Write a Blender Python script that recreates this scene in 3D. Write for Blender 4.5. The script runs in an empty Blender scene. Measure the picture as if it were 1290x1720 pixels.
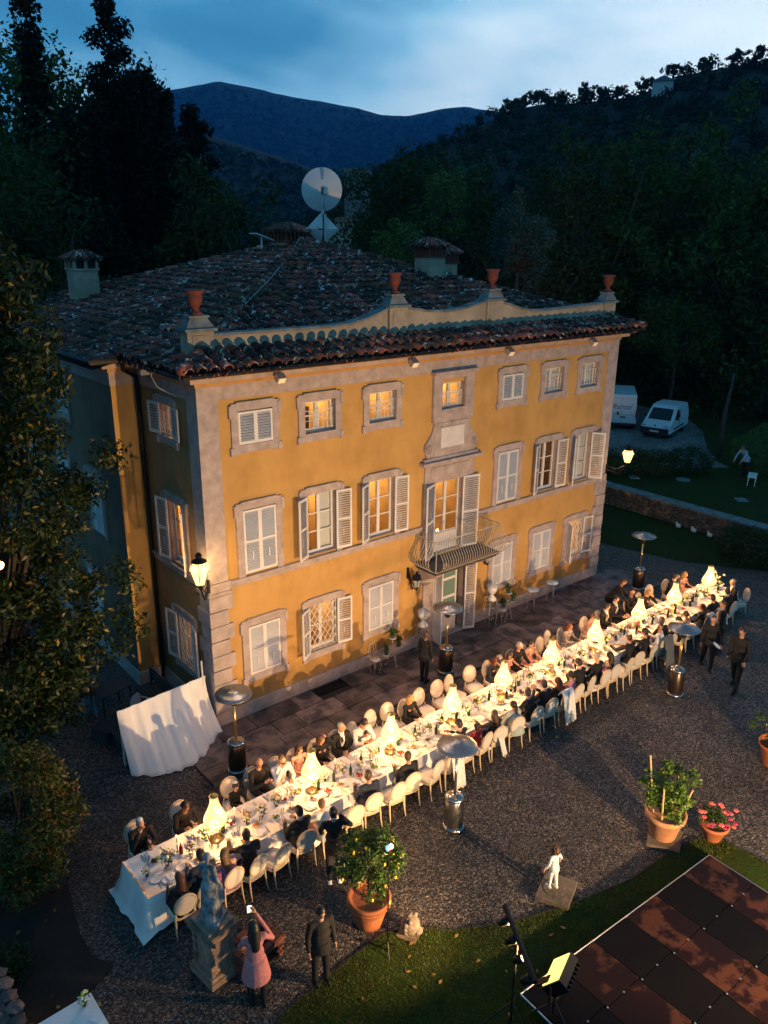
import bpy, bmesh, math, random
import numpy as np
from mathutils import Vector, Matrix, noise as mnoise

random.seed(7)
rng = np.random.default_rng(7)
R = math.radians
PI = math.pi
C = bpy.context.scene.collection
sc = bpy.context.scene

# ------------------------------------------------------------------ camera, sky, sun, exposure
CAM = (-7.9592, -16.1946, 12.0)
YAW, PITCH, ROLL, FPX = 0.6932065, 0.3316536, 0.01070398, 1325.69
fw = Vector((math.sin(YAW) * math.cos(PITCH), math.cos(YAW) * math.cos(PITCH), -math.sin(PITCH)))
rt = Vector((math.cos(YAW), -math.sin(YAW), 0))
up = rt.cross(fw)
cr_, sr_ = math.cos(ROLL), math.sin(ROLL)
crt = rt * cr_ + up * sr_
cup = up * cr_ - rt * sr_
cam_d = bpy.data.cameras.new("camera")
cam = bpy.data.objects.new("camera", cam_d)
C.objects.link(cam)
M = Matrix((crt, cup, -fw)).transposed().to_4x4()
M.translation = Vector(CAM)
cam.matrix_world = M
cam_d.sensor_fit = 'VERTICAL'
cam_d.sensor_height = 24.0
cam_d.lens = 24.0 * FPX / 1720.0
cam_d.clip_start = 0.1
cam_d.clip_end = 30000.0
sc.camera = cam

SUN_EL, SUN_AZ = 3.0, 62.0           # the last light stands low behind the hill
w = bpy.data.worlds.new("World")
sc.world = w
w.use_nodes = True
nt = w.node_tree
for n in list(nt.nodes):
    nt.nodes.remove(n)
def wn(t, **k):
    n = nt.nodes.new(t)
    for a, b in k.items():
        setattr(n, a, b)
    return n
wout = wn('ShaderNodeOutputWorld'); wbg = wn('ShaderNodeBackground')
sky = wn('ShaderNodeTexSky', sky_type='NISHITA')
sky.sun_disc = False
sky.sun_elevation = R(SUN_EL)
sky.sun_rotation = R(SUN_AZ)
sky.altitude = 200; sky.air_density = 1.6; sky.dust_density = 2.0; sky.ozone_density = 4.0
tc = wn('ShaderNodeTexCoord')
mp = wn('ShaderNodeMapping'); mp.inputs['Scale'].default_value = (1, 1, 2.3)
nt.links.new(tc.outputs['Generated'], mp.inputs['Vector'])
n1 = wn('ShaderNodeTexNoise'); n1.inputs['Scale'].default_value = 2.4; n1.inputs['Detail'].default_value = 4; n1.inputs['Roughness'].default_value = .45
n1.inputs['Distortion'].default_value = .3
nt.links.new(mp.outputs[0], n1.inputs['Vector'])
# the sky is paler towards the afterglow and bluer away from it and overhead
dotn = wn('ShaderNodeVectorMath', operation='DOT_PRODUCT')
dotn.inputs[1].default_value = (math.sin(R(SUN_AZ)), math.cos(R(SUN_AZ)), 0.0)
nt.links.new(tc.outputs['Generated'], dotn.inputs[0])
mr = wn('ShaderNodeMapRange'); mr.inputs[1].default_value = .70; mr.inputs[2].default_value = 1.0; mr.inputs[3].default_value = -.12; mr.inputs[4].default_value = .30
nt.links.new(dotn.outputs['Value'], mr.inputs[0])
addn = wn('ShaderNodeMath', operation='ADD')
nt.links.new(n1.outputs['Fac'], addn.inputs[0]); nt.links.new(mr.outputs[0], addn.inputs[1])
cr = wn('ShaderNodeValToRGB')
e = cr.color_ramp.elements
e[0].position = .26; e[0].color = (.016, .125, .240, 1)
e[1].position = .76; e[1].color = (.80, .93, .98, 1)
x = e.new(.42); x.color = (.050, .235, .400, 1)
x = e.new(.55); x.color = (.23, .50, .68, 1)
nt.links.new(addn.outputs[0], cr.inputs[0])
# zenith darker: dusk
sepz = wn('ShaderNodeSeparateXYZ'); nt.links.new(tc.outputs['Generated'], sepz.inputs[0])
mz = wn('ShaderNodeMapRange'); mz.inputs[1].default_value = .30; mz.inputs[2].default_value = .85; mz.inputs[3].default_value = 1.0; mz.inputs[4].default_value = .45
nt.links.new(sepz.outputs['Z'], mz.inputs[0])
mulz = wn('ShaderNodeVectorMath', operation='SCALE')
nt.links.new(cr.outputs[0], mulz.inputs[0]); nt.links.new(mz.outputs[0], mulz.inputs['Scale'])
skys = wn('ShaderNodeVectorMath', operation='SCALE'); skys.inputs['Scale'].default_value = 0.05
nt.links.new(sky.outputs[0], skys.inputs[0])
mixw = wn('ShaderNodeMix', data_type='RGBA'); mixw.inputs[0].default_value = .95
nt.links.new(skys.outputs[0], mixw.inputs[6]); nt.links.new(mulz.outputs[0], mixw.inputs[7])
nt.links.new(mixw.outputs[2], wbg.inputs[0]); wbg.inputs[1].default_value = 1.80
nt.links.new(wbg.outputs[0], wout.inputs[0])

sl = bpy.data.lights.new("sun", 'SUN'); sl.energy = 0.04; sl.angle = R(25); sl.color = (.75, .85, 1)
so = bpy.data.objects.new("sun", sl); C.objects.link(so)
dsun = Vector((math.sin(R(SUN_AZ)) * math.cos(R(25)), math.cos(R(SUN_AZ)) * math.cos(R(25)), math.sin(R(25))))
so.rotation_euler = dsun.to_track_quat('Z', 'Y').to_euler(); so.location = (0, 0, 60)

sc.view_settings.view_transform = 'Standard'
sc.view_settings.look = 'None'
sc.view_settings.exposure = 0.0
sc.view_settings.gamma = 1.0
sc.view_settings.use_curve_mapping = False
sc.render.engine = 'CYCLES'
cy = sc.cycles
cy.max_bounces = 6; cy.diffuse_bounces = 3; cy.glossy_bounces = 3; cy.transmission_bounces = 4
cy.volume_bounces = 0; cy.transparent_max_bounces = 10
cy.sample_clamp_indirect = 4.0; cy.sample_clamp_direct = 0.0
cy.caustics_reflective = False; cy.caustics_refractive = False
cy.use_denoising = True
cy.use_adaptive_sampling = True; cy.adaptive_threshold = 0.02

# ------------------------------------------------------------------ pixel -> place (used to set things down where the photo shows them)
def _ray(px, py):
    a, b = px - 645.0, py - 860.0
    return fw + crt * (a / FPX) - cup * (b / FPX)
def G(px, py, z=0.0):
    d = _ray(px, py); t = (z - CAM[2]) / d.z
    return Vector(CAM) + d * t

# ------------------------------------------------------------------ materials
MATS = {}
def mat(name, col, rough=.7, metal=0.0, nscale=0.0, namt=0.0, bump=0.0, bscale=None, col2=None, rand=0.0,
        emit=None, estr=0.0, spec=.5, trans=0.0, alpha=1.0, sheen=0.0, space='Object', thr=None, subs=0.0):
    if name in MATS:
        return MATS[name]
    m = bpy.data.materials.new(name); m.use_nodes = True
    t = m.node_tree; b = t.nodes['Principled BSDF']
    b.inputs['Base Color'].default_value = (*col, 1)
    b.inputs['Roughness'].default_value = rough
    b.inputs['Metallic'].default_value = metal
    b.inputs['Specular IOR Level'].default_value = spec
    if trans: b.inputs['Transmission Weight'].default_value = trans
    if sheen: b.inputs['Sheen Weight'].default_value = sheen
    if subs:
        b.inputs['Subsurface Weight'].default_value = subs
    if emit:
        b.inputs['Emission Color'].default_value = (*emit, 1); b.inputs['Emission Strength'].default_value = estr
    src = None
    if nscale or bump:
        co = t.nodes.new('ShaderNodeTexCoord'); out = co.outputs['Object']
        if space == 'World':
            g = t.nodes.new('ShaderNodeNewGeometry'); out = g.outputs['Position']
    if nscale:
        nz = t.nodes.new('ShaderNodeTexNoise'); nz.inputs['Scale'].default_value = nscale; nz.inputs['Detail'].default_value = 6
        nz.inputs['Roughness'].default_value = .62
        t.links.new(out, nz.inputs['Vector'])
        rp = t.nodes.new('ShaderNodeValToRGB')
        lo, hi = thr or (.3, .7)
        rp.color_ramp.elements[0].position = lo; rp.color_ramp.elements[1].position = hi
        c2 = col2 or tuple(c * (1 - namt) for c in col)
        c1 = col if col2 else tuple(min(1, c * (1 + namt * .5)) for c in col)
        rp.color_ramp.elements[0].color = (*c2, 1); rp.color_ramp.elements[1].color = (*c1, 1)
        t.links.new(nz.outputs['Fac'], rp.inputs[0])
        src = rp.outputs[0]
    if rand:
        gi = t.nodes.new('ShaderNodeNewGeometry'); oi = t.nodes.new('ShaderNodeObjectInfo')
        ad = t.nodes.new('ShaderNodeMath'); ad.operation = 'ADD'
        t.links.new(gi.outputs['Random Per Island'], ad.inputs[0]); t.links.new(oi.outputs['Random'], ad.inputs[1])
        fr = t.nodes.new('ShaderNodeMath'); fr.operation = 'FRACT'; t.links.new(ad.outputs[0], fr.inputs[0])
        mrn = t.nodes.new('ShaderNodeMapRange'); mrn.inputs[3].default_value = 1 - rand; mrn.inputs[4].default_value = 1 + rand
        t.links.new(fr.outputs[0], mrn.inputs[0])
        vm = t.nodes.new('ShaderNodeVectorMath'); vm.operation = 'SCALE'
        if src: t.links.new(src, vm.inputs[0])
        else: vm.inputs[0].default_value = col
        t.links.new(mrn.outputs[0], vm.inputs['Scale'])
        src = vm.outputs[0]
    if src:
        t.links.new(src, b.inputs['Base Color'])
    if bump:
        nb = t.nodes.new('ShaderNodeTexNoise'); nb.inputs['Scale'].default_value = bscale or (nscale * 4 or 20); nb.inputs['Detail'].default_value = 5
        t.links.new(out, nb.inputs['Vector'])
        bp = t.nodes.new('ShaderNodeBump'); bp.inputs['Strength'].default_value = bump; bp.inputs['Distance'].default_value = .02
        t.links.new(nb.outputs['Fac'], bp.inputs['Height']); t.links.new(bp.outputs[0], b.inputs['Normal'])
    MATS[name] = m
    return m

def ramp(t, src, stops):
    r = t.nodes.new('ShaderNodeValToRGB'); el = r.color_ramp.elements
    el[0].position, el[0].color = stops[0][0], (*stops[0][1], 1)
    el[1].position, el[1].color = stops[-1][0], (*stops[-1][1], 1)
    for p, c in stops[1:-1]:
        q = el.new(p); q.color = (*c, 1)
    t.links.new(src, r.inputs[0])
    return r

def stucco_mat(name='ochre_stucco', STUC=((.28, (.42, .238, .078)), (.5, (.52, .305, .100)), (.74, (.58, .355, .125)))):
    STUC = list(STUC); m = bpy.data.materials.new(name); m.use_nodes = True
    t = m.node_tree; b = t.nodes['Principled BSDF']; b.inputs['Roughness'].default_value = .9; b.inputs['Specular IOR Level'].default_value = .2
    g = t.nodes.new('ShaderNodeNewGeometry')
    n = t.nodes.new('ShaderNodeTexNoise'); n.inputs['Scale'].default_value = .7; n.inputs['Detail'].default_value = 10; n.inputs['Roughness'].default_value = .6
    t.links.new(g.outputs['Position'], n.inputs['Vector'])
    r1 = ramp(t, n.outputs['Fac'], STUC)
    mp = t.nodes.new('ShaderNodeMapping'); mp.inputs['Scale'].default_value = (1.6, 1.6, .5)
    t.links.new(g.outputs['Position'], mp.inputs[0])
    n2 = t.nodes.new('ShaderNodeTexNoise'); n2.inputs['Scale'].default_value = 1.6; n2.inputs['Detail'].default_value = 6
    t.links.new(mp.outputs[0], n2.inputs['Vector'])
    r2 = ramp(t, n2.outputs['Fac'], [(.30, (.86, .85, .84)), (.55, (1, 1, 1)), (.8, (1.04, 1.03, 1.02))])
    mx = t.nodes.new('ShaderNodeMix'); mx.data_type = 'RGBA'; mx.blend_type = 'MULTIPLY'; mx.inputs[0].default_value = .75
    t.links.new(r1.outputs[0], mx.inputs[6]); t.links.new(r2.outputs[0], mx.inputs[7])
    # rising damp and grime near the foot of the wall, and old patch repairs
    sz = t.nodes.new('ShaderNodeSeparateXYZ'); t.links.new(g.outputs['Position'], sz.inputs[0])
    n4 = t.nodes.new('ShaderNodeTexNoise'); n4.inputs['Scale'].default_value = 2.4; n4.inputs['Detail'].default_value = 7
    t.links.new(g.outputs['Position'], n4.inputs['Vector'])
    ma = t.nodes.new('ShaderNodeMath'); ma.operation = 'MULTIPLY_ADD'; ma.inputs[1].default_value = -2.2; t.links.new(n4.outputs['Fac'], ma.inputs[0]); t.links.new(sz.outputs['Z'], ma.inputs[2])
    r5 = ramp(t, ma.outputs[0], [(.0, (.76, .73, .71)), (.45, (1, 1, 1))])
    m5 = t.nodes.new('ShaderNodeMix'); m5.data_type = 'RGBA'; m5.blend_type = 'MULTIPLY'; m5.inputs[0].default_value = 1
    t.links.new(mx.outputs[2], m5.inputs[6]); t.links.new(r5.outputs[0], m5.inputs[7])
    n6 = t.nodes.new('ShaderNodeTexNoise'); n6.inputs['Scale'].default_value = .42; n6.inputs['Detail'].default_value = 12; n6.inputs['Roughness'].default_value = .72
    t.links.new(g.outputs['Position'], n6.inputs['Vector'])
    r6 = ramp(t, n6.outputs['Fac'], [(.38, (.92, .90, .89)), (.43, (1, 1, 1)), (.60, (1, 1, 1)), (.64, (1.05, 1.05, 1.05))])
    m6 = t.nodes.new('ShaderNodeMix'); m6.data_type = 'RGBA'; m6.blend_type = 'MULTIPLY'; m6.inputs[0].default_value = 1
    t.links.new(m5.outputs[2], m6.inputs[6]); t.links.new(r6.outputs[0], m6.inputs[7])
    t.links.new(m6.outputs[2], b.inputs['Base Color'])
    nb = t.nodes.new('ShaderNodeTexNoise'); nb.inputs['Scale'].default_value = 24; nb.inputs['Detail'].default_value = 6
    t.links.new(g.outputs['Position'], nb.inputs['Vector'])
    bp = t.nodes.new('ShaderNodeBump'); bp.inputs['Strength'].default_value = .35; bp.inputs['Distance'].default_value = .012
    t.links.new(nb.outputs['Fac'], bp.inputs['Height']); t.links.new(bp.outputs[0], b.inputs['Normal'])
    return m

def gravel_mat(name, dark, mid, light, scale=26.0, bump=1.0):
    m = bpy.data.materials.new(name); m.use_nodes = True
    t = m.node_tree; b = t.nodes['Principled BSDF']; b.inputs['Roughness'].default_value = .55; b.inputs['Specular IOR Level'].default_value = .4
    g = t.nodes.new('ShaderNodeNewGeometry')
    v = t.nodes.new('ShaderNodeTexVoronoi'); v.inputs['Scale'].default_value = scale; v.inputs['Randomness'].default_value = 1
    t.links.new(g.outputs['Position'], v.inputs['Vector'])
    sp = t.nodes.new('ShaderNodeSeparateColor'); t.links.new(v.outputs['Color'], sp.inputs[0])
    r1 = ramp(t, sp.outputs[0], [(.0, dark), (.45, mid), (.8, light), (1.0, tuple(min(1, c * 1.9) for c in light))])
    n = t.nodes.new('ShaderNodeTexNoise'); n.inputs['Scale'].default_value = .45; n.inputs['Detail'].default_value = 7; n.inputs['Roughness'].default_value = .65
    t.links.new(g.outputs['Position'], n.inputs['Vector'])
    r2 = ramp(t, n.outputs['Fac'], [(.3, (.50, .48, .47)), (.50, (1, 1, 1)), (.72, (1.35, 1.25, 1.15))])
    mx = t.nodes.new('ShaderNodeMix'); mx.data_type = 'RGBA'; mx.blend_type = 'MULTIPLY'; mx.inputs[0].default_value = 1
    t.links.new(r1.outputs[0], mx.inputs[6]); t.links.new(r2.outputs[0], mx.inputs[7])
    t.links.new(mx.outputs[2], b.inputs['Base Color'])
    bp = t.nodes.new('ShaderNodeBump'); bp.inputs['Strength'].default_value = bump; bp.inputs['Distance'].default_value = .03; bp.invert = True
    t.links.new(v.outputs['Distance'], bp.inputs['Height']); t.links.new(bp.outputs[0], b.inputs['Normal'])
    return m

def tile_mat():
    m = bpy.data.materials.new('old_roof_tile'); m.use_nodes = True
    t = m.node_tree; b = t.nodes['Principled BSDF']; b.inputs['Roughness'].default_value = .85
    g = t.nodes.new('ShaderNodeNewGeometry'); oi = t.nodes.new('ShaderNodeObjectInfo')
    ad = t.nodes.new('ShaderNodeMath'); ad.operation = 'ADD'
    t.links.new(g.outputs['Random Per Island'], ad.inputs[0]); t.links.new(oi.outputs['Random'], ad.inputs[1])
    fr = t.nodes.new('ShaderNodeMath'); fr.operation = 'FRACT'; t.links.new(ad.outputs[0], fr.inputs[0])
    r1 = ramp(t, fr.outputs[0], [(0, (.030, .018, .018)), (.28, (.070, .034, .032)), (.52, (.14, .048, .040)), (.78, (.27, .070, .050)), (1.0, (.42, .105, .070))])
    n = t.nodes.new('ShaderNodeTexNoise'); n.inputs['Scale'].default_value = 5.0; n.inputs['Detail'].default_value = 8; n.inputs['Roughness'].default_value = .78
    t.links.new(g.outputs['Position'], n.inputs['Vector'])
    r2 = ramp(t, n.outputs['Fac'], [(.565, (0, 0, 0)), (.605, (1, 1, 1))])
    mx = t.nodes.new('ShaderNodeMix'); mx.data_type = 'RGBA'
    t.links.new(r2.outputs[0], mx.inputs[0]); t.links.new(r1.outputs[0], mx.inputs[6]); mx.inputs[7].default_value = (.72, .74, .74, 1)
    n3 = t.nodes.new('ShaderNodeTexNoise'); n3.inputs['Scale'].default_value = .5; n3.inputs['Detail'].default_value = 4
    t.links.new(g.outputs['Position'], n3.inputs['Vector'])
    r3 = ramp(t, n3.outputs['Fac'], [(.42, (.35, .40, .28)), (.6, (1, 1, 1))])
    m2 = t.nodes.new('ShaderNodeMix'); m2.data_type = 'RGBA'; m2.blend_type = 'MULTIPLY'; m2.inputs[0].default_value = .8
    t.links.new(mx.outputs[2], m2.inputs[6]); t.links.new(r3.outputs[0], m2.inputs[7])
    t.links.new(m2.outputs[2], b.inputs['Base Color'])
    nb = t.nodes.new('ShaderNodeTexNoise'); nb.inputs['Scale'].default_value = 30
    t.links.new(g.outputs['Position'], nb.inputs['Vector'])
    bp = t.nodes.new('ShaderNodeBump'); bp.inputs['Strength'].default_value = .5; bp.inputs['Distance'].default_value = .02
    t.links.new(nb.outputs['Fac'], bp.inputs['Height']); t.links.new(bp.outputs[0], b.inputs['Normal'])
    return m

def leaf_mat(name, c1, c2, rough=.45, yellow=None, yfrac=.04):
    m = bpy.data.materials.new(name); m.use_nodes = True
    t = m.node_tree; b = t.nodes['Principled BSDF']; b.inputs['Roughness'].default_value = rough; b.inputs['Specular IOR Level'].default_value = .35
    g = t.nodes.new('ShaderNodeNewGeometry')
    st = [(0, c1), (.9 if yellow else 1.0, c2)]
    if yellow:
        st = [(0, c1), (1 - yfrac - .01, c2), (1 - yfrac, yellow), (1.0, yellow)]
    r1 = ramp(t, g.outputs['Random Per Island'], st)
    t.links.new(r1.outputs[0], b.inputs['Base Color'])
    tr = t.nodes.new('ShaderNodeBsdfTranslucent'); t.links.new(r1.outputs[0], tr.inputs[0])
    mx = t.nodes.new('ShaderNodeMixShader'); mx.inputs[0].default_value = .22
    o = t.nodes['Material Output']
    t.links.new(b.outputs[0], mx.inputs[1]); t.links.new(tr.outputs[0], mx.inputs[2]); t.links.new(mx.outputs[0], o.inputs[0])
    MATS[name] = m
    return m

def glass_mat(name='window_glass', tint=(.9, .95, 1)):
    if name in MATS: return MATS[name]
    m = bpy.data.materials.new(name); m.use_nodes = True
    t = m.node_tree; o = t.nodes['Material Output']
    t.nodes.remove(t.nodes['Principled BSDF'])
    tr = t.nodes.new('ShaderNodeBsdfTransparent'); tr.inputs[0].default_value = (*tint, 1)
    gl = t.nodes.new('ShaderNodeBsdfGlossy'); gl.inputs['Roughness'].default_value = .02
    f = t.nodes.new('ShaderNodeFresnel'); f.inputs[0].default_value = 1.5
    mx = t.nodes.new('ShaderNodeMixShader')
    t.links.new(f.outputs[0], mx.inputs[0]); t.links.new(tr.outputs[0], mx.inputs[1]); t.links.new(gl.outputs[0], mx.inputs[2])
    t.links.new(mx.outputs[0], o.inputs[0])
    MATS[name] = m
    return m

def glow_glass(name, col, strength, clear=.55):
    m = bpy.data.materials.new(name); m.use_nodes = True; t = m.node_tree; o = t.nodes['Material Output']; t.nodes.remove(t.nodes['Principled BSDF'])
    tr = t.nodes.new('ShaderNodeBsdfTransparent'); em = t.nodes.new('ShaderNodeEmission'); em.inputs[0].default_value = (*col, 1); em.inputs[1].default_value = strength
    mx = t.nodes.new('ShaderNodeMixShader'); mx.inputs[0].default_value = 1 - clear
    t.links.new(tr.outputs[0], mx.inputs[1]); t.links.new(em.outputs[0], mx.inputs[2]); t.links.new(mx.outputs[0], o.inputs[0]); MATS[name] = m
    return m
STUCCO = stucco_mat(); STUCCO_S = stucco_mat('shade_toned_wing_stucco', ((.28, (.15, .110, .080)), (.5, (.22, .160, .110)), (.74, (.28, .200, .135)))); STUCCO_M = stucco_mat('shade_toned_court_stucco', ((.28, (.25, .155, .070)), (.5, (.34, .205, .090)), (.74, (.41, .250, .115)))); TILE = tile_mat()  # older, greyer side and wing stuccos, with those walls' shade put into the colour
GRAVEL = gravel_mat('wet_gravel', (.007, .006, .007), (.040, .034, .032), (.130, .110, .100), 32.0)
GRAVEL2 = gravel_mat('pale_gravel', (.06, .06, .065), (.12, .12, .125), (.20, .20, .20), 14, .5)
STONE = mat('grey_sandstone', (.43, .352, .325), .85, nscale=3.5, namt=.30, bump=.4, bscale=22, space='World')
STONE_D = mat('dark_coping_stone', (.16, .19, .20), .85, nscale=3, namt=.5, bump=.4, bscale=22, space='World')
WHITE = mat('white_shutter_paint', (.70, .68, .66), .55, nscale=1.3, namt=.12, space='World')
WHITE2 = mat('white_iron_paint', (.72, .71, .68), .5, nscale=20, namt=.15)
GLASS = glass_mat()
IRON = mat('black_iron', (.012, .012, .013), .5, .6)
RUST = mat('worn_cream_iron', (.46, .42, .34), .6, .2, nscale=18, namt=.4)
PLAST = mat('parapet_plaster', (.37, .31, .23), .9, nscale=1.6, namt=.35, bump=.3, bscale=20, space='World')
TERRA = mat('terracotta', (.42, .135, .045), .8, nscale=5, namt=.35, bump=.3, bscale=30, col2=(.27, .085, .035))
TERRA_R = mat('red_terracotta_urn', (.16, .036, .022), .8, nscale=7, namt=.45, bump=.3)
WOODP = mat('cream_chair_wood', (.60, .47, .31), .5, nscale=8, namt=.12)
FABR = mat('chair_linen', (.62, .57, .50), .9, nscale=40, namt=.08)
LINEN = mat('white_linen', (.80, .79, .78), .85, nscale=30, namt=.04, bump=.08, bscale=60)
PORC = mat('porcelain', (.82, .80, .76), .2)
BRASS = mat('brass', (.62, .44, .16), .28, .9)
STEEL = mat('heater_steel', (.36, .35, .34), .24, .95, nscale=3, namt=.2)
BRONZE = mat('bronze_heater_housing', (.10, .070, .055), .32, .85)
CAST = mat('hammered_reflector', (.26, .28, .30), .36, .9, bump=.2, bscale=40, nscale=2, namt=.1)
SILVER = mat('cutlery_silver', (.55, .55, .55), .25, 1.0)
CRYST = mat('table_glass', (.9, .93, .95), .05, trans=.0, spec=.8)
BARK = mat('bark', (.055, .042, .032), .95, nscale=6, namt=.5, bump=.8, bscale=14, space='World')

# ------------------------------------------------------------------ mesh building
class MB:
    def __init__(s):
        s.v = []; s.f = []; s.m = []
    def add(s, vs, fs, mi=0):
        o = len(s.v); s.v.extend([tuple(p) for p in vs]); s.f.extend([tuple(i + o for i in q) for q in fs]); s.m.extend([mi] * len(fs))
        return s
    def box(s, x0, x1, y0, y1, z0, z1, mi=0, mtx=None):
        vs = [Vector(p) for p in ((x0, y0, z0), (x1, y0, z0), (x1, y1, z0), (x0, y1, z0), (x0, y0, z1), (x1, y0, z1), (x1, y1, z1), (x0, y1, z1))]
        if mtx is not None: vs = [mtx @ p for p in vs]
        return s.add(vs, [(0, 3, 2, 1), (4, 5, 6, 7), (0, 1, 5, 4), (1, 2, 6, 5), (2, 3, 7, 6), (3, 0, 4, 7)], mi)
    def cbox(s, c, d, mi=0, mtx=None):
        return s.box(c[0] - d[0] / 2, c[0] + d[0] / 2, c[1] - d[1] / 2, c[1] + d[1] / 2, c[2] - d[2] / 2, c[2] + d[2] / 2, mi, mtx)
    def lathe(s, prof, n=16, c=(0, 0, 0), mi=0, sx=1, sy=1, cap=True):
        vs = []; fs = []
        for r, z in prof:
            for k in range(n):
                a = 2 * PI * k / n
                vs.append((c[0] + r * sx * math.cos(a), c[1] + r * sy * math.sin(a), c[2] + z))
        for i in range(len(prof) - 1):
            for k in range(n):
                k2 = (k + 1) % n
                fs.append((i * n + k, i * n + k2, (i + 1) * n + k2, (i + 1) * n + k))
        if cap:
            fs.append(tuple(reversed(range(n)))); fs.append(tuple((len(prof) - 1) * n + k for k in range(n)))
        return s.add(vs, fs, mi)
    def tube(s, pts, r, n=6, mi=0, closed=False):
        pts = [Vector(p) for p in pts]; m = len(pts)
        rr = r if isinstance(r, (list, tuple)) else [r] * m
        vs = []; fs = []; prev = None
        for i, p in enumerate(pts):
            if closed: d = pts[(i + 1) % m] - pts[i - 1]
            else: d = pts[min(i + 1, m - 1)] - pts[max(i - 1, 0)]
            d = d.normalized() if d.length > 1e-9 else Vector((0, 0, 1))
            if prev is None:
                a = d.orthogonal().normalized()
            else:
                a = (prev - d * prev.dot(d))
                a = a.normalized() if a.length > 1e-6 else d.orthogonal().normalized()
            prev = a; b = d.cross(a)
            for k in range(n):
                t = 2 * PI * k / n
                vs.append(p + (a * math.cos(t) + b * math.sin(t)) * rr[i])
        for i in range(m if closed else m - 1):
            j = (i + 1) % m
            for k in range(n):
                k2 = (k + 1) % n
                fs.append((i * n + k, i * n + k2, j * n + k2, j * n + k))
        if not closed:
            fs.append(tuple(reversed(range(n)))); fs.append(tuple((m - 1) * n + k for k in range(n)))
        return s.add(vs, fs, mi)
    def ball(s, c, r, n=10, mi=0, mtx=None):
        rx, ry, rz = r if isinstance(r, (tuple, list)) else (r, r, r)
        vs = []; fs = []; m = max(4, n // 2 + 1)
        for i in range(1, m):
            ph = PI * i / m
            for k in range(n):
                a = 2 * PI * k / n
                q = Vector((rx * math.sin(ph) * math.cos(a), ry * math.sin(ph) * math.sin(a), rz * math.cos(ph)))
                if mtx is not None: q = mtx @ q
                vs.append(Vector(c) + q)
        t0 = Vector((0, 0, rz)); t1 = Vector((0, 0, -rz))
        if mtx is not None: t0 = mtx @ t0; t1 = mtx @ t1
        vs.append(Vector(c) + t0); vs.append(Vector(c) + t1)
        T, B = len(vs) - 2, len(vs) - 1
        for i in range(m - 2):
            for k in range(n):
                k2 = (k + 1) % n
                fs.append((i * n + k, (i + 1) * n + k, (i + 1) * n + k2, i * n + k2))
        for k in range(n):
            k2 = (k + 1) % n
            fs.append((T, k, k2)); fs.append((B, (m - 2) * n + k2, (m - 2) * n + k))
        return s.add(vs, fs, mi)
    def cap(s, p0, p1, r0, r1, n=10, mi=0):            # tapered limb with round ends
        p0 = Vector(p0); p1 = Vector(p1)
        s.tube([p0, p0.lerp(p1, .5), p1], [r0, (r0 + r1) / 2, r1], n, mi)
        s.ball(p0, r0, n, mi); s.ball(p1, r1, n, mi)
        return s
    def prism(s, poly, y0, y1, mi=0, axis='y'):         # poly in (x,z), extruded along y
        n = len(poly)
        if axis == 'y':
            vs = [(a, y0, b) for a, b in poly] + [(a, y1, b) for a, b in poly]
        else:
            vs = [(a, b, y0) for a, b in poly] + [(a, b, y1) for a, b in poly]
        fs = [tuple(range(n)), tuple(reversed(range(n, 2 * n)))] + [(i + n, (i + 1) % n + n, (i + 1) % n, i) for i in range(n)]
        return s.add(vs, fs, mi)
    def mesh(s, name, mats, smooth=False):
        me = bpy.data.meshes.new(name); me.from_pydata(s.v, [], s.f)
        for m_ in (mats if isinstance(mats, (list, tuple)) else [mats]): me.materials.append(m_)
        me.polygons.foreach_set('material_index', s.m)
        if smooth: me.polygons.foreach_set('use_smooth', [True] * len(s.f))
        me.update()
        return me
    def build(s, name, mats, parent=None, smooth=False, loc=None, rot=None):
        return put(name, s.mesh(name, mats, smooth), parent, loc, rot)

def put(name, me, parent=None, loc=None, rot=None):
    o = bpy.data.objects.new(name, me); C.objects.link(o)
    if parent is not None: o.parent = parent
    if loc is not None: o.location = loc
    if rot is not None: o.rotation_euler = rot if not isinstance(rot, (int, float)) else (0, 0, rot)
    return o
def tag(o, label=None, cat=None, group=None, kind=None):
    if label: o['label'] = label
    if cat: o['category'] = cat
    if group: o['group'] = group
    if kind: o['kind'] = kind
    return o
def thing(name, label, cat, loc=(0, 0, 0), rotz=0.0, group=None):
    o = bpy.data.objects.new(name, None); C.objects.link(o)
    o.empty_display_size = .2; o.location = loc; o.rotation_euler = (0, 0, rotz)
    return tag(o, label, cat, group)
KIDS = {}
def dup(root, loc, rotz=0.0, label=None, group=None, scale=None):
    r = root.copy(); C.objects.link(r); r.location = loc; r.rotation_euler = (0, 0, rotz)
    if scale: r.scale = (scale,) * 3
    if label: r['label'] = label
    if group: r['group'] = group
    if root.name not in KIDS: KIDS[root.name] = [(ch, list(ch.children)) for ch in root.children]
    for ch, gs in KIDS[root.name]:
        c = ch.copy(); C.objects.link(c); c.parent = r
        for g in gs:
            d = g.copy(); C.objects.link(d); d.parent = c
    return r
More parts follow.
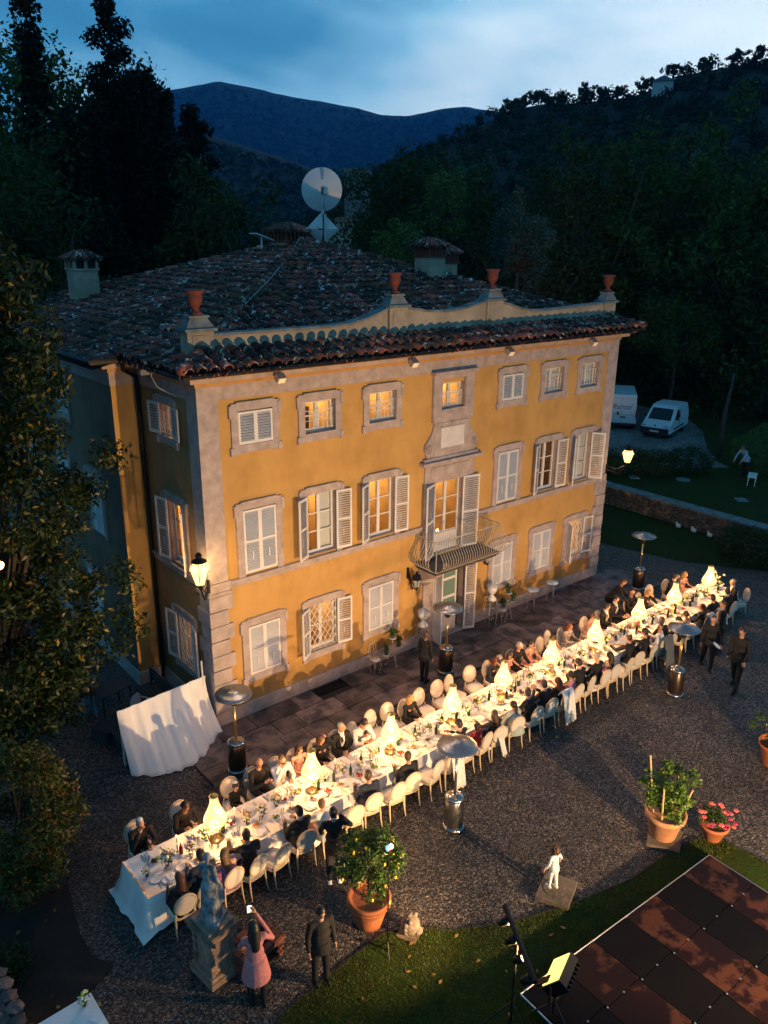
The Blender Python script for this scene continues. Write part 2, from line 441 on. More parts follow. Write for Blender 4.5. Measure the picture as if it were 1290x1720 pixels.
def np_mesh(name, V, F, mats, mi=None, smooth=False):
    V = np.asarray(V, dtype=np.float32); F = np.asarray(F, dtype=np.int32); k = F.shape[1]
    me = bpy.data.meshes.new(name)
    me.vertices.add(len(V)); me.vertices.foreach_set('co', V.ravel())
    me.loops.add(F.size); me.loops.foreach_set('vertex_index', F.ravel())
    me.polygons.add(len(F)); me.polygons.foreach_set('loop_start', np.arange(0, F.size, k, dtype=np.int32))
    me.polygons.foreach_set('loop_total', np.full(len(F), k, dtype=np.int32))
    for m_ in (mats if isinstance(mats, (list, tuple)) else [mats]): me.materials.append(m_)
    if mi is not None: me.polygons.foreach_set('material_index', np.asarray(mi, dtype=np.int32))
    if smooth: me.polygons.foreach_set('use_smooth', np.ones(len(F), dtype=bool))
    me.update(calc_edges=True); me.validate()
    return me
def point(name, loc, power, col, r=.08, parent=None):
    l = bpy.data.lights.new(name, 'POINT'); l.energy = power; l.color = col; l.shadow_soft_size = r
    o = bpy.data.objects.new(name, l); C.objects.link(o); o.location = loc
    if parent is not None: o.parent = parent
    return o
def spot(name, loc, target, power, col, size=60, blend=.4, r=.06, parent=None):
    l = bpy.data.lights.new(name, 'SPOT'); l.energy = power; l.color = col; l.shadow_soft_size = r
    l.spot_size = R(size); l.spot_blend = blend
    o = bpy.data.objects.new(name, l); C.objects.link(o); o.location = loc
    d = Vector(target) - Vector(loc); o.rotation_euler = d.to_track_quat('-Z', 'Y').to_euler()
    if parent is not None: o.parent = parent
    return o
def sstep(a, b, x):
    t = min(1, max(0, (x - a) / (b - a))); return t * t * (3 - 2 * t)
# ------------------------------------------------------------------ ground
W, D = 15.93, 15.4
def sheet(name, poly, z, m, th=0.0, kind='structure'):
    mb = MB()
    if th: mb.prism(poly, z - th, z, axis='z')
    else: mb.add([(a, b, z) for a, b in poly], [tuple(range(len(poly)))])
    o = mb.build(name, m); o['kind'] = kind
    return o
DIRT = mat('dark_earth', (.020, .015, .012), .95, nscale=1.5, namt=.5, bump=.8, bscale=12, space='World')
GRASSG = mat('dark_turf', (.022, .045, .006), .95, nscale=1.1, namt=.5, bump=.8, bscale=16, space='World', col2=(.030, .028, .007), spec=.1)
sheet('ground', [(-3000, -600), (6000, -600), (6000, 6000), (-3000, 6000)], -.012, mat('far_ground', (.018, .026, .012), 1, nscale=.05, namt=.5, space='World'))
sheet('gravel_court', [(-5.1, -2.6), (-4.85, -2.9), (-5.08, -4.2), (-5.08, -4.8), (-4.86, -5.25), (-5.4, -5.5), (-9, -7.4), (-9, -14), (9.5, -14), (26, -14), (22.7, -6), (19.8, -1.2), (18.9, 2.2), (18.2, 6.0), (17.5, 20), (-3, 20), (-9, 9), (-7, 0)], 0.0, GRAVEL)
lawn_edge = [(-3.6, -8.05), (-3.01, -7.86), (-2.05, -7.76), (-.83, -7.68), (-.3, -7.90), (.23, -8.43), (1.32, -9.04), (2.44, -9.42), (3.85, -9.79), (5.13, -9.86), (5.94, -10.02), (6.32, -10.36), (6.42, -11.33)]
lawn_poly = lawn_edge + [(6.5, -14.4), (-3.9, -14.4)]
sheet('lawn', lawn_poly, .035, GRASSG)
mb = MB()
for (x0, y0), (x1, y1) in zip(lawn_edge[:-1], lawn_edge[1:]):
    mb.tube([(x0, y0, .015), (x1, y1, .015)], .035, 5)
o = mb.build('lawn_edging', DIRT); o['kind'] = 'structure'
sheet('flower_bed', [(-12, 1.5), (-6.2, .2), (-5.1, -2.6), (-4.85, -2.9), (-5.08, -4.2), (-5.08, -4.8), (-4.86, -5.25), (-5.4, -5.5), (-9, -7.4), (-14, -7)], .02, DIRT)
sheet('grass_verge', [(18.2, 6.0), (18.9, 2.2), (19.8, -1.2), (22.7, -6), (26, -14), (30, -14), (23.6, -3), (23.6, 9), (19, 20), (17.5, 20)], .02, GRASSG)
# raised garden and car park beyond the stone wall
sheet('raised_garden', [(23.75, -14), (90, -14), (90, 40), (23.75, 40)], .9, GRASSG)
sheet('car_park', [(27.0, 9.6), (29.2, 7.6), (31.2, 5.4), (32.6, 4.3), (34.0, 5.6), (38.2, 8.3), (41, 11), (44, 22), (30, 24), (25.5, 14)], .915, GRAVEL2)
sheet('garden_path', [(29.0, 5.9), (31.8, 5.3), (32.5, 4.6), (31.5, 3.0), (29.2, 4.4)], .911, GRAVEL2)

# terrace of big stone slabs along the front
terr = sheet('terrace', [(-1.25, -2.1), (17.2, -2.1), (17.2, -.02), (-1.25, -.02)], .012, DIRT)
SLAB = mat('worn_terrace_slab', (.165, .115, .108), .55, nscale=1.9, namt=.5, bump=.6, bscale=7, rand=.42, space='World', col2=(.026, .025, .032), thr=(.40, .60))
slab_meshes = {}
yb = [(-2.1, -1.42), (-1.42, -.72), (-.72, -.03)]
for r_i, (y0, y1) in enumerate(yb):
    x = -1.24
    while x < 17.15:
        wd = random.choice([.72, .86, 1.0, 1.18, 1.34])
        x1 = min(17.18, x + wd)
        if x1 - x > .2 and not (r_i == 2 and 2.75 < (x + x1) / 2 < 3.9):
            mb = MB(); j = .010
            hh = .048 + random.uniform(-.006, .006)
            mb.box(x + j, x1 - j, y0 + j, y1 - j, .013, hh)
            mb.build('stone_slab', SLAB, terr)
        x = x1
mb = MB(); mb.box(-1.27, 17.2, -2.16, -2.11, 0, .06); mb.build('terrace_kerb', SLAB, terr)
# cellar grate with light below
gr = thing('cellar_grate', 'dark iron cellar grate let into the terrace at the foot of the wall', 'grate', (3.33, -.24, .03))
mb = MB(); mb.box(-.52, .52, -.22, -.20, 0, .03); mb.box(-.52, .52, .20, .22, 0, .03); mb.box(-.52, -.50, -.2, .2, 0, .03); mb.box(.50, .52, -.2, .2, 0, .03)
mb.build('frame', IRON, gr)
mb = MB()
for k in range(16): mb.box(-.48 + k * .064, -.465 + k * .064, -.2, .2, .005, .025)
mb.build('bars', IRON, gr)

# ------------------------------------------------------------------ villa
villa = thing('villa', 'three-storey ochre stucco villa with stone quoins and tiled hipped roof', 'villa', (0, 0, 0))
E1_ = .94
BAYS = [1.46, 3.34, 5.39, 8.0, 10.58, 12.57, 14.43]
holes_front = []
for i, bx_ in enumerate(BAYS):
    if i != 3:
        holes_front.append((bx_ - .47, bx_ + .47, 7.37, 8.17))
        holes_front.append((bx_ - .47, bx_ + .47, 4.06, 5.73))
        holes_front.append((bx_ - .47, bx_ + .47, 1.18, 2.58))
holes_front += [(7.53, 8.47, 7.43, 8.17), (7.42, 8.58, 2.95, 5.25), (7.45, 8.85, .06, 2.62)]
def wall_with_holes(mb, u0, u1, z0, z1, holes, depth=.26, mi=0):
    # local frame: u along the wall, outward = -y
    us = sorted({u0, u1, *[h[0] for h in holes], *[h[1] for h in holes]})
    zs = sorted({z0, z1, *[h[2] for h in holes], *[h[3] for h in holes]})
    for i in range(len(us) - 1):
        for j in range(len(zs) - 1):
            uc, zc = (us[i] + us[i + 1]) / 2, (zs[j] + zs[j + 1]) / 2
            if any(h[0] < uc < h[1] and h[2] < zc < h[3] for h in holes): continue
            mb.add([(us[i], 0, zs[j]), (us[i + 1], 0, zs[j]), (us[i + 1], 0, zs[j + 1]), (us[i], 0, zs[j + 1])], [(0, 1, 2, 3)], mi)
    for a, b, c, d in holes:
        mb.add([(a, 0, c), (a, depth, c), (a, depth, d), (a, 0, d)], [(0, 1, 2, 3)], 1)
        mb.add([(b, 0, c), (b, depth, c), (b, depth, d), (b, 0, d)], [(3, 2, 1, 0)], 1)
        mb.add([(a, 0, d), (a, depth, d), (b, depth, d), (b, 0, d)], [(0, 1, 2, 3)], 1)
        mb.add([(a, 0, c), (a, depth, c), (b, depth, c), (b, 0, c)], [(3, 2, 1, 0)], 1)
mb = MB(); wall_with_holes(mb, 0, W, 0, 9.0, holes_front)
mb.build('wall', [STUCCO, STONE], villa)
# side wall of the main block (faces -x): local u runs from the recess to the front corner
SIDE = PI * 1.5
holes_side = [(-1.99, -1.30, 7.42, 8.2), (-2.02, -1.10, 4.06, 5.72), (-1.98, -1.06, 1.15, 2.55)]
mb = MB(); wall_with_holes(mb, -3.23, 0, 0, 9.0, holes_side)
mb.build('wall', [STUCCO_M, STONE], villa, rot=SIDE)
WX = -.72
mb = MB(); wall_with_holes(mb, WX, 0, 0, 9.0, [])
mb.build('wall', [STUCCO, STONE], villa, loc=(0, 3.23, 0))
holes_wing = [(-5.55, -4.65, 4.06, 5.73), (-8.0, -7.1, 4.06, 5.73), (-6.5, -5.6, 1.15, 2.55), (-7.3, -6.6, 7.2, 8.2), (-11, -10.1, 4.06, 5.73)]
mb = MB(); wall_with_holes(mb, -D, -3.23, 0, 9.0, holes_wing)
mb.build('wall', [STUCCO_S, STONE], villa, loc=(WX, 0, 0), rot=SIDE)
mb = MB(); mb.add([(W, 0, 0), (W, D, 0), (W, D, 9), (W, 0, 9), (WX, D, 0), (WX, D, 9)], [(0, 1, 2, 3), (1, 4, 5, 2)])
mb.build('wall', STUCCO, villa)

# stone trim: pilasters, string course, frieze, cornice, plinth
def trim(name, boxes, parent=villa, m=STONE, **k):
    mb = MB()
    for b_ in boxes: mb.box(*b_)
    return mb.build(name, m, parent, **k)
trim('pilaster', [(-.03, .50, -.03, .10, 4.03, 8.50)])
trim('pilaster', [(W - .53, W + .03, -.03, .10, 4.03, 8.50)])
trim('pilaster', [(-.028, .10, .102, .50, 4.03, 8.50)])
trim('frieze', [(-.032, W + .032, -.032, .10, 8.502, 8.84), (-.032, .10, .102, 3.22, 8.502, 8.84), (WX - .03, .10, 3.20, 3.32, 8.502, 8.84), (WX - .032, WX + .1, 3.322, D, 8.502, 8.84)])
STONE_O = mat('ochre_cornice_band', (.50, .27, .09), .85, nscale=2, namt=.25, space='World')
trim('cornice_band', [(-.07, W + .07, -.07, .1, 8.842, 8.96), (-.068, .1, .102, 3.2, 8.842, 8.96), (WX - .07, .1, 3.16, 3.3, 8.842, 8.96), (WX - .068, WX + .1, 3.302, D, 8.842, 8.96)], m=STONE_O)
trim('cornice', [(-.26, W + .26, -.26, .1, 8.962, 9.07), (-.258, .1, .102, 3.2, 8.962, 9.07), (WX - .26, .1, 2.97, 3.3, 8.963, 9.071), (WX - .258, WX + .1, 3.302, D, 8.962, 9.07)])
trim('cornice_fillet', [(-.34, W + .34, -.34, .1, 9.072, 9.13), (-.338, .1, .102, 2.95, 9.072, 9.13), (WX - .34, .1, 2.89, 3.3, 9.073, 9.131), (WX - .338, WX + .1, 3.302, D, 9.072, 9.13)], m=STONE_O)
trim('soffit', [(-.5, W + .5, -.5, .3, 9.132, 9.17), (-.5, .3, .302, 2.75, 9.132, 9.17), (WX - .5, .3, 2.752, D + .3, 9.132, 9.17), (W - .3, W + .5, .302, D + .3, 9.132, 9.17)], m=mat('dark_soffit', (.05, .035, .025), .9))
def gutter():
    mb = MB(); z = 9.19
    mb.tube([(-.60, -.58, z), (W + .58, -.58, z)], .065, 8)
    mb.tube([(-.60, -.58, z), (-.60, 2.68, z), (WX - .60, 2.68, z), (WX - .60, D + .4, z)], .065, 8)
    mb.tube([(W + .58, -.58, z), (W + .58, D, z)], .065, 8)
    mb.build('gutter', IRON, villa)
    mb = MB()
    mb.tube([(-.60, 2.6, 9.15), (-.55, 2.75, 8.95), (-.1, 3.1, 8.7), (-.08, 3.12, 8.4), (-.08, 3.12, .1)], .055, 8)
    mb.build('downpipe', IRON, villa)
gutter()
trim('string_course', [(.56, 6.97, -.06, .1, 3.815, 3.93), (.56, 6.97, -.09, .1, 3.932, 4.0), (9.03, W - .58, -.06, .1, 3.815, 3.93), (9.03, W - .58, -.09, .1, 3.932, 4.0), (-.06, .1, .56, 3.2, 3.815, 3.93), (-.09, .1, .56, 3.2, 3.932, 4.0)])
for x0, x1, y0, y1 in ((-.06, .56, -.06, .56), (W - .58, W + .06, -.06, .56)):
    trim('quoin_capital', [(x0, x1, y0, y1, 3.78, 4.02), (x0 - .03, x1 + .015, y0 - .03, y1 + .015, 3.70, 3.778)])
trim('plinth', [(.46, 7.0, -.05, .1, 0, .42), (9.16, W - .5, -.05, .1, 0, .42), (-.05, .1, .46, 3.2, 0, .42), (WX - .05, .1, 3.14, 3.3, 0, .42), (WX - .048, WX + .1, 3.302, D, 0, .42)])
qn = 9
qh = (3.69 - .02) / qn
for s_ in (0, 1):
    for k in range(qn):
        z0 = .02 + k * qh; wl = .58 if k % 2 == 0 else .44; wd = .44 if k % 2 == 0 else .58
        if k == 0: wl = wd = .62
        mb = MB(); g_ = .011
        pr_ = .065 + (.01 if k % 2 else 0)
        if s_ == 0: mb.box(-pr_, wl, -pr_, wd, z0 + g_, z0 + qh - g_)
        else: mb.box(W - wl, W + pr_, -pr_, wd, z0 + g_, z0 + qh - g_)
        mb.build('quoin_block', STONE, villa)

# ---- shutters, sashes, windows
def shutter_mesh(w_, h_, mid=True, sg=1):
    mb = MB(); t = .018; st = .05
    mb.box(0, st, -t, t, 0, h_); mb.box(w_ - st, w_, -t, t, 0, h_)
    mb.box(st, w_ - st, -t, t, 0, .07); mb.box(st, w_ - st, -t, t, h_ - .05, h_)
    rails = [.07, h_ - .05]
    if mid:
        mb.box(st, w_ - st, -t, t, h_ * .49, h_ * .49 + .05); rails = [.07, h_ * .49, h_ * .49 + .05, h_ - .05]
    for a, b in zip(rails[0::2], rails[1::2]):
        n = max(3, int((b - a) / .062)); p = (b - a) / n
        for k in range(n):
            zc = a + (k + .5) * p
            m_ = Matrix.Translation((0, 0, zc)) @ Matrix.Rotation(R(38), 4, 'X')
            mb.box(st, w_ - st, -.029, .029, -.004, .004, 0, m_)
    if mid:
        mb.box(w_ / 2 - .015, w_ / 2 + .015, -.028, -.018, h_ * .2, h_ * .34)
    if sg < 0: mb.v = [(-a, b, c) for a, b, c in mb.v]; mb.f = [tuple(reversed(q)) for q in mb.f]
    return mb.mesh('shutter', WHITE)
SH_A, SH_M, SH_G, SH_D, SH_DG = [(shutter_mesh(*q, 1), shutter_mesh(*q, -1)) for q in ((.465, .78, False), (.465, 1.655, True), (.465, 1.39, True), (.62, 2.30, True), (.40, 2.55, True))]
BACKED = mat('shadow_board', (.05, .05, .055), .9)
def add_shutters(win, u0, u1, z0, me, lo, ro):
    """lo / ro: opening angles of the two leaves in degrees (0 = shut)"""
    y_ = -.045
    a = put('shutter', me[0], win, (u0 + .004, y_, z0), -R(lo))
    b = put('shutter', me[1], win, (u1 - .004, y_, z0), R(ro))
    if lo == 0: a.location.y = -.03
    if ro == 0: b.location.y = -.03
    return a, b
def surround(kind, parent, loc, rot=0.0, hw=.47, z0=0, z1=1, t=.19):
    """carved stone surround; u=0 is the middle of the opening"""
    mb = MB(); p = .055; q = .075
    hw_o = hw + t
    zb = z0 if kind == 'mid' else z0 - .22
    mb.box(-hw_o, -hw, -p, .02, zb, z1 + .02); mb.box(hw, hw_o, -p, .02, zb, z1 + .02)
    mb.box(-hw_o, hw_o, -p, .02, z1 + .022, z1 + .20)
    mb.box(-hw_o - .05, -hw_o + .04, -q, .02, z1 - .14, z1 + .16); mb.box(hw_o - .04, hw_o + .05, -q, .02, z1 - .14, z1 + .16)
    mb.box(-hw_o + .14, hw_o - .14, -q, .0, z1 + .19, z1 + .235)
    if kind != 'mid':
        mb.box(-hw, hw, -p, .02, zb + .02, z0)
        mb.box(-hw_o - .045, -hw_o + .06, -q, .02, zb - .015, zb + .17); mb.box(hw_o - .06, hw_o + .045, -q, .02, zb - .015, zb + .17)
    return mb.build('window', STONE, parent, loc=loc, rot=rot)
def sash(win, u0, u1, z0, z1, y=.17, rows=3, m=WHITE, pane=True):
    mb = MB(); f = .055
    mb.box(u0, u0 + f, y - .03, y + .03, z0, z1); mb.box(u1 - f, u1, y - .03, y + .03, z0, z1)
    mb.box(u0 + f, u1 - f, y - .03, y + .03, z0, z0 + .08); mb.box(u0 + f, u1 - f, y - .03, y + .03, z1 - .06, z1)
    c_ = (u0 + u1) / 2
    mb.box(c_ - .05, c_ + .05, y - .035, y + .028, z0 + .081, z1 - .061)
    for k in range(1, rows):
        zz = z0 + .08 + (z1 - .06 - z0 - .08) * k / rows
        mb.box(u0 + f, c_ - .05, y - .02, y + .02, zz - .015, zz + .015); mb.box(c_ + .05, u1 - f, y - .02, y + .02, zz - .015, zz + .015)
    mb.build('sash', m, win)
    if pane:
        zs_ = [z0 + .08 + (z1 - .14 - z0) * k / rows for k in range(rows + 1)]
        for a, b in ((u0 + f, c_ - .05), (c_ + .05, u1 - f)):
            for k in range(rows):
                MB().add([(a, y, zs_[k]), (b, y, zs_[k]), (b, y, zs_[k + 1]), (a, y, zs_[k + 1])], [(0, 1, 2, 3)]).build('pane', GLASS, win)
def railing_bars(win, u0, u1, z0, z1, n, y=.05, name='grille'):
    mb = MB()
    for k in range(n):
        u = u0 + .03 + (u1 - u0 - .06) * k / (n - 1)
        mb.tube([(u, y, z0), (u, y, z1)], .009, 5)
    mb.tube([(u0, y, z1), (u1, y, z1)], .011, 5); mb.tube([(u0, y, z0 + .04), (u1, y, z0 + .04)], .011, 5)
    mb.tube([(u0, y, (z0 + z1) / 2), (u1, y, (z0 + z1) / 2)], .008, 5)
    mb.build(name, WHITE2, win)
def lattice(win, u0, u1, z0, z1, y=.03):
    mb = MB(); s = .155; k = -12
    w_ = u1 - u0; h_ = z1 - z0; slope = 1.55
    for sg in (1, -1):
        c = -3.0
        while c < 3.5:
            pts = []
            # line: z = z0 + slope*sg*(u-um) + c*... clipped
            um = (u0 + u1) / 2
            for i in range(31):
                u = u0 + w_ * i / 30; z = z0 + h_ / 2 + sg * slope * (u - um) + c
                if z0 <= z <= z1: pts.append((u, y + .006 * sg, z))
            if len(pts) > 1: mb.tube([pts[0], pts[-1]], .010, 5)
            c += .27
    mb.tube([(u0, y, z0), (u1, y, z0), (u1, y, z1), (u0, y, z1)], .013, 5, closed=True)
    mb.build('lattice_grille', WHITE2, win)
ROOMW = mat('warm_room_wall', (.72, .50, .24), .9, nscale=2, namt=.25)
ROOMF = mat('room_floor_wood', (.25, .12, .05), .7)
CURT = mat('ochre_curtain', (.62, .38, .12), .9, nscale=6, namt=.2)
CURTW = mat('white_curtain', (.75, .74, .70), .9)
DARKW = mat('dark_walnut', (.06, .03, .018), .5)
WARM = (1.0, .60, .22)
def room(win, u0, u1, z0, z1, power, depth=3.2, curtain=True, side=0.85, beams=True, tint=WARM, furn=True, hi=None):
    """a furnished room behind the window, in the window's own frame"""
    a, b = u0 - .42, u1 + .42; f = z0 - .75 if z1 - z0 < 1.8 else z0 - .02
    if z1 - z0 < .9: f = z0 - .9
    c = z1 + .28
    mb = MB(); y0, y1 = .262, .262 + depth
    mb.add([(a, y0, f), (b, y0, f), (b, y1, f), (a, y1, f)], [(0, 1, 2, 3)], 1)
    mb.add([(a, y0, c), (b, y0, c), (b, y1, c), (a, y1, c)], [(3, 2, 1, 0)], 0)
    mb.add([(a, y1, f), (b, y1, f), (b, y1, c), (a, y1, c)], [(0, 1, 2, 3)], 0)
    mb.add([(a, y0, f), (a, y1, f), (a, y1, c), (a, y0, c)], [(0, 1, 2, 3)], 0)
    mb.add([(b, y0, f), (b, y1, f), (b, y1, c), (b, y0, c)], [(3, 2, 1, 0)], 0)
    for h in ((a, u0, f, c), (u1, b, f, c), (u0, u1, f, z0), (u0, u1, z1, c)):
        if h[1] - h[0] > .01 and h[3] - h[2] > .01:
            mb.add([(h[0], y0 + .001, h[2]), (h[1], y0 + .001, h[2]), (h[1], y0 + .001, h[3]), (h[0], y0 + .001, h[3])], [(3, 2, 1, 0)], 0)
    if beams:
        for k in range(4): mb.box(a + .01, b - .01, y0 + .4 + k * .75, y0 + .52 + k * .75, c - .12, c - .005, 2)
    mb.build('room', [ROOMW, ROOMF, DARKW], win)
    if curtain:
        mb = MB(); pts = []
        for k in range(13):
            pts.append((u0 + .02 + .022 * k, y0 + .05 + .025 * (k % 2)))
        zt = z1 + .05
        for (p0, p1) in zip(pts[:-1], pts[1:]):
            mb.add([(p0[0], p0[1], f + .05), (p1[0], p1[1], f + .05), (p1[0], p1[1], zt), (p0[0], p0[1], zt)], [(0, 1, 2, 3)])
        mb.build('curtain', CURT, win)
    if furn:
        mb = MB(); mb.box(b - .62, b - .02, y1 - .9, y1 - .05, f + .01, f + 1.15, 0); mb.box(a + .2, a + .75, y1 - .55, y1 - .1, f + .01, f + .72, 0)
        mb.box((a + b) / 2 - .3, (a + b) / 2 + .35, y1 - .03, y1 - .005, f + 1.3, f + 1.95, 1)
        mb.build('furniture', [DARKW, mat('gilt_picture', (.35, .22, .08), .5)], win)
    point('room_light', ((u0 + u1) / 2 + .15, y0 + depth * .5, min(c - .35, z1 - .1) if hi is None else hi), power, tint, .12, win)
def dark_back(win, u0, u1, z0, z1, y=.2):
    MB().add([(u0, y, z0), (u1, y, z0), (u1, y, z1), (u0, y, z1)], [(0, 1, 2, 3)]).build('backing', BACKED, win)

hw = .47
MODE_A = ['shut', 'lit', 'lit', None, 'shut', 'curtain', 'curtain']
MODE_M = ['shut', 'lit', 'lit', None, 'shut', 'dim', 'drawn']
MODE_G = ['shut', 'lattice', 'shut', None, 'shut', 'shut', 'lattice']
for i, bx_ in enumerate(BAYS):
    if i == 3: continue
    # attic
    wn_ = surround('attic', villa, (bx_, 0, 0), z0=7.37, z1=8.17)
    if MODE_A[i] == 'shut':
        add_shutters(wn_, -hw, hw, 7.38, SH_A, 0, 0); dark_back(wn_, -hw, hw, 7.37, 8.17)
    else:
        sash(wn_, -hw, hw, 7.37, 8.17, rows=2)
        railing_bars(wn_, -hw + .02, hw - .02, 7.42, 7.93, 7)
        if MODE_A[i] == 'lit': room(wn_, -hw, hw, 7.37, 8.17, 60, depth=2.4, curtain=(i == 2))
        else:
            mb = MB()
            for k in range(24):
                a_, b_ = -hw + .02 + k * .0375, -hw + .02 + (k + 1) * .0375
                mb.add([(a_, .21 + .012 * (k % 2), 7.4), (b_, .21 + .012 * ((k + 1) % 2), 7.4), (b_, .21 + .012 * ((k + 1) % 2), 8.15), (a_, .21 + .012 * (k % 2), 8.15)], [(0, 1, 2, 3)])
            mb.build('curtain', CURTW, wn_)
    # piano nobile
    wn_ = surround('mid', villa, (bx_, 0, 0), z0=4.0, z1=5.73)
    md = MODE_M[i]
    if md == 'shut':
        add_shutters(wn_, -hw, hw, 4.07, SH_M, 0, 0); dark_back(wn_, -hw, hw, 4.06, 5.73)
    else:
        lo, ro = (150, 172) if i < 3 else ((152, 172) if i == 5 else (140, 125))
        add_shutters(wn_, -hw, hw, 4.07, SH_M, lo, ro)
        sash(wn_, -hw, hw, 4.06, 5.73, rows=3)
        if md == 'lit': room(wn_, -hw, hw, 4.06, 5.73, 95, curtain=True)
        elif md == 'dim': room(wn_, -hw, hw, 4.06, 5.73, 9, curtain=True, tint=(1, .55, .3))
        if md == 'drawn' or i == 1:
            mb = MB(); u_a, u_b = (-hw + .05, hw - .05) if md == 'drawn' else (.05, hw - .05); n_ = 20
            for k in range(n_):
                a_ = u_a + (u_b - u_a) * k / n_; b_ = u_a + (u_b - u_a) * (k + 1) / n_
                mb.add([(a_, .215 + .012 * (k % 2), 4.1), (b_, .215 + .012 * ((k + 1) % 2), 4.1), (b_, .215 + .012 * ((k + 1) % 2), 5.7), (a_, .215 + .012 * (k % 2), 5.7)], [(0, 1, 2, 3)])
            mb.build('net_curtain', CURTW, wn_)
    # ground floor
    wn_ = surround('low', villa, (bx_, 0, 0), z0=1.18, z1=2.58)
    if MODE_G[i] == 'shut':
        add_shutters(wn_, -hw, hw, 1.185, SH_G, 0, 0); dark_back(wn_, -hw, hw, 1.18, 2.58)
    else:
        add_shutters(wn_, -hw, hw, 1.185, SH_G, 148 if i == 1 else 120, 172)
        lattice(wn_, -hw + .01, hw - .01, 1.2, 2.56)
        sash(wn_, -hw, hw, 1.18, 2.58, rows=2)
        room(wn_, -hw, hw, 1.18, 2.58, 75, depth=2.6, curtain=False, furn=(i == 1))
# middle bay: little attic window in a scrolled aedicule

mb = MB()
mb.box(-.80, -.47, -.10, .02, 7.08, 8.30); mb.box(.47, .80, -.10, .02, 7.08, 8.30); mb.box(-.80, .80, -.10, .02, 8.302, 8.44)
mb.box(-.47, .47, -.10, .02, 7.20, 7.43); mb.box(-.47, .47, -.085, .02, 7.08, 7.2)
mb.box(-.88, .88, -.22, .02, 8.442, 8.53)
mb.box(-.70, .70, -.08, .02, 6.05, 7.078); mb.box(-.62, .62, -.10, -.081, 6.98, 7.05)
mb.box(-1.10, 1.10, -.11, .02, 5.95, 6.045)
mb.box(-1.22, 1.22, -.22, .02, 5.86, 5.948)
mb.box(-1.02, 1.02, -.06, .02, 5.30, 5.858); mb.box(-.80, .80, -.08, -.061, 5.42, 5.74)
for sx in (-1, 1):
    pts = []
    for k in range(11):
        t = k / 10; pts.append((sx * (.72 + .33 * t ** 2.2), 7.08 - t * .62))
    poly = [(sx * .70, 7.07)] + pts + [(sx * 1.05, 6.25), (sx * .98, 6.05), (sx * .70, 6.05)]
    mb.prism(poly if sx < 0 else poly[::-1], -.07, .02)
    sp_ = []
    for k in range(26):
        a = k / 25 * 2.3 * 2 * PI; r_ = .15 * (1 - k / 30)
        sp_.append((sx * (.93 + r_ * math.cos(a)), -.085, 6.30 + r_ * math.sin(a)))
    mb.tube(sp_, .018, 5)
mb.ball((0, -.1, 7.02), (.05, .03, .08), 8)
cw = mb.build('window', STONE, villa, loc=(8.0, 0, 0))
MB().box(-.47, .47, -.105, -.082, 6.30, 6.90).build('marble_plaque', mat('marble', (.66, .62, .60), .5, nscale=3, namt=.15), cw)
sash(cw, -.47, .47, 7.43, 8.17, rows=2); railing_bars(cw, -.45, .45, 7.46, 7.90, 7); room(cw, -.47, .47, 7.43, 8.17, 70, depth=2.4, curtain=True)
# balcony door
bw = MB(); bw.box(-1.02, -.58, -.05, .02, 2.95, 5.298); bw.box(.58, 1.02, -.05, .02, 2.95, 5.298); bw.box(-.58, .58, -.05, .02, 5.252, 5.298)
bd = bw.build('balcony_door', STONE, villa, loc=(8.0, 0, 0))
sash(bd, -.58, .58, 2.95, 5.25, rows=4); room(bd, -.58, .58, 2.95, 5.25, 75, curtain=False)
MB().box(-.52, .52, .12, .14, 3.0, 3.55).build('door_panel', WHITE, bd)
a, b = add_shutters(bd, -.58, .58, 2.96, SH_D, 155, 170)
# entrance door
ed = MB(); ed.box(-.98, -.55, -.08, .02, 0, 2.62); ed.box(.85, 1.14, -.08, .02, 0, 2.62); ed.box(-.98, 1.14, -.08, .02, 2.622, 2.76); ed.box(-.55, .85, -.12, .24, .03, .1)
ed = ed.build('entrance_door', STONE, villa, loc=(8.0, 0, 0))
mb = MB(); x0, x1, y_ = -.05, .62, .12
for a_, b_ in ((x0, x0 + .06), (x1 - .06, x1)): mb.box(a_, b_, y_ - .03, y_ + .03, .1, 2.6)
for z_ in (.1, .62, 1.25, 1.88, 2.53): mb.box(x0 + .06, x1 - .06, y_ - .02, y_ + .02, z_, z_ + (.09 if z_ < 2 else .07))
mb.box(x0 + .06, x1 - .06, y_ - .01, y_ + .01, .19, .62)
mb.build('door_leaf', WHITE, ed)
for z_ in (.71, 1.34, 1.97):
    MB().add([(x0 + .06, y_, z_), (x1 - .06, y_, z_), (x1 - .06, y_, z_ + .55), (x0 + .06, y_, z_ + .55)], [(0, 1, 2, 3)]).build('pane', mat('green_door_glass', (.16, .26, .22), .15), ed)
MB().add([(-.55, .25, .1), (.85, .25, .1), (.85, .25, 2.62), (-.55, .25, 2.62)], [(0, 1, 2, 3)]).build('backing', BACKED, ed)
put('shutter', SH_DG[0], ed, (-.52, -.09, .05), -R(96)); put('shutter', SH_DG[1], ed, (.80, -.10, .05), R(160))
mb = MB(); mb.box(-.50, -.44, .09, .15, .1, 2.6); mb.box(-.12, -.06, .09, .15, .1, 2.6); mb.box(-.44, -.12, .11, .13, .1, 2.6); mb.build('door_leaf', WHITE, ed)

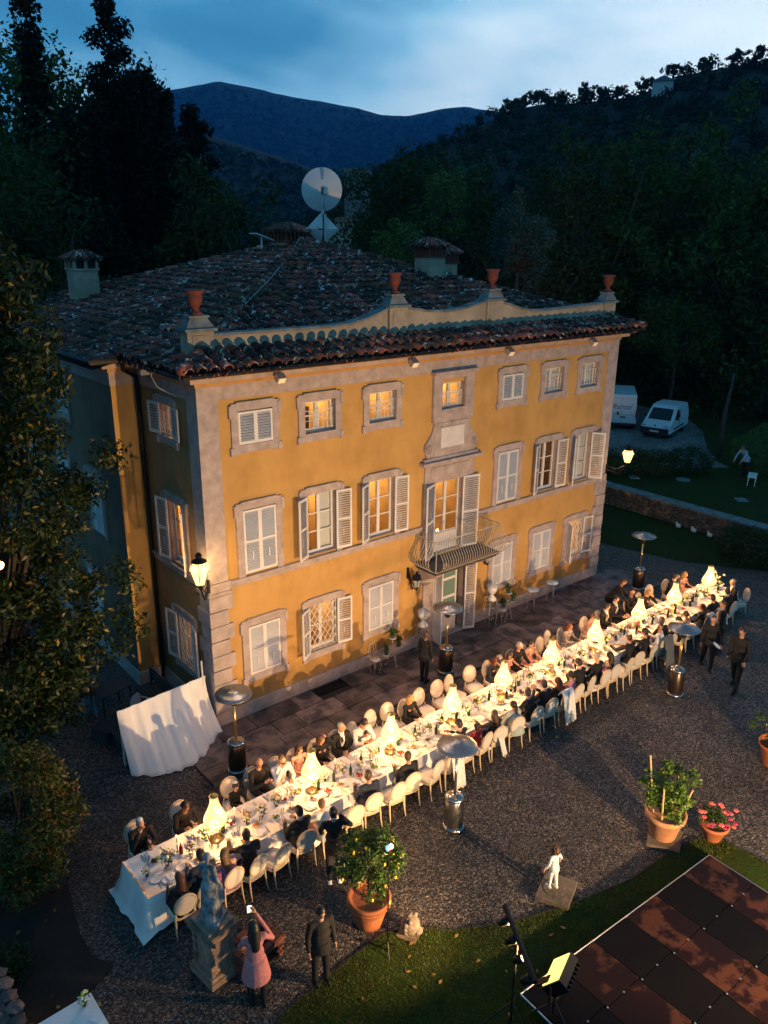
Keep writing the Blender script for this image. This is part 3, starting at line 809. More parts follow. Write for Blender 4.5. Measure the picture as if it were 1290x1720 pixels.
# balcony with goose-breast iron rail
bal = MB(); bal.box(-1.34, 1.36, -.92, -.005, 2.79, 2.88); bal.box(-1.28, 1.30, -.86, -.005, 2.72, 2.788)
bal = bal.build('balcony', mat('dark_balcony_slab', (.055, .05, .05), .8, nscale=4, namt=.4), villa, loc=(8.05, 0, 0))
for sx in (-1.1, 1.08):
    poly = [(-.01, 2.718), (-.78, 2.718), (-.80, 2.62), (-.55, 2.52), (-.22, 2.34), (-.05, 2.10), (-.01, 2.08)]
    mb = MB(); n_ = len(poly)
    vs = [(sx - .11, a, b) for a, b in poly] + [(sx + .11, a, b) for a, b in poly]
    mb.add(vs, [tuple(range(n_)), tuple(reversed(range(n_, 2 * n_)))] + [(k + n_, (k + 1) % n_ + n_, (k + 1) % n_, k) for k in range(n_)])
    mb.build('corbel', STONE, bal)
def baluster_mesh():
    prof = [(0, 2.85), (.10, 2.90), (.20, 3.00), (.26, 3.12), (.25, 3.25), (.17, 3.38), (.07, 3.50), (.02, 3.62), (0, 3.78)]
    return MB().tube([(0, -a, z) for a, z in prof], .0095, 5).mesh('baluster', RUST, True)
BM = baluster_mesh()
bx0, bx1, byf = -1.34, 1.36, -.93
nf = 27
for k in range(nf):
    put('baluster', BM, bal, (bx0 + .06 + (bx1 - bx0 - .12) * k / (nf - 1), byf, 0))
for k in range(8):
    yy = -.06 - k * .115
    put('baluster', BM, bal, (bx0, yy, 0), -PI / 2); put('baluster', BM, bal, (bx1, yy, 0), PI / 2)
mb = MB(); z = 3.79
mb.tube([(bx0, 0, z), (bx0, byf, z), (bx1, byf, z), (bx1, 0, z)], .018, 6); mb.tube([(bx0 - .02, 0, 2.86), (bx0 - .02, byf - .02, 2.86), (bx1 + .02, byf - .02, 2.86), (bx1 + .02, 0, 2.86)], .016, 6)
for cx in (bx0, bx1):
    sg = -1 if cx < 0 else 1
    mb.tube([(cx + sg * a * .7, byf - a * .7, z_) for a, z_ in [(0, 2.85), (.10, 2.90), (.24, 3.0), (.31, 3.12), (.30, 3.25), (.19, 3.38), (.08, 3.5), (.02, 3.62), (0, 3.79)]], .016, 6)
    for s2 in (-1, 1):
        sp_ = []
        for k in range(18):
            a_ = k / 17 * 1.5 * 2 * PI; r_ = .10 * (1 - k / 22)
            px_ = .13 + r_ * math.cos(a_)
            if s2 < 0: sp_.append((cx - sg * px_, byf - .24, 3.12 + r_ * math.sin(a_)))
            else: sp_.append((cx + sg * .24, byf + px_, 3.12 + r_ * math.sin(a_)))
        mb.tube(sp_, .009, 5)
mb.build('handrail', RUST, bal)

# side wall windows
def side_window(kind, yc, hw_, z0, z1, me, lo, ro, lit, lat=False, base=(0, 0), bars=0):
    w_ = surround(kind, villa, (base[0], yc, 0), SIDE, hw=hw_, z0=z0 if kind != 'mid' else z0 - .06, z1=z1)
    if me: add_shutters(w_, -hw_, hw_, z0 + .01, me, lo, ro)
    if lit:
        sash(w_, -hw_, hw_, z0, z1, rows=3 if z1 - z0 > 1.5 else 2); room(w_, -hw_, hw_, z0, z1, lit, depth=1.9, curtain=not lat, furn=False, beams=False)
    else: dark_back(w_, -hw_, hw_, z0, z1, .12)
    if lat: lattice(w_, -hw_ + .01, hw_ - .01, z0 + .02, z1 - .02)
    if bars: railing_bars(w_, -hw_ + .02, hw_ - .02, z0 + .03, z0 + .6, bars, y=-.02)
side_window('attic', 1.645, .345, 7.42, 8.20, SH_A, 170, 172, 120, bars=5)
side_window('mid', 1.56, .46, 4.06, 5.72, SH_M, 168, 150, 100)
side_window('low', 1.52, .46, 1.15, 2.55, SH_G, 168, 165, 22, lat=True)
for yc, z0, z1, me in ((5.1, 4.06, 5.73, SH_M), (7.55, 4.06, 5.73, SH_M), (6.05, 1.15, 2.55, SH_G), (10.55, 4.06, 5.73, SH_M)):
    side_window('mid' if z0 > 2 else 'low', yc, .45, z0, z1, me, 0, 0, 0, base=(WX, 0))
side_window('attic', 6.95, .35, 7.2, 8.2, SH_A, 0, 0, 0, base=(WX, 0))

# eave floodlights looking down into the court
EAVE = mat('aluminium_lamp', (.45, .46, .47), .4, .6)
for k, ex in enumerate((1.97, 6.15, 9.95, 14.0)):
    fl = thing('eave_floodlight', ['small grey floodlight under the cornice above the first lit attic window', 'small grey floodlight under the cornice by the carved middle window', 'small grey floodlight under the cornice above the shut attic shutters past the plaque', 'small grey floodlight under the cornice at the car-park end'][k], 'floodlight', (ex, -.30, 9.0), 0, 'floodlights under the cornice')
    mb = MB(); m_ = Matrix.Rotation(R(35), 4, 'X')
    mb.box(-.11, .11, -.20, -.02, -.10, .06, 0, m_); mb.build('lamp_housing', EAVE, fl)
    MB().tube([(0, .16, .02), (0, .02, .0), (0, -.04, -.02)], .02, 6).build('bracket', EAVE, fl)
    MB().box(-.09, .09, -.215, -.203, -.09, .05, 0, m_).build('lens', mat('lit_lens', (.8, .7, .5), .4, emit=(1, .62, .34), estr=.25), fl)
    spot('lamp', (0, -.27, -.12), (.15, -6.6, -9.0), [680, 560, 420, 260][k], (1.0, .62, .44), 96, .6, .05, fl)
fl = thing('side_floodlight', 'small pale lamp under the eave beside the downpipe', 'floodlight', (-.28, 2.1, 8.95))
MB().cbox((0, 0, 0), (.22, .13, .13)).build('lamp_housing', WHITE2, fl)
MB().tube([(.02, 0, 0), (.27, -.02, .02)], .02, 6).build('bracket', IRON, fl)
# loose cable
cb_ = MB().tube([(-.35, 1.45, 9.12), (-.42, 1.4, 8.95), (-.36, 1.25, 8.72), (-.12, 1.05, 8.55), (-.04, .95, 8.5)], .008, 4).build('cable', WHITE2)
tag(cb_, 'thin loose white cable hanging from the side eave', 'cable')

# ------------------------------------------------------------------ roof
ZE = 9.22
APEX = Vector((8.0, 7.5, 11.88))
e_fl = Vector((-.62, -.60, ZE)); e_fr = Vector((W + .58, -.60, ZE)); e_br = Vector((W + .58, D + .5, ZE)); e_bl = Vector((-.62, D + .5, ZE))
roof = MB()
def tri(mb, a, b, c): mb.add([a, b, c], [(0, 1, 2)])
dz = Vector((0, 0, -.05))
for a, b in ((e_fl, e_fr), (e_fr, e_br), (e_br, e_bl), (e_bl, e_fl)): tri(roof, a + dz, b + dz, APEX + dz)
wing = [Vector((-.62, 2.66, ZE - .052)), Vector((WX - .62, 2.66, ZE - .20)), Vector((WX - .62, D + .5, ZE - .20)), Vector((-.62, D + .5, ZE - .052))]
roof.add(wing, [(3, 2, 1, 0)])
roof = roof.build('roof', mat('roof_bed', (.03, .022, .02), .95), villa)
def tile_template(L=.50, r0=.125, r1=.095, n=5):
    V = []
    for y, r, zz in ((0, r0, .02), (L, r1, .0)):
        for k in range(n + 1):
            a = PI * k / n
            V.append((r * math.cos(a), y, r * math.sin(a) * .85 + zz))
    F = [(k, k + 1, n + 2 + k, n + 1 + k) for k in range(n)]
    # thickness lip at the lower end
    V += [(p[0] * .82, p[1] + .002, p[2] * .78) for p in V[:n + 1]]
    o = 2 * (n + 1)
    F += [(k + 1, k, o + k, o + k + 1) for k in range(n)]
    return np.array(V), np.array(F)
TV, TF = tile_template()
placed = []
def tile_plane(o0, o1, apex, pitch=.315, step=.385, inside=None):
    o0 = np.array(o0); o1 = np.array(o1); ap = np.array(apex)
    e = o1 - o0; Lx = np.linalg.norm(e); e = e / Lx
    n = np.cross(e, ap - o0); n /= np.linalg.norm(n); u = np.cross(n, e)
    H_ = (ap - o0) @ u; xa = (ap - o0) @ e
    nx = int(Lx / pitch)
    for i in range(nx):
        x = (i + .5) * Lx / nx
        hmax = H_ * (x / xa if x < xa else (Lx - x) / (Lx - xa))
        j = 0
        while j * step < hmax - .12:
            yy = j * step - .04
            for kind in (0, 1):
                if kind == 1 and True:
                    xx = x + pitch / 2
                    if xx > Lx - .1: continue
                else: xx = x
                p = o0 + e * (xx + rng.normal(0, .010)) + u * (yy + rng.normal(0, .018))
                ang = rng.normal(0, .035)
                ee = e * math.cos(ang) + u * math.sin(ang); uu = np.cross(n, ee)
                tilt = .05 + rng.normal(0, .015)
                uu2 = uu * math.cos(tilt) - n * (math.sin(tilt) * (1 if kind == 0 else 1)); nn = np.cross(ee, uu2)
                s = -1 if kind == 1 else 1
                lift = .075 if kind == 0 else .055
                placed.append((p + n * (lift + rng.normal(0, .006)), ee, uu2, nn * s, kind))
            j += 1
tile_plane(e_fl, e_fr, APEX)
tile_plane(e_bl, e_fl, APEX)
tile_plane(e_fr, e_br, APEX, .33, .42)
# wing strip tiles
for i in range(int((D + .5 - 2.66) / .262)):
    for j in range(2):
        p = np.array((WX - .62 + j * .37, 2.79 + i * .262, ZE - .11 + j * .06))
        placed.append((p, np.array((0, -1., 0)), np.array((.97, 0, .24)), np.array((-.24, 0, .97)), 0))
# the parapet stands through the front slope: keep its line clear of tiles
def blocked(p): return .30 < p[1] < .62 and -.1 < p[0] < 16.1
covers = [q for q in placed if not blocked(q[0])]
camp = np.array(CAM)
covers.sort(key=lambda q: np.linalg.norm(q[0] - camp) + (8 if q[4] == 1 else 0))
singles, rest = covers[:298], covers[298:]
tile_me = np_mesh('tile', TV, TF, TILE, smooth=True)
for p, ee, uu, nn, k in singles:
    o = put('tile', tile_me, roof)
    Mx = Matrix((Vector(ee), Vector(uu), Vector(nn))).transposed().to_4x4(); Mx.translation = Vector(p)
    o.matrix_local = Mx
VV = []; FF = []
for i, (p, ee, uu, nn, k) in enumerate(rest):
    VV.append(p + TV @ np.array([ee, uu, nn])); FF.append(TF + i * len(TV))
o = put('roof_tiles', np_mesh('roof_tiles', np.concatenate(VV), np.concatenate(FF), TILE, smooth=True), roof); o['kind'] = 'stuff'
# hip caps
mb = MB()
for a in (e_fl, e_fr, e_bl):
    d = (APEX - a); n_ = int(d.length / .40)
    for k in range(n_):
        p0 = a + d * (k / n_) + Vector((0, 0, .13)); p1 = a + d * ((k + 1.15) / n_) + Vector((0, 0, .10))
        mb.tube([p0, p1], [.13, .10], 7)
o = mb.build('hip_tiles', TILE, roof, smooth=True); o['kind'] = 'stuff'
MB().tube([APEX + Vector((-.3, -.3, .18)), Vector((6.2, 5.7, 11.45)), Vector((4.4, 3.9, 10.9)), Vector((2.6, 2.3, 10.35))], .012, 4).build('roof_cable', mat('grey_cable', (.3, .32, .33), .6), roof)

# parapet with waves, posts and urns
PY0, PY1 = .36, .60
def smooth_top():
    key = [(.6, 9.90), (4.0, 9.90), (4.6, 9.94), (5.1, 10.03), (5.5, 10.15), (5.85, 10.26)]
    key2 = [(6.5, 10.24), (6.9, 10.20), (7.3, 10.13), (7.8, 10.10), (8.3, 10.11), (8.8, 10.16), (9.2, 10.24), (9.62, 10.30)]
    key3 = [(10.3, 10.26), (10.7, 10.16), (11.2, 10.03), (11.7, 9.96), (12.3, 9.93), (13.5, 9.96), (15.4, 10.03)]
    return key, key2, key3
par = MB(); cop = MB()
for key in smooth_top():
    poly = [(key[0][0], 9.36)] + [(x_, z_) for x_, z_ in key] + [(key[-1][0], 9.36)]
    par.prism(poly[::-1], PY0, PY1)
    for (xa_, za_), (xb_, zb_) in zip(key[:-1], key[1:]):
        vs = [(xa_, PY0 - .05, za_), (xb_, PY0 - .05, zb_), (xb_, PY1 + .05, zb_), (xa_, PY1 + .05, za_)]
        vs += [(a_, b_, c_ + .055) for a_, b_, c_ in vs]
        cop.add(vs, [(0, 3, 2, 1), (4, 5, 6, 7), (0, 1, 5, 4), (1, 2, 6, 5), (2, 3, 7, 6), (3, 0, 4, 7)])
par = par.build('parapet', PLAST, villa)
cop.build('coping', STONE_D, par)
URNP = [(.13, 0), (.17, .03), (.10, .07), (.07, .13), (.09, .18), (.14, .24), (.17, .34), (.17, .42), (.15, .45), (.21, .50), (.22, .53), (.20, .55)]
for k, (px0, px1, zc) in enumerate(((.02, .68, 10.02), (5.87, 6.5, 10.30), (9.62, 10.30, 10.33), (15.42, 16.0, 10.06))):
    mb = MB(); c_ = (px0 + px1) / 2
    mb.box(px0, px1, .30, .66, 9.36, zc)
    mb.box(px0 + .12, px1 - .12, .285, .299, 9.55, zc - .08)
    post = mb.build('parapet_post', PLAST, par)
    mb = MB(); mb.box(px0 - .07, px1 + .07, .23, .73, zc + .001, zc + .07)
    mb.add([(px0 - .02, .28, zc + .071), (px1 + .02, .28, zc + .071), (px1 + .02, .68, zc + .071), (px0 - .02, .68, zc + .071), (px0 + .12, .36, zc + .30), (px1 - .12, .36, zc + .30), (px1 - .12, .60, zc + .30), (px0 + .12, .60, zc + .30)], [(4, 5, 6, 7), (0, 1, 5, 4), (1, 2, 6, 5), (2, 3, 7, 6), (3, 0, 4, 7)])
    mb.box(px0 + .08, px1 - .08, .32, .64, zc + .301, zc + .35)
    mb.build('post_cap', STONE_D, par)
    u_ = MB().lathe([(r_ * (.9 if k == 1 else 1), z_) for r_, z_ in URNP], 16).build('terracotta_urn', TERRA_R, None, True, loc=(c_, .48, zc + .351))
    tag(u_, ['red terracotta urn on the parapet post at the side corner of the roof', 'red terracotta urn on the parapet post before the middle dip of the wave', 'red terracotta urn on the parapet post nearest the twin chimneys', 'red terracotta urn on the last parapet post at the car-park corner'][k], 'urn', 'urns along the parapet')

# chimneys
def chimney(x, y, z, s, h, rot, openings=True, slats=False):
    ch = MB(); ch.box(-s / 2, s / 2, -s / 2, s / 2, -.6, h); ch = ch.build('chimney', PLAST, villa, loc=(x, y, z), rot=rot)
    mb = MB(); mb.box(-s / 2 - .05, s / 2 + .05, -s / 2 - .05, s / 2 + .05, h, h + .06); q = s / 2 - .02
    n_ = 5 if slats else 2
    for k in range(n_ + 1):
        u = -q + 2 * q * k / n_
        for v in (-q, q):
            mb.box(u - .045, u + .045, v - .045, v + .045, h + .06, h + .34); mb.box(v - .044, v + .044, u - .044, u + .044, h + .061, h + .339)
    mb.build('chimney_pillars', TERRA_R if slats else PLAST, ch)
    mb = MB(); mb.box(-q + .06, q - .06, -q + .06, q - .06, h + .06, h + .3); mb.build('flue', IRON, ch)
    mb = MB(); r_ = s / 2 + .16
    mb.add([(-r_, -r_, h + .341), (r_, -r_, h + .341), (r_, r_, h + .341), (-r_, r_, h + .341), (0, 0, h + .62)], [(0, 3, 2, 1), (0, 1, 4), (1, 2, 4), (2, 3, 4), (3, 0, 4)])
    for sd in range(4):
        for k in range(5):
            t_ = (k - 2) / 2.5; m_ = Matrix.Rotation(sd * PI / 2, 4, 'Z')
            a_ = m_ @ Vector((t_ * r_, -r_ - .02, h + .36)); b_ = m_ @ Vector((t_ * r_ * .25, -r_ * .25, h + .60))
            mb.tube([a_, b_], [.075, .06], 6)
    mb.build('chimney_cap', TILE, ch, smooth=False)
chimney(1.85, 11.6, 10.0, .78, .95, 0)
chimney(11.0, 4.35, 10.75, .72, .72, 0, slats=True)
chimney(12.1, 4.75, 10.55, .60, .70, 0, slats=True)
chimney(7.7, 8.0, 11.72, .95, .18, .15, slats=True)
sk = MB(); m_ = Matrix.Translation((6.8, 8.2, 12.05)) @ Matrix.Rotation(R(18), 4, 'Y')
sk.box(-.35, .35, -.25, .25, 0, .03, 0, m_); sk.tube([(6.8, 8.2, 11.2), (6.8, 8.2, 12.05)], .03, 6)
tag(sk.build('solar_panel', mat('pale_panel', (.6, .68, .72), .15)), 'small pale flat panel on a pole beside the summit chimney', 'panel')
# antenna dishes
an = thing('satellite_dish', 'mast with a round white satellite dish above a diamond shaped one', 'satellite dish', (9.2, 8.0, 11.4))
MB().tube([(0, 0, 0), (0, 0, 2.95)], .045, 8).build('mast', STEEL, an)
def dish(cz, r_, diamond, name):
    mb = MB(); n_ = 4 if diamond else 28
    mtx = Matrix.Rotation(-YAW - .1, 4, 'Z') @ Matrix.Rotation(R(90), 4, 'X')
    rings = []
    for i in range(6):
        rr = r_ * i / 5
        for k in range(n_):
            a_ = 2 * PI * k / n_ + (0 if diamond else 0)
            q = Vector((rr * math.cos(a_), rr * math.sin(a_), -.28 * (rr / r_) ** 2 * r_ + .12))
            rings.append(mtx @ q + Vector((0, .06, cz)))
    mb.add(rings, [(i * n_ + k, i * n_ + (k + 1) % n_, (i + 1) * n_ + (k + 1) % n_, (i + 1) * n_ + k) for i in range(5) for k in range(n_)])
    d_ = mb.build(name, mat('dish_enamel', (.52, .56, .58), .45, nscale=2, namt=.15), an, smooth=not diamond)
    return d_
dish(2.25, .72, False, 'round_dish'); dish(.95, .58, True, 'diamond_dish')
MB().cbox((0, -.1, 2.2), (.16, .2, .22)).build('receiver', STEEL, an)
MB().tube([(-.3, -.16, .95), (.3, .0, .95)], .025, 6).build('cross_arm', STEEL, an)
MB().cbox((0, -.1, .95), (.09, .1, 1.0)).build('bracket', STEEL, an)

# corner lanterns
def lantern(name, label, loc, base, power, col, grp=None, lit=True, sc_=1.0):
    t = thing(name, label, 'lantern', loc, 0, grp)
    k = sc_
    gm = (MATS.get('lit_lantern_glass') or glow_glass('lit_lantern_glass', (1.0, .58, .20), 4.5)) if lit else mat('unlit_lantern_glass', (.35, .38, .4), .1)
    MB().lathe([(.10 * k, -.18 * k), (.19 * k, .14 * k)], 6, cap=True).build('glass', gm, t)
    MB().lathe([(.21 * k, .142 * k), (.20 * k, .17 * k), (.14 * k, .28 * k)], 6).build('upper_glass', gm if lit else IRON, t)
    mb = MB(); mb.lathe([(.15 * k, .281 * k), (.16 * k, .30 * k), (.05 * k, .36 * k), (.07 * k, .42 * k), (.03 * k, .47 * k)], 8)
    mb.lathe([(.02 * k, -.32 * k), (.05 * k, -.25 * k), (.11 * k, -.182 * k)], 8)
    for q in range(6):
        a_ = q * PI / 3
        mb.tube([(.103 * k * math.cos(a_), .103 * k * math.sin(a_), -.18 * k), (.196 * k * math.cos(a_), .196 * k * math.sin(a_), .14 * k), (.146 * k * math.cos(a_), .146 * k * math.sin(a_), .28 * k)], .009 * k, 4)
    mb.build('lantern_frame', IRON, t)
    b_ = Vector(base) - Vector(loc)
    mb = MB(); mb.tube([(0, 0, -.3 * k), b_ * .45 + Vector((0, 0, -.42 * k)), b_], .022, 6)
    mb.tube([(0, 0, -.27 * k), b_ * .5 + Vector((0, 0, -.22 * k)), b_ + Vector((0, 0, .12))], .015, 5)
    sp_ = []
    for q in range(22):
        a_ = q / 21 * 3 * PI; r_ = .10 * (1 - q / 26)
        sp_.append(b_ * .6 + Vector((0, 0, -.32)) + b_.normalized() * (r_ * math.cos(a_)) + Vector((0, 0, r_ * math.sin(a_))))
    mb.tube(sp_, .010, 5)
    mb.cbox(b_ + Vector((0, 0, .02)), (.06, .06, .34)); mb.build('bracket', IRON, t)
    if lit: point('lamp', (0, 0, .02), power, col, .16, t)
    return t
lantern('corner_lantern', 'glowing six-sided lantern on a scrolled bracket at the side corner of the villa', (-.44, -.44, 4.56), (-.05, -.05, 4.0), 120, (1, .60, .24), 'lanterns at the villa corners', sc_=1.2)
lantern('corner_lantern', 'glowing lantern on a long straight bracket at the car-park corner of the villa', (16.85, -.30, 4.55), (W + .03, -.03, 4.2), 90, (1, .58, .24), 'lanterns at the villa corners')
lantern('wall_lantern', 'unlit black iron lantern on the wall beside the entrance door', (6.5, -.34, 2.42), (6.42, -.03, 2.62), 0, (1, 1, 1), 'unlit lanterns by the entrance', lit=False, sc_=.75)
lantern('wall_lantern', 'unlit black iron lantern on the wall below the far balcony corbel', (9.55, -.34, 2.42), (9.6, -.03, 2.62), 0, (1, 1, 1), 'unlit lanterns by the entrance', lit=False, sc_=.75)
# ------------------------------------------------------------------ people
SKIN = [mat('skin_fair', (.52, .30, .20), .55, subs=.05), mat('skin_olive', (.40, .215, .13), .55), mat('skin_brown', (.22, .105, .06), .55), mat('skin_rosy', (.56, .30, .22), .55)]
EYE = mat('eye_dark', (.02, .015, .012), .2); LIP = mat('lips', (.32, .10, .08), .5)
def cloth(name, c, r=.85, **k): return mat(name, c, r, nscale=14, namt=.22, bump=.15, bscale=30, **k)
BLACK = cloth('black_wool', (.0045, .0045, .0055)); NAVY = cloth('navy_wool', (.016, .022, .040)); SHIRT = cloth('white_cotton', (.74, .73, .72))
CHAR = cloth('charcoal_wool', (.014, .014, .017)); PINK = cloth('dusty_pink_cloth', (.50, .19, .19)); PURPLE = cloth('lilac_satin', (.34, .14, .36))
GREYG = cloth('grey_green_shawl', (.36, .42, .38)); IVORY = cloth('ivory_shawl', (.68, .68, .66)); ROSE = cloth('rose_satin', (.55, .28, .24)); REDC = cloth('crimson_cloth', (.32, .02, .03))
PATT = mat('patterned_silk', (.45, .40, .34), .7, nscale=22, col2=(.05, .06, .09), thr=(.42, .58))
TEALC = cloth('pale_blue_cotton', (.30, .42, .52))
HAIRC = dict(black=mat('black_hair', (.012, .009, .008), .5), brown=mat('brown_hair', (.055, .028, .014), .5), light=mat('light_brown_hair', (.16, .085, .035), .5),
             blond=mat('blond_hair', (.34, .20, .08), .5), grey=mat('grey_hair', (.30, .29, .28), .6), auburn=mat('auburn_hair', (.09, .025, .012), .5))
tmpcol = bpy.data.collections.new('tmp'); C.children.link(tmpcol)
def remesh(mb, vox, extra=None, mats=(None,), smooth=2, name='body'):
    me = mb.mesh('tmp', [])
    o = bpy.data.objects.new('tmp', me); tmpcol.objects.link(o)
    md = o.modifiers.new('r', 'REMESH'); md.mode = 'VOXEL'; md.voxel_size = vox
    s = o.modifiers.new('s', 'SMOOTH'); s.iterations = smooth; s.factor = .5
    dg = bpy.context.evaluated_depsgraph_get(); ev = o.evaluated_get(dg); m2 = ev.to_mesh()
    nv = len(m2.vertices); co = np.empty(nv * 3, np.float32); m2.vertices.foreach_get('co', co)
    V = co.reshape(-1, 3).tolist(); F = [tuple(p.vertices) for p in m2.polygons]
    ev.to_mesh_clear(); bpy.data.objects.remove(o); bpy.data.meshes.remove(me)
    mi = [0] * len(F)
    if extra is not None:
        n0 = len(V); V += [tuple(p) for p in extra.v]; F += [tuple(i + n0 for i in q) for q in extra.f]; mi += extra.m
    out = bpy.data.meshes.new(name); out.from_pydata(V, [], F)
    for m_ in mats: out.materials.append(m_)
    out.polygons.foreach_set('material_index', mi); out.polygons.foreach_set('use_smooth', [True] * len(F)); out.update()
    return out
def hand(mb, w_, d, up_, side, s=1.0, curl=.35):
    d = Vector(d).normalized(); up_ = Vector(up_); up_ = (up_ - d * up_.dot(d)).normalized(); x = d.cross(up_) * side
    w_ = Vector(w_)
    mb.cap(w_, w_ + d * .07 * s, .026 * s, .032 * s, 8)
    for k, (off, L) in enumerate(((-.030, .062), (-.010, .074), (.011, .070), (.031, .055))):
        a = w_ + d * .085 * s + x * off * s; b = a + (d * math.cos(curl) - up_ * math.sin(curl)) * L * .5 * s
        c_ = b + (d * math.cos(curl * 2.4) - up_ * math.sin(curl * 2.4)) * L * .5 * s
        mb.tube([a - d * .02 * s, b, c_], [.0100 * s, .0092 * s, .0075 * s], 6)
    t0 = w_ + d * .03 * s - x * .028 * s; t1 = t0 + (d * .6 - x * .8).normalized() * .035 * s; t2 = t1 + (d * .95 - x * .25 - up_ * .2).normalized() * .03 * s
    mb.tube([t0, t1, t2], [.012 * s, .0105 * s, .0085 * s], 6)
class Pose:
    def __init__(s, stand=False, lean=10, twist=0, yaw=0, pitch=8, arms=(('table'), ('table')), legs='sit', female=False, sc=1.0, head=1.0, stride=0.0, side=0.0):
        s.__dict__.update(locals())
        hz = .94 if stand else .54
        L = R(lean)
        s.dir = Vector((math.sin(R(side)), math.sin(L), math.cos(L))).normalized()
        s.pel = Vector((0, 0, hz)); s.sh = .165 if female else .19
        s.neck = s.pel + s.dir * (.54 if not female else .505)
        s.hc = s.neck + s.dir * .06 + Vector((0, .025, .115))
        tw = R(twist); s.rx = Vector((math.cos(tw), math.sin(tw), 0))
        s.shl = [s.pel + s.dir * (.475 if not female else .45) + s.rx * (sg * s.sh) for sg in (-1, 1)]
        s.hip = [s.pel + Vector((sg * .09, 0, -.02)) for sg in (-1, 1)]
        if not stand:
            s.knee = [Vector((sg * .12, .43, .52)) for sg in (-1, 1)]; s.ank = [Vector((sg * .12, .40 - .05 * (sg > 0), .09)) for sg in (-1, 1)]
        else:
            st = stride
            s.knee = [Vector((-.10, st * .55, .50)), Vector((.10, -st * .35, .50))]
            s.ank = [Vector((-.10, st * .8, .09)), Vector((.10, -st * 1.1, .09 + abs(st) * .18))]
        s.elb = []; s.wr = []; s.hd = []; s.hu = []
        for i, a in enumerate(arms):
            sg = -1 if i == 0 else 1; S = s.shl[i]
            if a == 'table': e_ = S + Vector((sg * .07, .12, -.25)); w_ = Vector((sg * .13, .46, .79)); 
            elif a == 'reach': e_ = S + Vector((sg * .10, .24, -.16)); w_ = Vector((sg * .20, .62, .83))
            elif a == 'clasp': e_ = S + Vector((sg * .09, .16, -.24)); w_ = Vector((sg * .035, .40, .93))
            elif a == 'face': e_ = S + Vector((sg * .06, .26, -.16)); w_ = s.hc + Vector((sg * .06, .13, -.12))
            elif a == 'hair': e_ = S + Vector((sg * .17, .10, .02)); w_ = s.hc + Vector((sg * .13, -.01, .02))
            elif a == 'lap': e_ = S + Vector((sg * .08, .04, -.27)); w_ = Vector((sg * .10, .24, .64))
            elif a == 'out': e_ = S + Vector((sg * .24, .0, -.15)); w_ = S + Vector((sg * .42, .10, -.28))
            elif a == 'hang': e_ = S + Vector((sg * .05, -.02, -.28)); w_ = S + Vector((sg * .06, .04, -.53))
            elif a == 'swing': e_ = S + Vector((sg * .08, .10, -.26)); w_ = S + Vector((sg * .07, .26, -.44))
            elif a == 'tray': e_ = S + Vector((sg * .10, .10, -.25)); w_ = S + Vector((sg * .05, .38, -.22))
            elif a == 'phone': e_ = S + Vector((sg * .16, .12, -.22)); w_ = s.hc + Vector((sg * .09, .30, -.03))
            elif a == 'ear': e_ = S + Vector((sg * .17, .10, -.18)); w_ = s.hc + Vector((sg * .12, .03, -.10))
            elif a == 'down': e_ = S + Vector((sg * .06, .14, -.24)); w_ = S + Vector((sg * .02, .30, -.44))
            elif a == 'aside': e_ = S + Vector((sg * .13, -.03, -.22)); w_ = S + Vector((sg * .20, .08, -.42))
            s.elb.append(e_); s.wr.append(w_)
            d = (w_ - e_).normalized(); s.hd.append(d); s.hu.append(Vector((0, 0, 1)) if abs(d.z) < .8 else Vector((sg, 0, 0)))
        s.hm = Matrix.Rotation(R(yaw + twist), 4, 'Z') @ Matrix.Rotation(-R(pitch), 4, 'X')
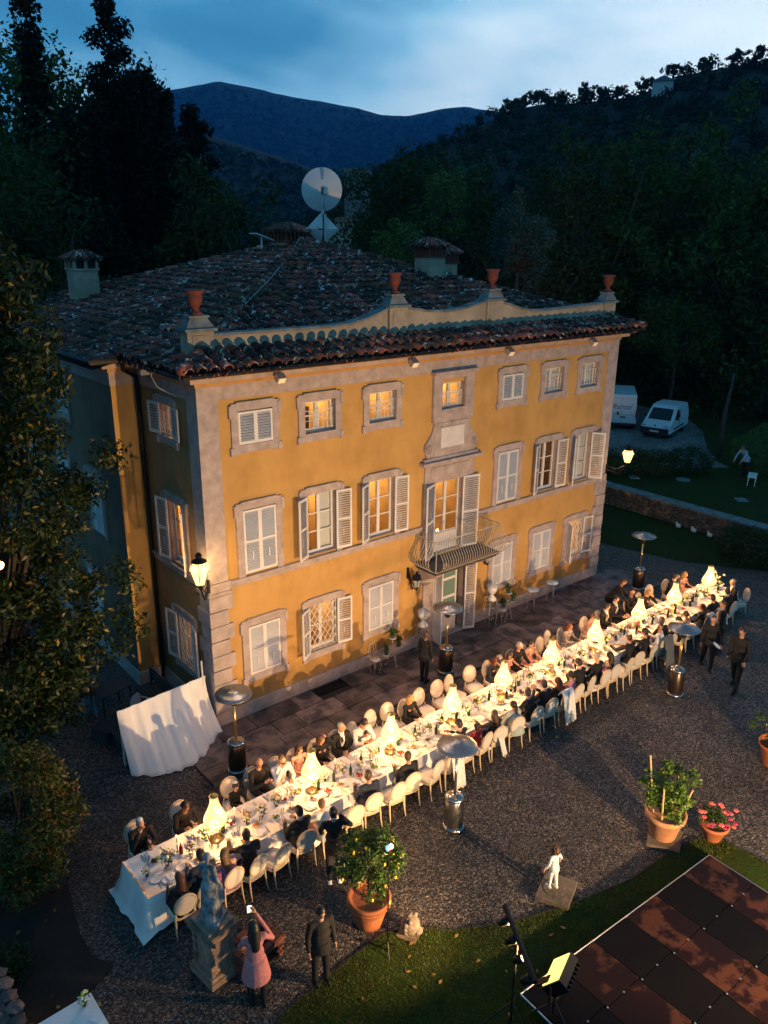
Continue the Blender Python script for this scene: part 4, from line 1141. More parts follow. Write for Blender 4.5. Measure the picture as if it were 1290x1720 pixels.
def make_meshes(P, vox=.019, skirt=False, long_top=0.0):
    f = P.female; k = P.head
    mb = MB(); hm = P.hm
    mb.ball(P.hc, (.074 * k, .092 * k, .108 * k), 14, mtx=hm)
    def H(x, y, z): return P.hc + hm @ Vector((x * k, y * k, z * k))
    mb.ball(H(0, .022, -.052), (.052 * k, .062 * k, .058 * k), 12)
    mb.ball(H(0, .094, -.012), (.013 * k, .020 * k, .022 * k), 8, mtx=hm)
    mb.ball(H(0, .085, .030), (.05 * k, .014 * k, .012 * k), 8, mtx=hm)
    for sg in (-1, 1): mb.ball(H(sg * .076, -.005, -.010), (.012 * k, .022 * k, .032 * k), 8, mtx=hm)
    mb.cap(P.neck - P.dir * .04, H(0, -.012, -.06), .056 if not f else .046, .050 if not f else .042, 10)
    # trunk
    wch = .150 if not f else .128
    c1 = P.pel + P.dir * .38; c0 = P.pel + P.dir * .17
    rot = P.dir.to_track_quat('Z', 'Y').to_matrix().to_4x4()
    mb.ball(P.pel, (.165 if f else .155, .125, .12), 12)
    mb.ball(c0, (wch * .95, .105, .15), 12, mtx=rot); mb.ball(c1, (wch, .112, .16), 12, mtx=rot)
    mb.cap(P.shl[0], P.shl[1], .055, .055, 10); mb.cap(P.neck - P.dir * .02, c1, .06, .10, 10)
    if f:
        for sg in (-1, 1): mb.ball(c1 + Vector((sg * .06, .085, -.02)), .052, 8)
    ex = MB()
    for i in (0, 1):
        q = .045 if not f else .037
        mb.cap(P.shl[i], P.elb[i], q, q * .78, 9); mb.cap(P.elb[i], P.wr[i], q * .78, q * .56, 9)
        hand(ex, P.wr[i], P.hd[i], P.hu[i], -1 if i == 0 else 1, k)
        mb.cap(P.hip[i], P.knee[i], .082, .056, 10); mb.cap(P.knee[i], P.ank[i], .055, .036, 10)
        mb.cap(P.ank[i] + Vector((0, -.03, -.05)), P.ank[i] + Vector((0, .13, -.055)), .034, .03, 8)
    for sg in (-1, 1):
        ex.ball(H(sg * .028, .086, .010), .011 * k, 6, mi=1)
    ex.ball(H(0, .083, -.052), (.022 * k, .008 * k, .007 * k), 6, mi=2, mtx=hm)
    out = {}
    out['body'] = remesh(mb, vox, ex, (None, EYE, LIP), 2)
    # garment for the upper body
    t = MB(); a = .018
    t.ball(P.pel + Vector((0, 0, .02)), (.178, .142, .13), 12); t.ball(c0, (wch + a + .012, .128, .165), 12, mtx=rot); t.ball(c1, (wch + a + .008, .130, .165), 12, mtx=rot)
    t.cap(P.shl[0] + Vector((0, 0, .004)), P.shl[1] + Vector((0, 0, .004)), .066, .066, 10)
    t.cap(P.neck - P.dir * .055, c1, .074, .115, 10)
    for i in (0, 1):
        q = .060 if not f else .050
        w2 = P.elb[i].lerp(P.wr[i], .93)
        t.cap(P.shl[i], P.elb[i], q, q * .86, 10); t.cap(P.elb[i], w2, q * .86, q * .72, 10)
    if P.stand or long_top:
        t.tube([P.pel + Vector((0, 0, .06)), P.pel + Vector((0, 0, -.16 - long_top))], [.18, .19 + long_top * .35], 14)
    out['top'] = remesh(t, vox, None, (None,), 3, 'jacket')
    # sleeveless version
    t = MB(); t.ball(P.pel + Vector((0, 0, .02)), (.176, .14, .13), 12); t.ball(c0, (wch + .018, .118, .16), 12, mtx=rot); t.ball(c1, (wch + .012, .124, .14), 12, mtx=rot)
    t.cap(P.shl[0] * .8 + P.shl[1] * .2 - P.dir * .03, P.shl[1] * .8 + P.shl[0] * .2 - P.dir * .03, .062, .062, 10)
    out['bodice'] = remesh(t, vox, None, (None,), 3, 'bodice')
    # shawl or cape: over shoulders, falling behind
    t = MB(); t.cap(P.shl[0], P.shl[1], .085, .085, 12); t.tube([P.neck - P.dir * .03, c1, c0 - Vector((0, .02, 0)), P.pel + Vector((0, -.05, -.1))], [.10, .20, .22, .25], 14)
    for i in (0, 1): t.cap(P.shl[i], P.elb[i], .082, .10, 10)
    out['shawl'] = remesh(t, vox * 1.2, None, (None,), 3, 'shawl')
    t = MB()
    if skirt:
        if P.stand: t.tube([P.pel + Vector((0, 0, .1)), P.pel + Vector((0, 0, -.2)), Vector((0, 0, .18))], [.15, .21, .32], 16)
        else:
            for i in (0, 1):
                t.cap(P.hip[i], P.knee[i] + Vector((0, 0, .01)), .13, .12, 10); t.cap(P.knee[i], P.ank[i] + Vector((0, 0, .08)), .12, .13, 10)
            t.ball(P.pel + Vector((0, .1, -.03)), (.2, .2, .12), 12); t.ball((0, .33, .42), (.15, .14, .12), 10)
    else:
        for i in (0, 1):
            t.cap(P.hip[i], P.knee[i], .100, .076, 10); t.cap(P.knee[i], P.ank[i] + Vector((0, 0, .01)), .074, .056, 10)
        t.ball(P.pel + Vector((0, 0, -.02)), (.172, .132, .11), 12)
    out['legs'] = remesh(t, vox, None, (None,), 2, 'trousers')
    t = MB()
    for i in (0, 1):
        A = P.ank[i]
        t.cap(A + Vector((0, -.035, -.048)), A + Vector((0, .14, -.055)), .042, .038, 8); t.cbox(A + Vector((0, .05, -.08)), (.078, .25, .02))
    out['shoes'] = t.mesh('shoes', [None], True)
    # hair
    h = MB(); h.ball(H(0, -.014, .020), (.083 * k, .097 * k, .108 * k), 14, mtx=hm); h.ball(H(0, -.045, -.02), (.078 * k, .062 * k, .085 * k), 12, mtx=hm)
    out['hair_short'] = h.mesh('hair', [None], True)
    h = MB(); h.ball(H(0, -.014, .022), (.090 * k, .102 * k, .110 * k), 14, mtx=hm)
    bk = P.neck + Vector((0, -.10, -.16))
    h.cap(H(0, -.05, -.02), bk, .090 * k, .075, 12); h.cap(H(-.055, -.03, -.04), P.neck + Vector((-.08, -.06, -.10)), .045, .04, 8); h.cap(H(.055, -.03, -.04), P.neck + Vector((.08, -.06, -.10)), .045, .04, 8)
    out['hair_long'] = remesh(h, .016, None, (None,), 2, 'hair')
    h = MB(); h.ball(H(0, -.014, .022), (.085 * k, .098 * k, .108 * k), 14, mtx=hm); h.ball(H(0, -.10, .0), .045, 10)
    out['hair_bun'] = h.mesh('hair', [None], True)
    h = MB(); h.ball(H(0, -.014, .022), (.087 * k, .100 * k, .110 * k), 14, mtx=hm); h.tube([H(0, -.08, .0), P.neck + Vector((.01, -.11, -.05)), P.neck + Vector((.02, -.135, -.22)), P.neck + Vector((.02, -.13, -.36))], [.05, .035, .03, .012], 8)
    out['hair_braid'] = h.mesh('hair', [None], True)
    h = MB(); h.ball(H(0, -.03, .045), (.072 * k, .085 * k, .078 * k), 12, mtx=hm)
    out['hair_cropped'] = h.mesh('hair', [None], True)
    h = MB()
    for q in range(46):
        v = Vector((rng.normal(), rng.normal() - .3, rng.normal() + .5)).normalized()
        if v.y > .55 and v.z < .5: continue
        h.ball(P.hc + hm @ Vector((v.x * .085 * k, v.y * .09 * k, v.z * .10 * k + .01)), .034 * k, 6)
    out['hair_curly'] = h.mesh('hair', [None], True)
    h = MB(); h.lathe([(.058 * k, 0), (.050 * k, .018 * k), (.028 * k, .032 * k), (.004, .036 * k)], 12)
    q_ = Matrix.Translation(H(0, -.035, .093)) @ hm @ Matrix.Rotation(R(22), 4, 'X'); h.v = [tuple(q_ @ Vector(v)) for v in h.v]
    out['kippah'] = h.mesh('kippah', [None], True)
    # shirt front and collar
    h = MB(); fr = Vector((0, 1, 0)); n_ = P.neck
    pts = [n_ + Vector((-.045, .055, .01)), n_ + Vector((.045, .055, .01)), c1 + Vector((.055, .140, -.02)), c0 + Vector((.012, .135, .02)), c0 + Vector((-.012, .135, .02)), c1 + Vector((-.055, .140, -.02))]
    h.add([p + Vector((0, .004, 0)) for p in pts] + [p - Vector((0, .03, 0)) for p in pts], [(0, 1, 2, 3, 4, 5), (0, 5, 11, 6), (1, 7, 8, 2), (2, 8, 9, 3), (5, 4, 10, 11)])
    ring = [n_ + P.dir * .035 + Vector((.060 * math.cos(a_), .060 * math.sin(a_) + .005, .018 - .018 * math.sin(a_))) for a_ in [2 * PI * j / 14 for j in range(14)]]
    h.tube(ring, .014, 6, closed=True)
    out['shirt'] = h.mesh('shirt', [None], False)
    return out
PM = {}
def pose(name, skirt=False, long_top=0.0, vox=.019, **k):
    P = Pose(**k); PM[name] = make_meshes(P, vox, skirt, long_top); return P
def over(name, me, m_, parent):
    o = put(name, me, parent)
    if len(o.material_slots) == 0: me.materials.append(None)
    o.material_slots[0].link = 'OBJECT'; o.material_slots[0].material = m_
    return o
def person(pname, loc, rotz, label, skin=0, hair='hair_short', hc='brown', top='top', tm=None, lm=None, shirt=False, kippah=None, scale=1.0, group=None, shoes=None, sm=None):
    t = thing('person', label, 'person', loc, rotz, group)
    t.scale = (scale,) * 3
    Q = PM[pname]
    over('body', Q['body'], SKIN[skin], t)
    nm = {'top': 'jacket', 'bodice': 'bodice', 'shawl': 'shawl'}
    for tt in ([top] if isinstance(top, str) else top):
        mm = tm if not isinstance(tm, (list, tuple)) else tm[(list(top)).index(tt)]
        over(nm[tt], Q[tt], mm or BLACK, t)
    over('trousers', Q['legs'], lm or tm or BLACK, t) if not isinstance(tm, (list, tuple)) or lm else over('trousers', Q['legs'], tm[0], t)
    over('shoes', Q['shoes'], shoes or IRON, t)
    if hair: over('hair', Q[hair], HAIRC[hc], t)
    if shirt: over('shirt', Q['shirt'], sm or SHIRT, t)
    if kippah: over('kippah', Q['kippah'], kippah, t)
    return t
pose('sit_table', lean=9, yaw=0, pitch=16)
pose('sit_turn', lean=10, yaw=-38, pitch=8, arms=('table', 'lap'))
pose('sit_turn2', lean=12, yaw=40, pitch=10, arms=('lap', 'table'))
pose('sit_eat', lean=19, yaw=10, pitch=26, arms=('table', 'face'))
pose('sit_reach', lean=16, yaw=-18, pitch=12, arms=('reach', 'table'))
pose('sit_clasp', lean=9, yaw=-22, pitch=14, arms=('clasp', 'clasp'))
pose('sit_bow', lean=26, yaw=12, pitch=38, arms=('table', 'table'))
pose('sit_back', lean=2, yaw=60, pitch=0, twist=25, arms=('aside', 'table'))
pose('f_table', lean=9, yaw=14, pitch=14, female=True, skirt=True, sc=.95)
pose('f_turn', lean=10, yaw=48, pitch=10, female=True, skirt=True, arms=('table', 'table'))
pose('f_turn2', lean=12, yaw=-42, pitch=12, female=True, skirt=True, arms=('reach', 'table'))
pose('f_hair', lean=9, yaw=20, pitch=6, female=True, skirt=True, arms=('hair', 'table'))
pose('f_eat', lean=17, yaw=-10, pitch=22, female=True, skirt=True, arms=('face', 'table'))
pose('kid_sit', lean=6, yaw=-10, pitch=12, arms=('table', 'table'), head=1.25)
pose('stand_phone', stand=True, lean=4, yaw=-8, pitch=6, arms=('down', 'ear'))
pose('stand_film', stand=True, lean=3, yaw=0, pitch=-2, arms=('down', 'phone'), female=True, long_top=.18, stride=.06)
pose('stand_walk', stand=True, lean=5, stride=.22, arms=('swing', 'hang'), pitch=14)
pose('stand_still', stand=True, lean=3, stride=.03, arms=('hang', 'hang'), pitch=12)
pose('stand_tray', stand=True, lean=26, stride=.10, arms=('tray', 'down'), pitch=16)
pose('toddler', stand=True, lean=1, stride=.08, arms=('aside', 'aside'), pitch=4, head=1.7)
pose('bend', stand=True, lean=34, stride=.05, arms=('down', 'down'), pitch=16)
C.children.unlink(tmpcol); bpy.data.collections.remove(tmpcol)

TY0, TY1, TX0, TX1 = -4.95, -3.80, -4.05, 17.2
# (x, y-offset, pose, hair, hair colour, top kind, material, shirt, kippah, skin, label)
B_ = 'black'
HOUSE = [
 (-3.52, 0, 'sit_eat', 'hair_cropped', 'grey', 'top', BLACK, False, IVORY, 1, 'man in black with a pale skullcap at the table corner by the hanging cloth'),
 (-2.62, 0, 'sit_bow', 'hair_short', 'black', 'top', BLACK, False, None, 2, 'dark-haired guest in black bowed low over the table behind the first lamp'),
 (-1.42, 0, 'kid_sit', 'hair_short', 'black', 'top', BLACK, False, IVORY, 0, 'child in black with a white cap and sunglasses seated in a large oval chair'),
 (-.80, 0, 'sit_clasp', None, 'grey', 'top', BLACK, False, None, 1, 'bald man in black clasping his hands on the house side of the table'),
 (-.30, -.05, 'sit_eat', 'hair_cropped', 'light', 'top', SHIRT, False, None, 0, 'man in a white shirt leaning forward beside the second lamp'),
 (.26, 0, 'f_table', 'hair_long', 'brown', 'bodice', ROSE, False, None, 0, 'brown-haired woman half hidden behind the second lamp'),
 (.86, 0, 'f_hair', 'hair_long', 'brown', 'top', BLACK, False, None, 1, 'woman in black lifting one hand to her brown hair'),
 (1.42, 0, 'sit_turn2', 'hair_cropped', 'grey', 'top', BLACK, True, None, 1, 'balding man in black jacket and open white shirt facing along the table'),
 (1.98, 0, 'sit_bow', 'hair_short', 'black', 'top', SHIRT, False, None, 1, 'man in a white shirt bending over the child on his lap'),
 (3.60, 0, 'f_turn', 'hair_long', 'blond', 'top', BLACK, False, None, 0, 'fair-haired guest in a black coat alone between empty oval chairs'),
 (6.70, .05, 'f_eat', 'hair_long', 'auburn', 'top', NAVY, False, None, 1, 'dark-haired guest behind the fifth lamp on the house side'),
 (7.20, -.05, 'f_turn2', 'hair_long', 'brown', 'bodice', ROSE, False, None, 0, 'woman with long brown hair and bare arms in a rose dress'),
 (7.66, 0, 'sit_table', 'hair_short', 'grey', 'top', BLACK, False, None, 1, 'grey-haired man in black between two women on the house side'),
 (8.20, 0, 'f_table', 'hair_bun', 'black', 'bodice', ROSE, False, None, 0, 'woman with pinned dark hair and bare shoulders beside the sixth lamp'),
 (8.92, -.1, 'f_eat', 'hair_short', 'brown', 'bodice', BLACK, False, None, 0, 'woman in a sleeveless black top resting her bare forearms on the table'),
 (9.92, 0, 'f_table', 'hair_long', 'auburn', 'top', PATT, False, None, 1, 'woman in a patterned silk dress before the seventh lamp'),
 (11.05, 0, 'f_turn', 'hair_short', 'brown', 'bodice', ROSE, False, None, 0, 'smiling short-haired woman beside the seventh lamp'),
 (11.72, 0, 'sit_turn2', 'hair_short', 'black', 'top', BLACK, True, None, 0, 'young man in black suit with white shirt and thin tie'),
 (12.40, .12, 'sit_table', 'hair_short', 'black', 'top', BLACK, True, None, 0, 'man in an open black jacket and long white shirt before the eighth lamp'),
 (13.30, .12, 'sit_clasp', 'hair_cropped', 'black', 'top', BLACK, False, None, 1, 'dark man in black behind the eighth lamp with hands together'),
 (13.95, -.05, 'f_eat', 'hair_long', 'blond', 'top', BLACK, False, None, 0, 'woman with long blond hair falling forward over her face'),
 (15.62, 0, 'sit_turn2', 'hair_short', 'black', 'top', BLACK, True, None, 0, 'man in a black dinner jacket and bow tie by the ninth lamp'),
 (16.25, -.05, 'f_table', 'hair_long', 'blond', 'bodice', ROSE, False, None, 0, 'fair woman in a pale dress beside the last lamp'),
]
LAWN = [
 (-3.55, 0, 'f_table', 'hair_long', 'auburn', 'top', BLACK, False, None, 1, 'woman in black with long auburn hair at the statue end of the table'),
 (-3.05, .10, 'sit_table', 'hair_short', 'black', 'top', NAVY, False, None, 1, 'dark guest sitting just behind the marble statue'),
 (-2.62, 0, 'f_turn2', 'hair_long', 'light', 'bodice', PURPLE, False, None, 0, 'woman in a lilac dress with long light brown hair'),
 (-2.12, .02, 'sit_reach', 'hair_short', 'brown', 'top', BLACK, False, None, 1, 'man in black leaning on the table beside the woman in lilac'),
 (-.96, 0, 'sit_table', 'hair_short', 'black', 'top', BLACK, True, None, 1, 'man in black with a white collar seen from behind by the draped woman'),
 (-.38, 0, 'f_turn2', 'hair_short', 'light', ('bodice', 'shawl'), (ROSE, IVORY), False, None, 0, 'woman wrapped in a white shawl reaching across the table'),
 (.80, 0, 'sit_turn', 'hair_short', 'brown', 'top', NAVY, False, None, 1, 'man in a navy jacket sitting sideways on the court side'),
 (1.93, 0, 'sit_turn', 'hair_short', 'brown', 'top', CHAR, False, None, 1, 'man in a charcoal jacket bent towards a glowing phone'),
 (3.66, .15, 'sit_table', 'hair_short', 'black', 'top', BLACK, True, None, 1, 'man in black just beyond the big patio heater disc'),
 (4.18, 0, 'kid_sit', 'hair_short', 'black', 'top', REDC, False, None, 1, 'small child in a crimson top beside the woman in black'),
 (4.74, 0, 'f_turn2', 'hair_long', 'brown', 'top', BLACK, False, None, 0, 'woman in a black dress with loose brown hair raising her hand'),
 (5.38, 0, 'f_table', 'hair_braid', 'black', ('bodice', 'shawl'), (PURPLE, GREYG), False, None, 1, 'woman with a long black braid over a grey-green shawl'),
 (6.02, .05, 'sit_turn', 'hair_short', 'black', 'top', BLACK, True, None, 1, 'dark-haired man in black suit next to the woman with the braid'),
 (6.62, .05, 'sit_clasp', 'hair_short', 'black', 'top', BLACK, True, None, 0, 'man in black suit with his hands raised near his chin'),
 (7.14, .02, 'f_table', 'hair_long', 'auburn', 'top', BLACK, False, None, 1, 'woman in black with long dark hair at the chair with the white cloth'),
 (7.70, 0, 'f_turn2', 'hair_bun', 'black', 'bodice', PURPLE, False, None, 1, 'woman in a pink and violet dress with pinned black hair'),
 (8.22, .08, 'sit_eat', 'hair_short', 'black', 'top', BLACK, True, None, 1, 'man in black bending low to his plate'),
 (8.86, .05, 'sit_table', 'hair_cropped', 'grey', 'top', BLACK, False, None, 0, 'bald grey man in black on the court side'),
 (9.38, 0, 'f_table', 'hair_long', 'black', 'bodice', ROSE, False, None, 0, 'woman with long straight black hair beside the empty pale seat'),
 (10.52, .08, 'sit_reach', 'hair_short', 'black', 'top', BLACK, False, IVORY, 1, 'man with an embroidered skullcap stretching his arm to the table'),
 (11.18, .05, 'sit_table', 'hair_short', 'black', 'top', BLACK, False, None, 1, 'close-cropped man in black with his back to the court'),
 (11.76, 0, 'sit_back', 'hair_cropped', 'brown', 'top', SHIRT, False, None, 1, 'man in white shirt sleeves and a dark waistcoat turned round on his chair'),
 (12.22, .15, 'sit_turn', 'hair_short', 'brown', 'top', BLACK, False, None, 1, 'man in black listening to the man in shirt sleeves'),
 (12.90, 0, 'f_table', 'hair_long', 'black', 'top', BLACK, False, None, 1, 'woman with black hair just beyond the farther patio heater disc'),
 (13.45, 0, 'f_eat', 'hair_bun', 'brown', 'bodice', ROSE, False, None, 1, 'woman with bare arms leaning towards the ninth lamp'),
 (14.30, 0, 'f_turn', 'hair_long', 'auburn', 'top', BLACK, False, None, 0, 'auburn-haired woman in black leaning on her elbow'),
 (15.02, .05, 'sit_turn', 'hair_short', 'black', 'top', BLACK, False, None, 0, 'young man in black near the end of the table'),
 (15.85, 0, 'sit_turn', 'hair_short', 'black', 'top', BLACK, True, None, 1, 'man in black suit with one arm along a chair back at the table end'),
]
GUESTS = {'h': [], 'l': []}
for side, lst, oy, rz in (('h', HOUSE, -3.31, PI), ('l', LAWN, -5.33, 0.0)):
    for (x, dy, ps, hr, hcol, tp, tm_, sh_, kp, sk_, lb) in lst:
        kid = ps == 'kid_sit'
        z = .16 if kid else 0
        sgn = 1 if side == 'l' else -1
        sc_ = .66 if kid else (.93 if ps.startswith('f_') else random.uniform(.96, 1.02))
        y_ = oy + dy * 1 + (sgn * .12 if kid else 0)
        person(ps, (x, y_, z), rz + random.uniform(-.12, .12), lb, sk_, hr, hcol, tp, tm_, None if not isinstance(tm_, tuple) else tm_[0], sh_, kp, sc_, 'guests at the long table')
        GUESTS[side].append((x, lb))
person('kid_sit', (1.98, -3.62, .24), PI, 'small child in a dark waistcoat on the lap of the man in white', 0, 'hair_short', 'black', 'top', SHIRT, BLACK, False, None, .55, 'guests at the long table')
person('sit_turn', (16.75, -5.05, 0), .9, 'balding man in black sitting at the far table corner', 1, 'hair_cropped', 'grey', 'top', BLACK, None, True, None, 1, 'guests at the long table')
# people on their feet
def heading(dx, dy): return math.atan2(dy, dx) - PI / 2
person('stand_phone', (-.74, -6.10, 0), heading(.5, 1), 'standing man in black with white trainers phoning beside the lemon tree', 1, 'hair_short', 'black', 'top', BLACK, CHAR, True, None, .98, None, SHIRT)
pw = person('stand_film', (-3.28, -7.42, 0), heading(.35, 1), 'standing woman in a loose pink jacket and black trousers filming with her phone', 1, 'hair_long', 'black', 'top', PINK, BLACK, False, None, .98)
ph = thing('phone', 'phone with a lit screen held up by the woman in pink', 'phone', (-3.28 + .14, -7.42 + .38, 1.60), heading(.35, 1))
MB().cbox((0, 0, 0), (.072, .009, .15)).build('case', IRON, ph); MB().cbox((0, -.0065, 0), (.066, .002, .14)).build('screen', mat('phone_screen', (.9, .9, .9), .3, emit=(1, .95, .85), estr=4), ph)
person('stand_still', (-2.24, -7.76, 0), heading(-.2, -1), 'dark figure in black walking at the gravel edge between the statue and the lemon tree', 1, 'hair_short', 'black', 'top', BLACK, BLACK, scale=.95)
person('stand_walk', (12.78, -6.35, 0), heading(-.8, -.6), 'waiter in black striding past the table with a plate', 1, 'hair_cropped', 'brown', 'top', BLACK, BLACK)
pl_ = MB().lathe([(.02, 0), (.09, .004), (.13, .018), (.125, .02), (.08, .010), (.02, .008)], 16).build('plate', PORC, None, True, loc=(12.45, -6.72, 1.02)); pl_.rotation_euler = (.5, .3, 0)
tag(pl_, 'white plate carried by the waiter in black striding past the table', 'plate')
person('stand_walk', (12.35, -7.45, 0), heading(-1, -.1), 'tall dark walking figure farthest out on the gravel beside the table', 1, 'hair_short', 'black', 'top', BLACK, BLACK, scale=1.12)
person('stand_still', (13.9, -6.10, 0), heading(-.3, 1), 'dark waiter standing behind the draped chair near the table end', 1, 'hair_cropped', 'brown', 'top', BLACK, BLACK)
person('bend', (13.0, -2.72, 0), heading(.6, -1), 'waiter in black standing on the terrace edge and bending to the table', 1, 'hair_short', 'brown', 'top', BLACK, BLACK)
person('stand_still', (5.62, -1.72, .05), heading(1, .2), 'dim dark figure passing on the terrace beside the middle patio heater', 2, 'hair_short', 'brown', 'top', BLACK, BLACK, scale=.9)
person('bend', (30.5, 1.7, .9), heading(-1, .3), 'helper in a pale blue top bending over a bench in the raised garden', 1, 'hair_short', 'brown', 'top', TEALC, BLACK)
person('toddler', (2.40, -8.98, .12), heading(.05, 1), 'small curly-haired child in a white suit walking away on a stone slab', 1, 'hair_curly', 'brown', 'top', SHIRT, SHIRT, False, None, .53, None, SHIRT)
mb = MB(); mb.prism([(-.38, -.30), (.36, -.36), (.42, .26), (-.32, .34)], .0, .10, axis='z'); mb.lathe([(.20, .101), (.22, .115), (.18, .118)], 14, c=(0, .02, 0))
tag(mb.build('plinth_slab', mat('mossy_stone', (.12, .095, .07), .9, nscale=4, namt=.5, bump=.6), None, loc=(2.42, -9.05, .01), rot=.5), 'worn square stone slab under the child in white', 'stone slab')

# ------------------------------------------------------------------ chairs
CH_Z = .74
def make_chair():
    t = thing('oval_back_chair', 'x', 'chair')
    mb = MB(); poly = []
    for k in range(20):
        a_ = 2 * PI * k / 20; c_, s_ = math.cos(a_), math.sin(a_)
        poly.append((.235 * abs(c_) ** .6 * (1 if c_ > 0 else -1), .22 * abs(s_) ** .6 * (1 if s_ > 0 else -1)))
    mb.prism(poly, .43, .49, axis='z'); mb.ball((0, 0, .485), (.20, .19, .035), 12)
    mb.build('seat', FABR, t, True)
    mb = MB(); mb.prism([(a * 1.04, b * 1.04) for a, b in poly], .385, .429, axis='z'); mb.build('seat_frame', WOODP, t)
    def bp(a, r1, r2, y=0):     # point on the leaning oval
        z = CH_Z + r2 * math.sin(a); return (r1 * math.cos(a), -.225 - (z - .45) * .16 + y, z)
    mb = MB(); mb.tube([bp(2 * PI * k / 22, .205, .235) for k in range(22)], .020, 6, closed=True); mb.build('back_frame', WOODP, t, True)
    mb = MB(); vs = [bp(2 * PI * k / 22, .19, .22, .02) for k in range(22)] + [bp(2 * PI * k / 22, .19, .22, -.02) for k in range(22)] + [(0, -.225 - (CH_Z - .45) * .16 + .035, CH_Z), (0, -.225 - (CH_Z - .45) * .16 - .03, CH_Z)]
    mb.add(vs, [(44, k, (k + 1) % 22) for k in range(22)] + [(45, 22 + (k + 1) % 22, 22 + k) for k in range(22)]); mb.build('back_pad', FABR, t, True)
    for sx in (-1, 1):
        mb = MB(); mb.tube([(sx * .19, .17, .40), (sx * .195, .18, .20), (sx * .19, .185, 0)], [.026, .020, .011], 7); mb.build('leg', WOODP, t, True)
        mb = MB(); mb.tube([(sx * .165, -.20, .56), (sx * .185, -.20, .42), (sx * .19, -.225, .20), (sx * .20, -.27, 0)], [.016, .024, .018, .012], 7); mb.build('leg', WOODP, t, True)
    return t
chair0 = make_chair(); used = [False]
def chair(x, y, rz, label):
    g_ = 'oval back chairs round the long table'
    if not used[0]:
        used[0] = True; chair0.location = (x, y, 0); chair0.rotation_euler = (0, 0, rz); chair0['label'] = label; chair0['group'] = g_; return chair0
    return dup(chair0, (x, y, 0), rz, label, g_)
CUTS = (' on ', ' beside ', ' behind ', ' before ', ' by ', ' between ', ' at ', ' next ', ' seen ', ' near ', ' just ', ' facing ', ' alone ', ' resting ', ' leaning ', ' half ', ' who ', ' clasping ', ' bending ', ' bowed ', ' turned ', ' listening ', ' reaching ', ' stretching ', ' lifting ', ' sitting ')
def short(lb, pool):
    cuts = sorted({lb.find(c_) for c_ in CUTS if lb.find(c_) > 0})
    for c_ in cuts:
        sh_ = lb[:c_]
        if len(sh_.split()) >= 3 and not sh_.endswith((' with', ' in', ' a', ' and')) and sum(1 for o_ in pool if o_.startswith(sh_)) == 1: return sh_
    return ' '.join(lb.split()[:11])
POOL = [q[10] for q in HOUSE + LAWN]
for side, oy, rz in (('h', -3.42, PI), ('l', -5.22, 0.0)):
    for x, lb in GUESTS[side]:
        lab = 'cream oval-back chair seating the ' + short(lb, POOL)
        chair(x + random.uniform(-.03, .03), oy + random.uniform(-.02, .02), rz + random.uniform(-.22, .22), ' '.join(lab.split()[:16]))
EMPTY = [
 (2.62, 'h', 'empty cream oval-back chair just behind the third lamp'), (3.12, 'h', 'empty cream oval-back chair beside the fair-haired guest in black, third-lamp side'),
 (4.22, 'h', 'empty cream oval-back chair beside the fair-haired guest, fourth-lamp side'), (4.84, 'h', 'empty cream oval-back chair hidden partly by the fourth lamp'),
 (5.36, 'h', 'empty cream oval-back chair just past the fourth lamp'), (6.04, 'h', 'empty cream oval-back chair before the fifth lamp'),
 (9.45, 'h', 'empty pale chair between the bare-armed woman and the patterned dress'), (14.75, 'h', 'empty cream chair on the house side beside the ninth lamp'),
 (-1.60, 'l', 'empty cream oval-back chair with dappled shade behind the statue end'), (.28, 'l', 'empty cream chair between the white shawl and the navy jacket'),
 (1.42, 'l', 'empty cream chair between the two men in navy and charcoal'), (2.50, 'l', 'empty cream chair beside the man with the glowing phone'),
 (3.10, 'l', 'cream chair with a white shawl hanging from it under the heater disc'), (9.92, 'l', 'empty cream chair pulled out beside the long black hair'),
]
for x, sd, lb in EMPTY:
    chair(x, -3.30 if sd == 'h' else -5.27, (PI if sd == 'h' else 0) + random.uniform(-.25, .25), lb)
chair(16.95, -5.10, .9, 'cream oval-back chair at the far corner under the balding man')
chair(16.9, -4.0, PI / 2 + .2, 'cream oval-back chair turned to the far end of the table')
def drape(x, y, z1, z0, w_, m_, label, rz=0.0, name='shawl', cat='shawl'):
    n_ = 16; vs = []; fs = []
    prof = [(-.03, .10, z1 - .12), (-.015, .05, z1 - .01), (0, 0, z1), (0, -.05, z1 - .03)] + [(0, -.07 - .03 * k, z1 - .05 - (z1 - .05 - z0) * k / 5) for k in range(1, 6)]
    for j, (_, yy, zz) in enumerate(prof):
        for i in range(n_ + 1):
            u = (i / n_ - .5) * w_ * (1 - .06 * j / 8)
            vs.append((u, yy + .018 * math.sin(i * 1.9) * min(1, j / 4), zz - .03 * math.sin(i * .55 + 1) * (j / 8)))
    for j in range(len(prof) - 1):
        for i in range(n_): fs.append((j * (n_ + 1) + i, j * (n_ + 1) + i + 1, (j + 1) * (n_ + 1) + i + 1, (j + 1) * (n_ + 1) + i))
    o = MB().add(vs, fs).build(name, m_, None, True, loc=(x, y, 0), rot=rz)
    sd = o.modifiers.new('thick', 'SOLIDIFY'); sd.thickness = .008
    return tag(o, label, cat)
drape(7.16, -5.50, 1.0, .16, .44, IVORY, 'white cloth draped over the back of the chair of the woman in black')
drape(3.10, -5.52, 1.0, .10, .36, IVORY, 'white shawl hanging from the chair under the heater disc')
drape(4.62, -5.50, .72, .30, .14, IVORY, 'narrow white scarf hanging from the chair of the woman raising her hand', name='scarf', cat='scarf')
